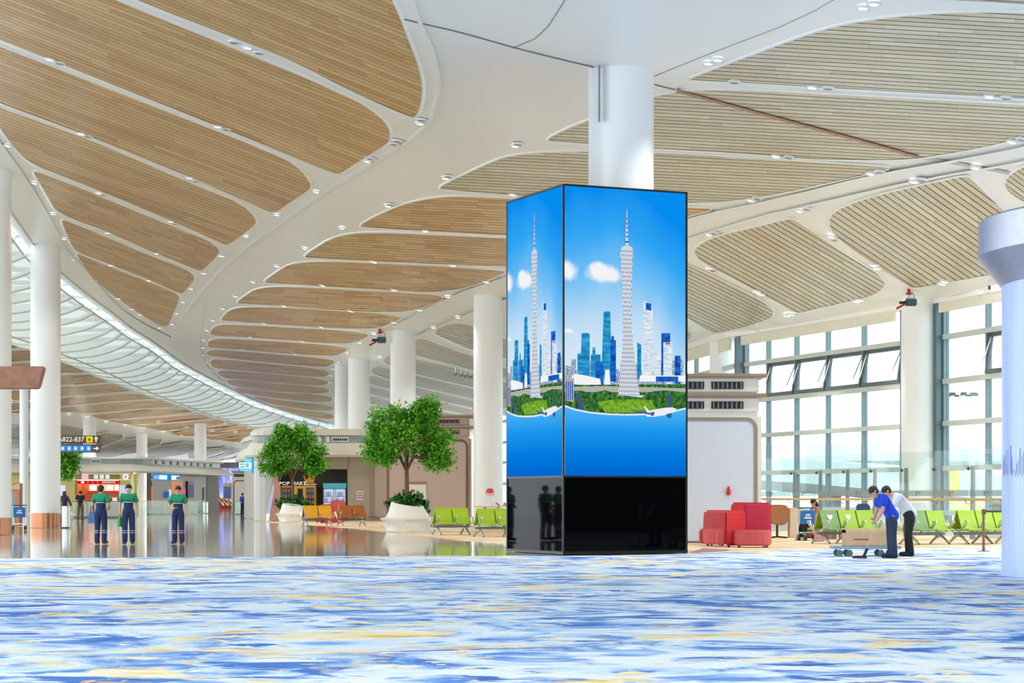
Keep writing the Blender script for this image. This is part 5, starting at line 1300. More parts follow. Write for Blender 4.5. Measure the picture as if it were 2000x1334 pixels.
# open counter
X0, X1 = sj(151), sj(232)
box('counter_back', X0, X1, 2.2, 2.3, 0, 2.84, mat('counter_orange', (214, 120, 60), 0.5), sh); box('counter_side', X0 - 0.1, X0, 0, 2.2, 0, 2.84, mat('counter_orange', (214, 120, 60), 0.5), sh); box('counter_side', X1, X1 + 0.1, 0, 2.2, 0, 2.84, GOLD, sh)
box('ceiling_light', X0, X1, 0.3, 2.0, 2.78, 2.84, emat('counter_light', (255, 226, 190), 3.0), sh)
box('red_header', X0, X1, -0.02, 0.05, 2.52, 2.80, emat('header_red', (222, 20, 30), 0.9), sh)
MB().ball((sj(161.5), -0.04, 2.66), 0.15, 0.03, 0.12).build('header_logo', emat('logo_white', (230, 220, 255), 1.0), sh)
glyphs('header_glyph', WHITE, sh, sj(181), -0.021, 2.67, [3], 0.05, 0.17, gx=8); glyphs('header_glyph', WHITE, sh, sj(206), -0.021, 2.66, [4], 0.11, 0.15); glyphs('header_glyph', WHITE, sh, sj(219), -0.021, 2.66, [4], 0.11, 0.15)
for k in range(4): a = sj(165 + 16.5 * k); box('menu_board', a, a + 0.62, 2.0, 2.1, 1.95, 2.45, emat('menu_glow', (255, 236, 214), 1.25), sh)
box('shelf_band', X0 + 0.4, X1, 1.9, 2.1, 1.75, 1.9, emat('band_red', (220, 70, 60), 0.8), sh)
for k in range(3): a = sj(186 + 14 * k); box('appliance', a, a + 0.42, 1.2, 1.8, 0.95, 1.35, mat('appliance_steel', (190, 196, 190), 0.3, 0.6), sh)
box('counter', X0, X1, 0.25, 0.9, 0, 0.92, mat('counter_wood', (176, 136, 96), 0.5), sh); box('counter_top', X0, X1, 0.1, 0.95, 0.92, 0.98, WHITE, sh)
box('light_poster', sj(104), sj(128), -0.08, 0.0, 0.9, 2.4, emat('poster_glow', (224, 232, 255), 1.0), sh)
box('poster', sj(233.5), sj(270), -0.10, -0.02, 0.6, 2.42, emat('poster_pale', (226, 224, 240), 0.85), sh)
glyphs('poster_glyph', mat('poster_gold', (190, 150, 70), 0.5), sh, sj(263), -0.101, 1.95, [2, 2], 0.2, 0.2)
MB().lathe([(0.0, 0), (0.27, 0), (0.27, 0.06), (0, 0.06)], 20, cap=False).build('round_sign', emat('round_white', (255, 236, 244), 1.0), sh, loc=(sj(246), -0.12, 3.12)).rotation_euler = (PI / 2, 0, 0)
glyphs('round_sign_mark', REDF, sh, sj(246), -0.185, 3.12, [2, 2], 0.08, 0.08)
autosmooth(MB().lathe([(0.42, 0), (0.42, 3.4)], 20, sj(262), 0.2).build('pilaster', mat('pilaster_gold', (204, 190, 130), 0.3, 0.3), sh))
# receding side: wall, lit signs, doorway, display board
side_wall = MB().hexa([(*side(0), 0), (*side(1), 0), (side(1)[0] - 0.4, side(1)[1], 0), (side(0)[0] - 0.4, side(0)[1], 0)], [(*side(0), 3.5), (*side(1), 3.5), (side(1)[0] - 0.4, side(1)[1], 3.5), (side(0)[0] - 0.4, side(0)[1], 3.5)]).build('wall', mat('side_wall_greige', (150, 140, 122), 0.5), sh)
def t_of(px):   # fraction along the side wall that is seen at column px
    lo, hi = 0.0, 1.0
    for _ in range(40):
        m = (lo + hi) / 2; x, y = side(m); q = HX + F * (x + so.x) / (y + so.y)
        if q < px: lo = m
        else: hi = m
    return (lo + hi) / 2
def on_side(name, p0, p1, y0, y1, m, off=0.05, parent=None):
    a, b = t_of(p0), t_of(p1); A, B = side(a), side(b); YY = (A[1] + B[1]) / 2 + so.y
    z1, z0 = py2z(y0, YY), py2z(y1, YY)
    return MB().hexa([(A[0], A[1], z0), (A[0] + off, A[1], z0), (B[0] + off, B[1], z0), (B[0], B[1], z0)], [(A[0], A[1], z1), (A[0] + off, A[1], z1), (B[0] + off, B[1], z1), (B[0], B[1], z1)]).build(name, m, parent or sh)
on_side('sign_light_box', 294, 349, 924, 938, emat('sign_blue', (40, 140, 220), 0.9), 0.12)
on_side('sign_panel', 308, 323, 928, 936.5, emat('sign_icon_white', (226, 248, 255), 1.1), 0.16); on_side('sign_panel', 332, 347, 929, 937.5, emat('sign_icon_white', (226, 248, 255), 1.1), 0.16); on_side('sign_panel', 296, 306, 928, 936, emat('sign_soft_blue', (130, 190, 245), 1.0), 0.16)
on_side('white_sign', 273, 294, 925, 937, emat('white_sign', (240, 232, 244), 0.95), 0.14)
for k in range(3): on_side('sign_stroke', 277 + k * 5.2, 280 + k * 5.2, 926, 936, DGREY, 0.18)
on_side('sign_figure', 341, 343, 931, 937, DGREY, 0.2); on_side('sign_figure', 344, 346, 931, 937, DGREY, 0.2)
on_side('doorway', 334, 355, 940, 990, emat('door_glow', (240, 160, 110), 0.75), 0.06); on_side('doorway', 271, 294, 941, 982, mat('stall_wood', (196, 130, 70), 0.45), 0.06); on_side('light_strip', 282, 285, 950, 988, emat('strip_red', (240, 110, 60), 1.2), 0.10)
on_side('pink_light', 356, 360, 955, 972, emat('pink_glow', (230, 90, 180), 1.0), 0.10); on_side('blue_light', 329.5, 332, 956, 980, emat('blue_glow', (170, 220, 255), 1.2), 0.10)
db = on_side('display_board', 363, 374.5, 940, 973, BLACK, 0.20); on_side('display_face', 365.5, 374, 947, 971, emat('board_mauve', (120, 118, 140), 0.7), 0.24)
on_side('display_face', 321, 326, 960, 972, emat('board_blue', (60, 110, 190), 0.7), 0.2); on_side('dark_door', 396, 401, 952, 1000, DGREY, 0.08); on_side('dark_wall', 403, 427, 932, 1004, mat('side_wall_dark', (110, 98, 84), 0.6), 0.04)
# low glass barrier before the shop
gb = empty('glass_barrier', (px2x(262, 168), 168, 0), label='low glass barrier with gold rail in front of the food shop', cat='railing')
for k in range(9):
    a = px2x(262 + 15.5 * k, 168) - px2x(262, 168); b = px2x(262 + 15.5 * (k + 1), 168) - px2x(262, 168)
    box('glass_panel', a + 0.02, b - 0.02, -0.01, 0.01, 0.05, 1.02, glassmat('barrier_glass', (226, 238, 230), 0.08), gb); box('post', b - 0.02, b + 0.02, -0.03, 0.03, 0, 1.05, mat('barrier_gold', (196, 170, 110), 0.35, 0.6), gb)
box('rail', 0, px2x(262 + 15.5 * 9, 168) - px2x(262, 168), -0.03, 0.03, 1.05, 1.11, mat('barrier_gold', (196, 170, 110), 0.35, 0.6), gb)
gb2 = empty('glass_barrier', (px2x(140, 140), 140, 0), label='glass barrier with brown rail behind the man in black', cat='railing')
for k in range(4): box('glass_panel', k * 1.05 + 0.02, k * 1.05 + 1.03, -0.01, 0.01, 0.05, 1.05, glassmat('barrier_glass', (226, 238, 230), 0.08), gb2)
box('rail', 0, 4.2, -0.04, 0.04, 1.05, 1.12, WOODT, gb2); box('kerb', 0, 4.2, -0.06, 0.06, 0, 0.10, mat('kerb_dark', (96, 92, 100), 0.5), gb2)

# blue ice-lit wall, its ceiling strip, and the red and cream sculpture bench
def icemat():
    m = bpy.data.materials.new('ice_screen'); m.use_nodes = True; nt = m.node_tree; nt.nodes.clear(); L = nt.links.new
    tc = nt.nodes.new('ShaderNodeTexCoord'); mp = nt.nodes.new('ShaderNodeMapping'); mp.inputs['Scale'].default_value = (3.2, 1, 0.25); L(tc.outputs['Object'], mp.inputs[0])
    n = nt.nodes.new('ShaderNodeTexNoise'); n.inputs['Scale'].default_value = 1.6; n.inputs['Detail'].default_value = 5; L(mp.outputs[0], n.inputs['Vector'])
    r = nt.nodes.new('ShaderNodeValToRGB'); els = r.color_ramp.elements; els.new(0.5)
    for e, (p, c) in zip(els, ((0.32, (70, 96, 214)), (0.5, (146, 156, 248)), (0.66, (226, 232, 255)))): e.position = p; e.color = rgb(*c)
    L(n.outputs['Fac'], r.inputs[0]); e = nt.nodes.new('ShaderNodeEmission'); e.inputs['Strength'].default_value = 1.15; L(r.outputs[0], e.inputs[0])
    o = nt.nodes.new('ShaderNodeOutputMaterial'); L(e.outputs[0], o.inputs[0]); return m
iw = empty('ice_screen_wall', (px2x(425, 262), 262, 0), label='glowing blue icicle screen wall at the far end', cat='screen')
box('screen', -2.5, 4.4, 0, 0.3, 0.0, 5.05, icemat(), iw); box('header', -3.0, 6.0, -0.6, 0.4, 5.05, 5.75, DGREY, iw)
ck = box('display_case', px2x(436, 255) - px2x(425, 262), px2x(451, 255) - px2x(425, 262), -7, -6.4, 1.2, 3.1, glassmat('case_glass', (170, 190, 200), 0.2), iw); box('case_head', px2x(436, 255) - px2x(425, 262), px2x(451, 255) - px2x(425, 262), -7.05, -6.3, 2.7, 3.15, mat('case_gold', (180, 170, 140), 0.4), iw)
rb = empty('sculpture_bench', (px2x(440, 240), 240, 0), label='red bench sculpture with cream and black wave stripes', cat='sculpture')
MB().prism([(-1.0, 0.0), (1.3, 0.0), (1.5, 0.5), (0.6, 1.0), (0.0, 1.25), (-0.9, 1.2)], lambda a, b: (a, 0, b), lambda a, b: (a, 2.0, b)).build('body', mat('sculpture_red', (150, 30, 34), 0.5), rb)
for k in range(5):
    x = -1.0 + k * 0.5; MB().prism([(x, 1.55 - k * .18), (x + 0.25, 1.6 - k * .18), (x + 0.75, 0.95 - k * .12), (x + 0.95, 0.45), (x + 0.72, 0.45), (x + 0.5, 0.85 - k * .12)], lambda a, b: (a, -0.25, b), lambda a, b: (a, 0.0, b)).build('cream_wave', mat('sculpture_cream', (232, 206, 160), 0.5), rb)
    x += 0.2; MB().prism([(x, 1.5 - k * .18), (x + 0.12, 1.52 - k * .18), (x + 0.6, 0.9 - k * .12), (x + 0.45, 0.85 - k * .12)], lambda a, b: (a, -0.3, b), lambda a, b: (a, -0.25, b)).build('black_wave', BLACK, rb)

# ------------------------------------------------------------------ signs
hs = empty('wayfinding_sign', (px2x(499, 128), 128, 0), label='glowing cyan toilet sign projecting from the shop block corner', cat='sign')
q = 4090 / 128.0; z_ = lambda py: py2z(py, 128)
box('bracket_panel', -0.22, 0.02, -0.05, 0.25, z_(924), z_(893), emat('sign_cyan', (60, 170, 236), 0.9), hs)
box('light_panel', -(499 - 467) / q, -0.24, -0.08, 0.08, z_(915), z_(903), emat('sign_white_cyan', (206, 246, 255), 1.1), hs); box('light_panel', -(499 - 469) / q, -0.24, -0.06, 0.06, z_(920), z_(916), emat('sign_cyan_bright', (110, 220, 255), 1.1), hs)
MB().ball(((484 - 499) / q, 0, z_(898)), 0.30, 0.05, 0.15).build('oval_icon', emat('sign_cyan_bright', (110, 220, 255), 1.1), hs)
for k in range(2):
    for j in range(2): box('pictogram', (470.5 + 4 * k - 499) / q, (472.5 + 4 * k - 499) / q, -0.10, -0.08, z_(908 + 5 * j), z_(905.5 + 5 * j), DGREY, hs)
glyphs('sign_glyph', DGREY, hs, (483 - 499) / q, -0.081, z_(909), [5, 4, 4], 0.035, 0.05)
GS = 108.0; g = 4090 / GS; zg = lambda py: py2z(py, GS)
gs = empty('gate_sign', (px2x(150, GS), GS, 0), label='brown hanging gate sign reading A822-837 above blue icons', cat='sign')
gx = lambda px: (px - 150) / g
SB = mat('sign_brown', (92, 66, 60), 0.5)
for y0, y1 in ((851, 866), (868, 884)):
    MB().prism([(gx(70), zg(y1)), (gx(194), zg(y1)), (gx(199), zg(y0)), (gx(70), zg(y0))], lambda a, b: (a, -0.12, b), lambda a, b: (a, 0.12, b)).build('board', SB, gs)
text('gate_number', 'A822-837', 0.34, lt, gs, (gx(140), -0.13, zg(858.5)), depth=0.01)
box('icon_tile', gx(169.5), gx(182), -0.135, -0.12, zg(864.5), zg(852.5), emat('icon_yellow', (250, 214, 20), 1.0), gs)
MB().prism([(gx(175.8) + 0.0, zg(855)), (gx(175.8) + 0.08, zg(859)), (gx(175.8) + 0.03, zg(859)), (gx(175.8) + 0.03, zg(862.5)), (gx(175.8) - 0.03, zg(862.5)), (gx(175.8) - 0.03, zg(859)), (gx(175.8) - 0.08, zg(859))], lambda a, b: (a, -0.14, b), lambda a, b: (a, -0.135, b)).build('icon_mark', mat('icon_dark', (60, 50, 20), 0.5), gs)
def arrow(cx, cy, rot):
    pts = [(-0.14, -0.03), (0.02, -0.03), (0.02, -0.11), (0.16, 0.0), (0.02, 0.11), (0.02, 0.03), (-0.14, 0.03)]; c, s = math.cos(rot), math.sin(rot)
    MB().prism([(cx + a * c - b * s, cy + a * s + b * c) for a, b in pts], lambda a, b: (a, -0.135, b), lambda a, b: (a, -0.12, b)).build('arrow', lt, gs)
arrow(gx(188.5), zg(858.5), PI / 2); arrow(gx(188.5), zg(876), 0.0)
for k in range(5):
    box('icon_tile', gx(118 + 12.6 * k), gx(129 + 12.6 * k), -0.135, -0.12, zg(881.5), zg(870.5), emat('icon_blue', (70, 160, 236), 1.0), gs)
    MB().ball((gx(123.5 + 12.6 * k), -0.14, zg(876)), 0.07, 0.01, 0.09, 10, 6).build('icon_mark', emat('icon_white', (220, 240, 255), 1.0), gs)
box('bracket', gx(70) - 0.2, gx(70), -0.08, 0.08, zg(884), zg(851), SB, gs); MB().tube([(gx(70) - 0.15, 0, 0), (gx(70) - 0.15, 0, zg(851))], 0.07, 10).build('post', MGREY, gs)
wb = empty('wood_sign', (px2x(0, 58), 58, 0), label='blurred brown wood hanging sign cut off at the left edge', cat='sign')
w = 4090 / 58.0
MB().prism([(-320 / w, py2z(760, 58)), (72 / w, py2z(760, 58)), (78 / w, py2z(757, 58)), (88 / w, py2z(720, 58)), (86 / w, py2z(716, 58)), (-320 / w, py2z(716, 58))], lambda a, b: (a, -0.15, b), lambda a, b: (a, 0.15, b)).build('board', WOODT, wb, bevel=0.02)
for a in (-220, -60): MB().tube([(a / w, 0, py2z(716, 58)), (a / w, 0, 13.3)], 0.03, 6).build('hanger_rod', WHITE, wb)

# ------------------------------------------------------------------ small floor items
def bin_(px, py, w, h, label):
    r = empty('waste_bin', (*fl(px, py), 0), label=label, cat='bin'); n = 28; vs = []; fs = []
    o = MB().lathe([(w / 2, 0.04), (w / 2, h)], n).build('body', STEEL, r); autosmooth(o); o.scale = (1, 0.7, 1)
    t = MB().lathe([(w / 2 - 0.02, 0), (w / 2 - 0.02, 0.04)], n).build('foot_ring', BLACK, r); t.scale = (1, 0.7, 1)
    t = MB().lathe([(w / 2 + 0.006, h), (w / 2 + 0.006, h + 0.025)], n).build('lid', DGREY, r); t.scale = (1, 0.7, 1)
bin_(129, 1031, 0.40, 0.97, 'steel oval waste bin beside the copper-footed column')
bin_(401, 1003, 0.46, 0.98, 'steel waste bin by the far end of the food shop')
bin_(376, 1000, 0.40, 0.95, 'steel bin left of the bin by the food shop end')
cp = empty('grey_cabinet', (*fl(16, 1034), 0), label='plain grey-green cabinet panel between the two left columns', cat='cabinet')
box('panel', -0.35, 0.20, 0, 0.4, 0.12, 1.58, mat('cabinet_greygreen', (168, 182, 176), 0.5), cp, bevel=0.01); box('plinth', -0.33, 0.10, 0.02, 0.38, 0, 0.12, mat('plinth_rust', (150, 84, 60), 0.6), cp)
wc = empty('wood_booth', (*fl(28, 1028), 0), label='orange wood booth with sloping black-edged top behind the trolley', cat='booth')
MB().prism([(-0.30, 0), (0.28, 0), (0.28, 2.0), (0.22, 2.04), (-0.22, 1.90), (-0.30, 1.8)], lambda a, b: (a, 0, b), lambda a, b: (a, 0.5, b)).build('body', mat('booth_wood', (190, 128, 88), 0.5), wc)
MB().prism([(-0.30, 1.74), (0.28, 1.74), (0.28, 2.0), (0.22, 2.04), (-0.22, 1.90), (-0.30, 1.8)], lambda a, b: (a, -0.02, b), lambda a, b: (a, 0.0, b)).build('top_panel', mat('booth_pale', (214, 176, 132), 0.5), wc)
MB().tube([(-0.31, 0.0, 0.9), (-0.31, 0, 1.8), (-0.22, 0, 1.91), (0.23, 0, 2.05), (0.29, 0, 2.0), (0.29, 0, 0.0)], 0.022, 6).build('black_edge', BLACK, wc)

# table with mushroom lamp behind the lime benches
TY = 82.0; tx = lambda px: px2x(px, TY) - px2x(957, TY)
tb = empty('round_table', (px2x(957, TY), TY, 0), label='pale table behind the lime benches', cat='table')
box('table_top', -0.62, 0.75, -0.4, 0.4, 0.97, 1.02, mat('table_oak', (222, 196, 160), 0.5), tb, bevel=0.01)
for s in (-1, 1): MB().hexa([(s * 0.55 + 0.06 - 0.05, -0.06, 0), (s * 0.55 + 0.06 + 0.05, -0.06, 0), (s * 0.55 + 0.06 + 0.05, 0.06, 0), (s * 0.55 + 0.06 - 0.05, 0.06, 0)], [(s * 0.25 + 0.06 - 0.05, -0.06, 0.97), (s * 0.25 + 0.06 + 0.05, -0.06, 0.97), (s * 0.25 + 0.06 + 0.05, 0.06, 0.97), (s * 0.25 + 0.06 - 0.05, 0.06, 0.97)]).build('leg', mat('table_sage', (110, 150, 120), 0.5), tb)
ml = empty('mushroom_lamp', (px2x(957, TY), TY, 1.021), label='red mushroom-shaped lamp on the pale table', cat='lamp')
autosmooth(MB().lathe([(0.0, 0), (0.15, 0), (0.14, 0.04), (0.05, 0.08), (0.035, 0.42), (0.0, 0.42)], 20, cap=False).build('stem', mat('lamp_clear', (228, 236, 238), 0.2), ml))
autosmooth(MB().lathe([(0.17, 0.42), (0.18, 0.50), (0.165, 0.58), (0.12, 0.66), (0.06, 0.695), (0, 0.70)], 24, cap=False).build('shade', mat('lamp_red', (206, 66, 66), 0.25), ml)); autosmooth(MB().lathe([(0.172, 0.40), (0.184, 0.50)], 24, cap=False).build('shade_skirt', mat('lamp_pink', (236, 190, 200), 0.25), ml))
for i, a in enumerate((974, 990)):
    mc = empty('tilted_board', (tx(a) + px2x(957, TY), TY + 0.1, 1.021), label=['small tilted brown board right of the mushroom lamp', 'small tilted brown board touching the display tower'][i], cat='board')
    MB().hexa([(-0.02, -0.1, 0), (0.08, -0.1, 0), (0.08, 0.1, 0), (-0.02, 0.1, 0)], [(-0.14, -0.1, 0.13), (-0.06, -0.1, 0.13), (-0.06, 0.1, 0.13), (-0.14, 0.1, 0.13)]).build('board', BROWNSEAT, mc); box('foot', 0.0, 0.1, -0.08, 0.08, 0, 0.02, WHITE, mc)
sofa(632, 1022.5, 0.05, 'dusty pink lounge sofa behind the amber bench', 1, (CRIMF, ROSEF, REDF))
# cartons under / behind the green bench
for i, (a, b, w_, h_, m_, lb) in enumerate(((1622, 1053, 0.42, 0.38, mat('carton_grey', (120, 116, 112), 0.8), 'grey carton on the floor behind the heart bench'), (1652, 1053, 0.36, 0.42, CARD, 'brown carton with black print behind the heart bench'))):
    c_ = empty('carton', (*fl(a, b), 0), label=lb, cat='box'); box('carton_body', -w_ / 2, w_ / 2, 0, 0.4, 0, h_, m_, c_)
    box('tape', -0.03, 0.03, -0.004, 0.404, 0.0, h_ + 0.003, mat('tape', (170, 140, 100), 0.5), c_)
    if i: glyphs('carton_print', BLACK, c_, 0, -0.001, 0.2, [4], 0.05, 0.09)

# flat cart with long carton
FCY = floorY(1087); ct = empty('flat_cart', (px2x(1690, FCY), FCY, 0), label='grey-blue flat cart carrying the long carton', cat='cart')
fx = lambda px: px2x(px, FCY) - px2x(1690, FCY)
TEALC = mat('cart_teal', (140, 172, 184), 0.45, 0.2)
box('deck', fx(1628), fx(1760), -0.05, 0.65, 0.17, 0.24, TEALC, ct, bevel=0.01)
for a in (1641, 1660, 1722, 1745):
    for y in (0.06, 0.56):
        wh = MB().tube([(fx(a), y - 0.02, 0.075), (fx(a), y + 0.02, 0.075)], 0.075, 14).build('wheel', mat('wheel_grey', (96, 128, 140), 0.5), ct); MB().tube([(fx(a), y, 0.08), (fx(a), y, 0.175)], 0.02, 6).build('caster', ALU, wh)
cb2 = empty('carton', (px2x(1697, FCY), FCY, 0.241), label='long cardboard carton lying on the flat cart', cat='box')
box('carton_body', -0.53, 0.55, 0.0, 0.55, 0, 0.375, CARD, cb2, bevel=0.005); box('flap', -0.53, 0.55, -0.006, 0.556, 0.30, 0.385, mat('cardboard_flap', (222, 186, 150), 0.8), cb2); box('hand_slot', -0.35, 0.0, -0.006, 0.002, 0.14, 0.165, mat('slot_brown', (130, 100, 70), 0.8), cb2)

# ------------------------------------------------------------------ people
def skin(name, V, E, m, parent, sub=2, root=0):
    me = bpy.data.meshes.new(name); me.from_pydata([v[0] for v in V], E, []); me.materials.append(m)
    o = bpy.data.objects.new(name, me); link(o, parent)
    sk = o.modifiers.new('skin', 'SKIN'); sk.use_smooth_shade = True
    for i, v in enumerate(V):
        d = me.skin_vertices[0].data[i]; r = v[1]; d.radius = (r, r) if not isinstance(r, tuple) else r; d.use_root = (i == root)
    ss = o.modifiers.new('sub', 'SUBSURF'); ss.levels = sub; ss.render_levels = sub
    return o
def person(X, Y, rz, label, J=None, top=NAVY, legs=NAVY, yoke=None, sleeve='short', scale=1.0, hair='short', bands=False, z0=0.0, skinm=None, hpitch=0.0, mask=None, seated=False):
    skinm = skinm or SKIN
    r = empty('person', (X, Y, z0), rz, label=label, cat='person'); r.scale = (scale,) * 3
    P = dict(pel=(0, 0, .95), bel=(0, 0, 1.09), che=(0, -.005, 1.28), nek=(0, .005, 1.45), jaw=(0, -.012, 1.545), hed=(0, 0, 1.61), top=(0, .012, 1.675),
             shL=(.175, 0, 1.40), elL=(.245, .02, 1.13), wrL=(.255, -.05, .90), paL=(.255, -.07, .83), hiL=(.09, 0, .90), knL=(.105, -.015, .50), anL=(.11, .025, .09), toL=(.125, -.14, .045),
             shR=(-.175, 0, 1.40), elR=(-.245, .02, 1.13), wrR=(-.255, -.05, .90), paR=(-.255, -.07, .83), hiR=(-.09, 0, .90), knR=(-.105, -.015, .50), anR=(-.11, .025, .09), toR=(-.125, -.14, .045))
    if J: P.update(J)
    p = {k: Vector(v) for k, v in P.items()}
    rad = dict(pel=.10, bel=.09, che=.105, nek=.058, jaw=.072, hed=.093, top=.07, shL=.060, elL=.046, wrL=.032, paL=.036, hiL=.085, knL=.055, anL=.036, toL=.022)
    V = []; idx = {}
    def add(k, pos, rr): idx[k] = len(V); V.append((tuple(pos), rr))
    for k in ('pel', 'bel', 'che', 'nek', 'jaw', 'hed', 'top'): add(k, p[k], rad[k])
    E = [(0, 1), (1, 2), (2, 3), (3, 4), (4, 5), (5, 6)]
    for s in 'LR':
        for k in ('sh', 'el', 'wr', 'pa', 'hi', 'kn', 'an', 'to'): add(k + s, p[k + s], rad[k + 'L'])
        E += [(idx['che'], idx['sh' + s]), (idx['sh' + s], idx['el' + s]), (idx['el' + s], idx['wr' + s]), (idx['wr' + s], idx['pa' + s]), (idx['pel'], idx['hi' + s]), (idx['hi' + s], idx['kn' + s]), (idx['kn' + s], idx['an' + s]), (idx['an' + s], idx['to' + s])]
    body = skin('body', V, E, skinm, r)
    # fingers and thumb, rooted in the palm
    for s, sg in (('L', 1), ('R', -1)):
        d = (p['pa' + s] - p['wr' + s]).normalized(); sd = Vector((0, 1, 0)) - d * d.y; sd = sd.normalized() if sd.length > .1 else Vector((1, 0, 0)); cu = d.cross(sd).normalized() * -sg
        m = MB()
        for k, L in enumerate((.075, .085, .08, .062)):
            b = p['pa' + s] + sd * (k - 1.5) * -.019 + d * .01; m.tube([b, b + d * L * .6 + cu * .006, b + d * L * .95 + cu * .03], [.0095, .009, .0065], 6)
        b = p['pa' + s] - d * .03 - sd * .028; m.tube([b, b + d * .03 - sd * .025, b + d * .06 - sd * .025], [.011, .010, .007], 6)
        m.build('fingers', skinm, body, smooth=True)
    # clothes
    def lim(a, b, t): return p[a].lerp(p[b], t)
    dn = (p['pel'] - p['bel']).normalized()
    V = [(tuple(p['pel'] + dn * (.15 if not seated else .02)), .150), (tuple(p['pel'].lerp(p['bel'], .3)), .152), (tuple(lim('bel', 'che', .3)), .150), (tuple(p['che']), .160), (tuple(lim('che', 'nek', .85)), .085)]; E = [(0, 1), (1, 2), (2, 3), (3, 4)]
    ends = {'short': [('sh', 'el', 0.0, .090), ('sh', 'el', .80, .080)], 'long': [('sh', 'el', 0, .082), ('sh', 'el', 1.0, .064), ('el', 'wr', .92, .05)]}[sleeve]
    if not yoke:
        for s in 'LR':
            last = 3
            for a, b, t, rr in ends: V.append((tuple(lim(a + s, b + s, t)), rr)); E.append((last, len(V) - 1)); last = len(V) - 1
        skin('shirt', V, E, top, r)
    else:
        skin('shirt', V[:4], E[:3], top, r)
        W = [(tuple(lim('bel', 'che', .42)), .164), (tuple(lim('che', 'nek', .10)), .168), (tuple(lim('che', 'nek', .85)), .088)]; F_ = [(0, 1), (1, 2)]
        for s in 'LR':
            last = 1
            for a, b, t, rr in ends: W.append((tuple(lim(a + s, b + s, t)), rr + .002)); F_.append((last, len(W) - 1)); last = len(W) - 1
        skin('shirt_yoke', W, F_, yoke, r)
        c = lim('bel', 'che', .60); MB().lathe([(.150, -.012), (.166, 0), (.150, .012)], 20).build('chest_band', REFLB, r, loc=c)
    V = [(tuple(lim('pel', 'bel', 1.0)), .136), (tuple(p['pel']), .146)]; E = [(0, 1)]
    for s in 'LR':
        last = 1
        for a, b, t, rr in (('hi', 'kn', .08, .112), ('hi', 'kn', .5, .100), ('kn', 'an', 0, .090), ('kn', 'an', 1.2, .084)): V.append((tuple(lim(a + s, b + s, t)), rr)); E.append((last, len(V) - 1)); last = len(V) - 1
    skin('trousers', V, E, legs, r, root=1)
    if bands:
        for s in 'LR':
            for t in (.28, .42):
                o = MB().lathe([(.078, -.016), (.085, 0), (.078, .016)], 16).build('shin_band', REFLB, r, loc=lim('kn' + s, 'an' + s, t))
    for s in 'LR':
        a, t = p['an' + s], p['to' + s]; d = (t - a); d.z = 0; d.normalize(); sd = Vector((-d.y, d.x, 0))
        heel = a - d * .07; tip = t + d * .05; zf = min(a.z, t.z) - .045 if not seated else min(a.z, t.z) - .045
        bot = [heel - sd * .052, tip - sd * .048, tip + sd * .048, heel + sd * .052]; bot = [Vector((v.x, v.y, zf)) for v in bot]
        MB().hexa(bot, [Vector((v.x, v.y, zf + (.12 if i in (0, 3) else .085))) for i, v in enumerate(bot)]).build('shoe', SHOE if not seated else WHITE, r, bevel=.02, bseg=3)
    # face and hair turn with the head
    Mh = Matrix.Translation(p['hed']) @ Matrix.Rotation(hpitch, 4, 'X')
    T = lambda x, y, z: tuple(Mh @ Vector((x, y, z)))
    for sx in (-.034, .034): MB().ball(T(sx, -.083, .012), .014, .012, .009, 8, 6).build('eye', BLACK, body)
    MB().ball(T(0, -.098, -.018), .015, .02, .024, 8, 6).build('nose', skinm, body)
    MB().ball(T(0, -.084, -.058), .026, .010, .007, 8, 6).build('mouth', mat('lip', (176, 104, 96), 0.5), body)
    for sx in (-.094, .094): MB().ball(T(sx, .008, -.008), .012, .022, .032, 8, 6).build('ear', skinm, body)
    if mask: MB().ball(T(0, -.055, -.045), .072, .052, .05, 12, 8).build('face_mask', mask, body)
    hm = MB(); vs = []; n = 16; mrows = 7
    hm.ball((0, .012, .035), .101, .104, .085, 16, 10)
    hm.ball((0, .045, -.005), .095, .072, .085, 14, 8)
    if hair == 'long': hm.ball((0, .06, -.11), .105, .07, .17, 14, 8)
    if hair == 'bun': hm.ball((0, .11, .02), .05, .05, .05, 10, 6)
    h_ = hm.build('hair', HAIR, body, smooth=True); h_.matrix_local = Mh
    if hair == 'scarf':
        h_.data.materials[0] = mat('scarf_plum', (64, 48, 78), 0.8)
        MB().lathe([(.12, -.20), (.115, -.10), (.10, -.02)], 14).build('scarf_drape', mat('scarf_plum', (64, 48, 78), 0.8), body, smooth=True).matrix_local = Mh
    return r
wy = floorY(1062)
pw = lambda px, Y: px2x(px, Y)
person(pw(197, wy), wy, math.radians(172), 'worker in green and navy uniform with a blue bag, leftmost of three', yoke=TEALG, bands=True, scale=1.0,
       J=dict(elR=(-.27, .06, 1.12), wrR=(-.20, -.14, 1.02), paR=(-.12, -.20, 1.02)))
person(pw(251, wy - .2), wy - .2, math.radians(6), 'worker in green and navy uniform with a green bottle, middle of three', yoke=TEALG, bands=True, scale=1.01, hair='bun', mask=mat('mask_blue', (150, 196, 226), 0.7), J=dict(knR=(-.10, -.08, .50), anR=(-.10, -.04, .09), toR=(-.11, -.20, .045)))
person(pw(348, wy + .1), wy + .1, math.radians(-4), 'worker in green and navy uniform with an arm across the waist, rightmost of three', yoke=TEALG, bands=True, scale=0.985, hair='bun',
       J=dict(elR=(-.28, .03, 1.13), wrR=(-.13, -.17, 1.05), paR=(-.05, -.20, 1.05)))
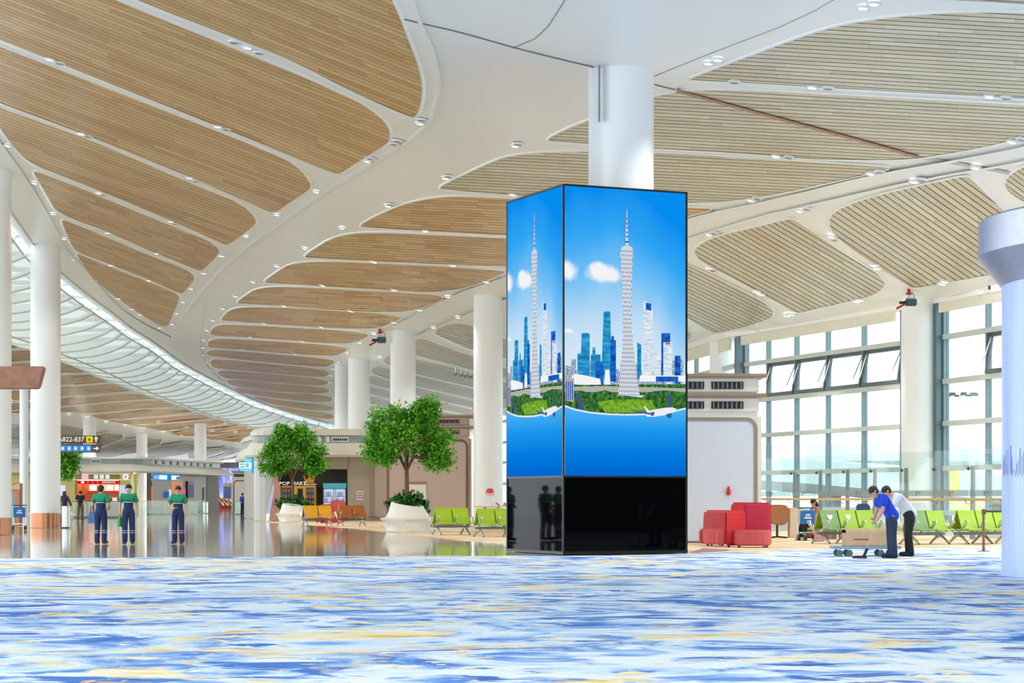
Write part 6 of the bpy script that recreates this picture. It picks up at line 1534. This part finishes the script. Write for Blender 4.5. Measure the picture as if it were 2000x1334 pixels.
# things they hold
hb = empty('shoulder_bag', (pw(182, wy) - 0.03, wy - 0.02, 0.60), label='blue patterned bag held by the leftmost worker', cat='bag')
MB().hexa([(-0.11, -0.05, 0), (0.11, -0.05, 0), (0.11, 0.05, 0), (-0.11, 0.05, 0)], [(-0.09, -0.03, 0.32), (0.09, -0.03, 0.32), (0.09, 0.03, 0.32), (-0.09, 0.03, 0.32)]).build('bag_body', mat('bag_blue', (70, 110, 170), 0.6, var=0.5, scale=30), hb, bevel=0.015)
MB().tube([(-0.05, 0, 0.31), (-0.03, 0, 0.5), (0.03, 0, 0.5), (0.05, 0, 0.31)], 0.01, 6).build('strap', NAVY, hb)
gb_ = empty('spray_bottle', (pw(237, wy) , wy - 0.25, 0.50), label='green plastic bottle in the middle worker\'s hand', cat='bottle')
autosmooth(MB().lathe([(0, 0), (.075, 0), (.08, .12), (.065, .20), (.03, .28), (.025, .33), (0, .33)], 16, cap=False).build('bottle', mat('bottle_green', (20, 150, 60), 0.35), gb_)); MB().tube([(0, 0, .33), (.03, 0, .38)], .018, 6).build('cap', WHITE, gb_)
by = floorY(1016.5)
person(pw(157, by), by, math.radians(175), 'man in black t-shirt and olive trousers facing the food counter', top=mat('black_cotton', (18, 18, 22), 0.85), legs=mat('olive_cotton', (88, 86, 52), 0.85), scale=1.03,
       J=dict(wrL=(.20, -.17, 1.02), paL=(.17, -.23, 1.05), wrR=(-.20, -.17, 1.02), paR=(-.17, -.23, 1.05), knL=(.10, .06, .5), anL=(.10, .16, .12)))
person(pw(126, 108), 108, math.radians(165), 'woman in plum jacket and dark headscarf behind the steel bin', top=mat('plum_cloth', (58, 36, 62), 0.8), legs=mat('plum_dark', (40, 28, 44), 0.8), sleeve='long', hair='scarf', scale=0.98,
       J=dict(elR=(-.30, .02, 1.15), wrR=(-.40, -.05, .93), paR=(-.43, -.06, .87)))
cy_ = floorY(1005.5)
person(pw(474, cy_), cy_, math.radians(150), 'cleaner in blue jacket pushing a blue cart by the far pod', top=mat('royal_cloth', (36, 62, 170), 0.8), legs=mat('dark_trouser', (24, 24, 34), 0.8), sleeve='long', scale=1.0, J=dict(wrL=(.22, -.30, 1.05), paL=(.22, -.36, 1.05), wrR=(-.22, -.30, 1.05), paR=(-.22, -.36, 1.05)))
cc = empty('cleaning_cart', (pw(484, cy_ + .4), cy_ + .4, 0), label='tall blue cleaning cart pushed by the far cleaner', cat='cart')
BLUEP = mat('bin_blue', (30, 84, 176), 0.5); MB().hexa([(-.30, -.28, .12), (.24, -.28, .12), (.24, .28, .12), (-.30, .28, .12)], [(-.36, -.32, 1.02), (.30, -.32, 1.02), (.30, .32, 1.02), (-.36, .32, 1.02)]).build('bin_body', BLUEP, cc, bevel=.02); box('lid', -.38, .32, -.34, .34, 1.02, 1.08, BLUEP, cc, bevel=.02)
for a in (-.22, .18):
    for b in (-.2, .2): MB().tube([(a, b - .02, .06), (a, b + .02, .06)], .06, 10).build('wheel', BLACK, cc)
fb = empty('folding_barrier', (pw(458, cy_), cy_ + .5, 0), label='low glass and green panel barrier left of the far cleaner', cat='barrier')
box('glass_panel', -.1, .55, -.01, .01, .1, 1.0, glassmat('barrier_glass', (226, 238, 230), .08), fb); box('green_panel', -.16, -.02, -.03, .0, .3, .95, mat('panel_green', (60, 180, 90), .5), fb); MB().tube([(-.2, 0, 0), (-.2, 0, .9), (-.1, 0, 1.05), (.55, 0, 1.05), (.55, 0, 0)], .02, 6).build('frame', DGREY, fb)
# the two bending men on the right
by1 = floorY(1090); by2 = floorY(1087.5)
bend1 = dict(pel=(0, .06, .90), bel=(0, -.02, 1.03), che=(0, -.16, 1.20), nek=(0, -.27, 1.34), jaw=(0, -.345, 1.355), hed=(0, -.37, 1.42), top=(0, -.38, 1.485), shL=(.17, -.20, 1.29), shR=(-.17, -.20, 1.29),
             elL=(.23, -.24, 1.02), wrL=(.17, -.34, .82), paL=(.13, -.38, .77), elR=(-.23, -.20, 1.02), wrR=(-.12, -.30, .86), paR=(-.06, -.35, .83), hiL=(.09, .05, .86), hiR=(-.09, .05, .86), knL=(.11, .02, .48), knR=(-.11, .05, .48), anL=(.12, .05, .09), anR=(-.12, .08, .09), toL=(.12, -.12, .045), toR=(-.12, -.09, .045))
person(pw(1738, by1), by1, math.radians(-80), 'man in bright blue top bending over a floor mop', J=bend1, top=mat('bright_blue_cloth', (24, 64, 206), .8), legs=mat('slate_trouser', (36, 56, 82), .8), sleeve='short', hpitch=.5, scale=1.05)
bend2 = dict(bend1); bend2.update(pel=(0, .08, .94), bel=(0, -.03, 1.08), che=(0, -.20, 1.24), nek=(0, -.36, 1.36), jaw=(0, -.44, 1.37), hed=(0, -.465, 1.43), top=(0, -.47, 1.49), shL=(.17, -.25, 1.33), shR=(-.17, -.25, 1.33), elL=(.22, -.36, 1.10), wrL=(.12, -.52, 1.0), paL=(.08, -.57, .98), elR=(-.22, -.36, 1.10), wrR=(-.12, -.52, 1.0), paR=(-.08, -.57, .98), hiL=(.09, .08, .89), hiR=(-.09, .08, .89), knL=(.11, .0, .49), knR=(-.11, .06, .49))
w2 = person(pw(1780, by2), by2 + .55, math.radians(-84), 'man in white shirt and black trousers leaning over beside the blue one', J=bend2, top=mat('white_shirt', (226, 224, 230), .75), legs=mat('black_trouser', (28, 30, 38), .8), sleeve='long', hpitch=.5, scale=1.05)
mp_ = empty('floor_mop', (px2x(1680, by1 - .1), by1 - .1, 0), label='floor mop with flat dark head held by the man in blue', cat='mop')
MB().hexa([(-.17, -.12, .0), (.14, -.12, .0), (.14, .12, .0), (-.17, .12, .0)], [(-.15, -.10, .05), (.13, -.10, .05), (.13, .10, .05), (-.15, .10, .05)]).build('mop_head', BLACK, mp_, bevel=.01)
MB().tube([(.08, 0, .04), (.16, 0, .22)], .032, 8).build('joint', BLACK, mp_); MB().tube([(.15, 0, .2), (.36, 0, .84)], .012, 8).build('handle', mat('mop_handle', (196, 196, 200), .4), mp_)
# seated traveller behind the trolley
sy = 66.5
ot = empty('ottoman', (px2x(1588, sy), sy, 0), label='brown leather ottoman seat behind the trolley', cat='seat'); box('cushion', -.35, .35, -.3, .3, .06, .42, mat('tan_leather', (166, 108, 66), .55), ot, bevel=.05, bseg=3)
for a in (-.28, .28):
    for b in (-.24, .24): box('foot', a - .02, a + .02, b - .02, b + .02, 0, .07, BLACK, ot)
sit = dict(pel=(0, .05, .56), bel=(0, .04, .70), che=(0, .0, .90), nek=(0, -.03, 1.06), jaw=(0, -.07, 1.13), hed=(0, -.06, 1.20), top=(0, -.05, 1.27), shL=(.17, 0, 1.01), shR=(-.17, 0, 1.01), elL=(.24, -.06, .76), wrL=(.14, -.28, .68), paL=(.10, -.34, .67), elR=(-.24, -.06, .76), wrR=(-.14, -.28, .68), paR=(-.10, -.34, .67),
           hiL=(.09, .02, .53), hiR=(-.09, .02, .53), knL=(.12, -.42, .50), knR=(-.12, -.42, .50), anL=(.12, -.46, .09), anR=(-.12, -.50, .09), toL=(.12, -.60, .045), toR=(-.12, -.64, .045))
person(px2x(1592, sy), sy, math.radians(-70), 'seated traveller with long black hair and white shoes behind the trolley', J=sit, top=mat('tan_top', (176, 120, 100), .8), legs=mat('black_trouser', (28, 30, 38), .8), sleeve='long', hair='long', hpitch=.4, seated=True)
pb = empty('pink_bag', (px2x(1600, 64.5), 64.5, 0.0), label='pink patterned bag standing beside the trolley', cat='bag'); MB().hexa([(-.16, -.08, .0), (.16, -.08, .0), (.16, .08, .0), (-.16, .08, .0)], [(-.12, -.06, .88), (.12, -.06, .88), (.12, .06, .88), (-.12, .06, .88)]).build('bag_body', mat('bag_pink', (214, 130, 160), .6, var=.4, scale=20), pb, bevel=.02); MB().tube([(-.08, 0, .86), (0, 0, 1.0), (.08, 0, .86)], .012, 6).build('handle', mat('bag_handle', (150, 70, 100), .6), pb)

# ------------------------------------------------------------------ net shade and skylight
def edge_table(pts, zf):
    t = []
    for p in dens(pts, 6): c = ceilpt(*p, 0, zf); t.append((c.y, c.x, c.z))
    return sorted(t)
TA = edge_table(SKYEDGE, zmain); TB = edge_table(WINGTOP, zwing)
def at_edge(T, Y):
    for (a, b) in zip(T, T[1:]):
        if a[0] <= Y <= b[0]: k = (Y - a[0]) / max(1e-6, b[0] - a[0]); return Vector((a[1] + (b[1] - a[1]) * k, Y, a[2] + (b[2] - a[2]) * k))
    e = T[0] if Y < T[0][0] else T[-1]; return Vector((e[1], Y, e[2]))
def netmat():
    m = bpy.data.materials.new('white_net'); m.use_nodes = True; nt = m.node_tree; nt.nodes.clear(); L = nt.links.new
    d = nt.nodes.new('ShaderNodeBsdfDiffuse'); d.inputs[0].default_value = (.80, .81, .77, 1); t = nt.nodes.new('ShaderNodeBsdfTranslucent'); t.inputs[0].default_value = (.55, .58, .56, 1)
    tr = nt.nodes.new('ShaderNodeBsdfTransparent')
    tc = nt.nodes.new('ShaderNodeTexCoord'); n = nt.nodes.new('ShaderNodeTexNoise'); n.inputs['Scale'].default_value = 18; L(tc.outputs['Object'], n.inputs['Vector'])
    mr = nt.nodes.new('ShaderNodeMapRange'); mr.inputs['To Min'].default_value = .05; mr.inputs['To Max'].default_value = .22; L(n.outputs['Fac'], mr.inputs[0])
    m1 = nt.nodes.new('ShaderNodeMixShader'); m1.inputs[0].default_value = .22; L(d.outputs[0], m1.inputs[1]); L(t.outputs[0], m1.inputs[2])
    m2 = nt.nodes.new('ShaderNodeMixShader'); L(mr.outputs[0], m2.inputs[0]); L(m1.outputs[0], m2.inputs[1]); L(tr.outputs[0], m2.inputs[2])
    o = nt.nodes.new('ShaderNodeOutputMaterial'); L(m2.outputs[0], o.inputs[0]); return m
NET = netmat(); ROPE = mat('net_rope', (214, 214, 204), .6)
ns_ = empty('net_shade', tuple(at_edge(TA, 100)), label='long billowing white net shade hung under the curving skylight', cat='shade')
nb_ = at_edge(TA, 100)
step = 4.8; Ys = []; y = 66.0
while y < 318: Ys.append(y); y += step
SAG = 1.25
def netpt(Y, v, bil):
    a = at_edge(TA, Y) + Vector((-.25, 0, -.45)); b = at_edge(TB, Y) + Vector((.3, 0, -.3)); q = a.lerp(b, v)
    q.z -= SAG * (4 * v * (1 - v)) ** .8 + bil * math.sin(PI * v) ** .6; return q
NV = 14; NU = 7
for k in range(len(Ys) - 1):
    vs = []
    for i in range(NU + 1):
        u = i / NU; Y = Ys[k] + (Ys[k + 1] - Ys[k]) * u
        bil = -0.85 * math.sin(PI * u)
        for j in range(NV + 1): vs.append(netpt(Y, j / NV, bil) - nb_)
    fs = [(i * (NV + 1) + j, i * (NV + 1) + j + 1, (i + 1) * (NV + 1) + j + 1, (i + 1) * (NV + 1) + j) for i in range(NU) for j in range(NV)]
    MB().add(vs, fs).build('net_bay', NET, ns_, smooth=True, fixn=False)
    MB().tube([netpt(Ys[k], j / NV, 0.02) - nb_ for j in range(NV + 1)], .07, 5).build('cross_rope', ROPE, ns_)
    a = at_edge(TA, Ys[k]); MB().add([(a.x - .05 - nb_.x, a.y - nb_.y, a.z - .05 - nb_.z), *(tuple(netpt(Ys[k], .0, 0) - nb_),), tuple(netpt(Ys[k], .12, 0) - nb_), tuple(netpt(Ys[k] + .25, .0, 0) - nb_)], [(0, 1, 2), (0, 2, 3), (1, 3, 2), (0, 3, 1)]).build('corner_plate', WHITE, ns_)
MB().tube([netpt(Y, .5, .03) - nb_ for Y in Ys], .06, 6).build('spine_rope', ROPE, ns_)
MB().tube([netpt(Y, 0.0, 0) - nb_ for Y in Ys], .05, 6).build('edge_rope', ROPE, ns_); MB().tube([netpt(Y, 1.0, 0) - nb_ for Y in Ys], .05, 6).build('edge_rope', ROPE, ns_)
sk_ = empty('window_6', tuple(nb_), kind='structure')
SKF = mat('skylight_steel', (168, 190, 196), .4, .2)
k = 0
Yk = [66 + 7.2 * i for i in range(34)]
for i, Y in enumerate(Yk):
    a = at_edge(TA, Y) + Vector((.3, 0, .5)); b = at_edge(TB, Y) + Vector((-.3, 0, .45))
    MB().tube([a - nb_, b - nb_], .14, 6).build('rafter', SKF, sk_)
    if i + 1 < len(Yk):
        a2 = at_edge(TA, Yk[i + 1]) + Vector((.3, 0, .5)); b2 = at_edge(TB, Yk[i + 1]) + Vector((-.3, 0, .45)); up = Vector((0, 0, .16))
        MB().add([a + up - nb_, b + up - nb_, b2 + up - nb_, a2 + up - nb_], [(0, 1, 2, 3)]).build('pane', GLASS, sk_)
        for v in (.04, .2): MB().tube([a.lerp(b, v) - nb_, a2.lerp(b2, v) - nb_], .09, 5).build('purlin', SKF, sk_)

# ------------------------------------------------------------------ ceiling downlights
ring_me = MB().lathe([(.105, 0.0), (.16, .0), (.165, .02), (.165, .05), (.105, .05)], 20, cap=False).mesh('downlight_ring', mat('ring_white', (226, 230, 232), .35))
lens_me = MB().lathe([(0.0, .012), (.106, .012)], 20, cap=False).mesh('lens', LAMP); lens_off = MB().lathe([(0.0, .012), (.106, .012)], 20, cap=False).mesh('lens_off', LAMPOFF)
SPOTW = 420.0
spot_data = bpy.data.lights.new('downlight_beam', 'SPOT'); spot_data.energy = SPOTW; spot_data.spot_size = math.radians(95); spot_data.spot_blend = 0.6; spot_data.shadow_soft_size = 0.10; spot_data.color = (1.0, 0.96, 0.90)
spot_far = spot_data.copy(); spot_far.energy = 5000.0
def downlight(px, py, lit, label, group, zf=zmain, sc=1.0):
    p = ceilpt(px, py, .06 if zf is zmain else .15, zf); a = ceilpt(px + 4, py, .06, zf); b = ceilpt(px, py + 4, .06, zf); n = (a - ceilpt(px, py, .06, zf)).cross(b - ceilpt(px, py, .06, zf)).normalized()
    if n.z < 0: n = -n
    o = bpy.data.objects.new('ceiling_downlight', ring_me); link(o); tag(o, label, 'downlight', group)
    l = bpy.data.objects.new('lens', lens_me if lit else lens_off); link(l, o)
    if lit:
        sp = bpy.data.objects.new('beam', spot_data if zf is zmain else spot_far); link(sp, o); sp.location = (0, 0, -0.03)
    o.location = p; o.rotation_mode = 'QUATERNION'; o.rotation_quaternion = Vector((0, 0, 1)).rotation_difference(n); o.scale = (sc,) * 3
GROUPS = [
 ('white rib below the topmost left panel', 'left', [(457, 84, 0), (483, 95, 1), (506, 105, 0)], zmain),
 ('second white rib of the left fan', 'left', [(97, 118, 1), (117, 125, 0), (425, 249, 1), (442, 254, 0)], zmain),
 ('third white rib of the left fan', 'left', [(158, 263, 1), (172, 268, 0), (370, 349, 1), (382, 355, 0)], zmain),
 ('fourth white rib of the left fan', 'left', [(193, 378, 1), (201, 382, 0), (333, 434, 1), (342, 438, 0)], zmain),
 ('fifth white rib of the left fan', 'left', [(210, 456, 1), (305, 496, 1)], zmain),
 ('lowest white rib of the left fan', 'left', [(216, 519, 1), (290, 549, 1)], zmain),
 ('left side of the white trunk', 'top', [(823, 236, 0), (820, 243, 1), (776, 277, 0), (770, 283, 0), (722, 311, 0), (717, 317, 1), (617, 376, 1), (540, 421, 1), (480, 463, 1), (432, 501, 1), (398, 535, 1), (373, 565, 1), (357, 591, 1), (345, 613, 1), (336, 634, 1)], zmain),
 ('white edge beside the skylight', 'top', [(15, 286, 1), (67, 359, 1), (104, 419, 1), (126, 468, 1), (147, 509, 1), (184, 549, 1), (231, 584, 1), (258, 605, 1), (273, 615, 1), (311, 641, 1)], zmain),
 ('right side of the white trunk', 'top', [(1012, 283, 0), (1006, 287, 1), (876, 346, 0), (870, 350, 1), (763, 401, 0), (757, 404, 1), (667, 447, 1), (595, 487, 1), (540, 521, 1), (494, 552, 1), (460, 580, 1), (435, 604, 1), (416, 627, 1), (404, 646, 1), (398, 665, 1), (396, 680, 1), (397, 694, 1), (403, 708, 1), (412, 722, 1), (435, 745, 1), (446, 755, 1)], zmain),
 ('white ribs between the centre wood panels', 'top', [(1001, 382, 1), (831, 453, 1), (730, 513, 1), (885, 520, 1), (630, 559, 1), (770, 568, 1), (555, 599, 1), (685, 609, 1), (516, 633, 1), (628, 640, 1), (489, 660, 1), (592, 668, 1), (476, 684, 1), (577, 693, 1)], zmain),
 ('column beam next to the centre panels', 'right', [(950, 552, 1), (875, 581, 1), (820, 607, 1), (770, 631, 1), (730, 653, 1), (702, 671, 1), (678, 690, 1), (661, 708, 1), (651, 722, 1), (647, 734, 1), (646, 747, 1)], zmain),
 ('blue-white ceiling above the top right panels', 'right', [(1707, 10, 1), (1685, 18, 1)], zmain),
 ('ceiling just right of the thick column', 'right', [(1401, 119, 1), (1383, 126, 1)], zmain),
 ('upper white rib of the right panels', 'left', [(1434, 162, 0), (1586, 173, 1), (1617, 174, 0), (1932, 191, 1), (1965, 193, 0)], zmain),
 ('lower white rib of the right panels', 'left', [(1515, 307, 1), (1540, 309, 0)], zmain),
 ('upper edge of the right beam', 'right', [(1995, 274, 0), (1976, 279, 1), (1718, 337, 0), (1700, 341, 1), (1479, 389, 0), (1466, 393, 1)], zmain),
 ('lower edge of the right beam', 'right', [(1905, 330, 1), (1800, 353, 0), (1785, 357, 1), (1576, 410, 0), (1561, 414, 1), (1395, 457, 0), (1384, 460, 1)], zmain),
 ('white bands of the window-side ceiling', 'right', [(1840, 556, 1), (1845, 552, 1), (1713, 526, 1), (1707, 520, 1), (1630, 470, 0), (1623, 464, 1), (1680, 588, 1), (1672, 590, 1), (1485, 576, 1), (1477, 571, 1), (1392, 529, 0), (1384, 525, 1), (1545, 616, 1), (1536, 618, 1)], zmain),
 ('far beam between the white columns', 'right', [(895, 621, 1), (847, 641, 1), (742, 698, 1)], zmain),
 ('edge of the far wing ceiling', 'left', [(150, 706, 1), (190, 723, 1), (225, 739, 1), (287, 762, 1), (313, 771, 1), (342, 781, 1), (370, 792, 1)], zwing),
 ('beam of the far wing ceiling', 'left', [(23, 786, 1), (135, 811, 1), (170, 818, 1), (208, 826, 1), (245, 833, 1), (281, 839, 1), (318, 846, 1), (353, 852, 1), (390, 857, 1), (430, 863, 1), (463, 867, 1)], zwing),
 ('panels of the far wing ceiling', 'left', [(310, 826, 1), (364, 836, 1), (380, 806, 1), (415, 843, 1), (439, 828, 1), (460, 845, 1), (488, 836, 1)], zwing)]
for ph, end, lst, zf in GROUPS:
    if end == 'left': lst = sorted(lst)
    elif end == 'right': lst = sorted(lst, key=lambda t: -t[0])
    for i, (x, y, lit) in enumerate(lst):
        downlight(x, y, lit, '%s downlight on the %s, %s from the %s' % ('lit' if lit else 'unlit', ph, ordinal(i + 1), end), 'downlights on the ' + ph, zf, 1.0 if zf is zmain and y < 500 else (1.25 if zf is zmain else 2.0))

# ------------------------------------------------------------------ hanging devices
def projector(px, py, label, sc=1.0):
    c = ceilpt(px, py, .02); r = empty('projector', tuple(c), label=label, cat='projector')
    RC = mat('clamp_red', (176, 40, 44), .5); TB_ = mat('projector_teal', (52, 84, 92), .4)
    MB().tube([(0, 0, .05), (0, 0, -.12)], .06, 10).build('mount', RC, r); MB().lathe([(.10, -.16), (.12, -.12), (.10, -.10)], 12).build('mount_plate', RC, r); MB().tube([(0, 0, -.12), (0, 0, -.30)], .03, 8).build('stem', WHITE, r)
    MB().box(-.12, .26, -.18, .18, -.56, -.32).build('body', TB_, r, bevel=.03); MB().box(-.10, .24, -.16, .16, -.33, -.26).build('cover', mat('projector_mint', (190, 214, 204), .4), r, bevel=.02)
    MB().tube([(-.12, 0, -.44), (-.34, 0, -.44)], .05, 10).build('lens', BLACK, r); MB().tube([(-.16, 0, -.5), (-.44, 0, -.66)], .04, 8).build('mirror_arm', RC, r); MB().tube([(.02, .05, 0), (.16, .05, -.1), (.22, .05, -.3)], .012, 5).build('cable', BLACK, r)
    r.scale = (sc,) * 3
projector(1775, 567, 'teal projector with red clamp hanging left of the window column')
projector(742, 644, 'small projector with red clamp hanging at the far column beam', 1.25)
cv = ceilpt(1928, 548, .0); r_ = empty('security_camera', tuple(cv), label='small security camera on a curved conduit above the right window', cat='camera')
MB().tube([(.10, 0, .02), (.10, 0, -.32), (.04, 0, -.42), (-.05, 0, -.40), (-.07, 0, -.30)], .018, 6).build('conduit', ALU, r_); MB().tube([(-.22, 0, -.26), (0.02, 0, -.24)], .075, 10).build('housing', WHITE, r_); MB().tube([(0.0, 0, -.24), (.10, 0, -.235)], .07, 10).build('visor', DGREY, r_)
cv = ceilpt(1480, 628, .0); r_ = empty('security_camera', tuple(cv), label='tiny security camera hanging above the first window bay', cat='camera')
MB().tube([(0, 0, .02), (0, 0, -.34)], .018, 6).build('conduit', ALU, r_); MB().tube([(-.10, 0, -.40), (0.08, 0, -.36)], .06, 10).build('housing', WHITE, r_)
for i, (a, b) in enumerate(((890, 716), (901, 718), (910, 720), (919, 722))):  # small track lamps hung on rods, given no light
    c = ceilpt(a, b, 0); r_ = empty('pendant_device', tuple(c), label='small pendant sensor on a rod beside the white column, %s from the left' % ordinal(i + 1), cat='tracklight', group='pendant tracklights beside the column')
    MB().tube([(0, 0, .03), (0, 0, -.45)], .03, 5).build('rod', ALU, r_); MB().tube([(-.12, 0, -.5), (.14, 0, -.45)], .09, 8).build('head', mat('tracklight_grey', (160, 166, 164), .4), r_)
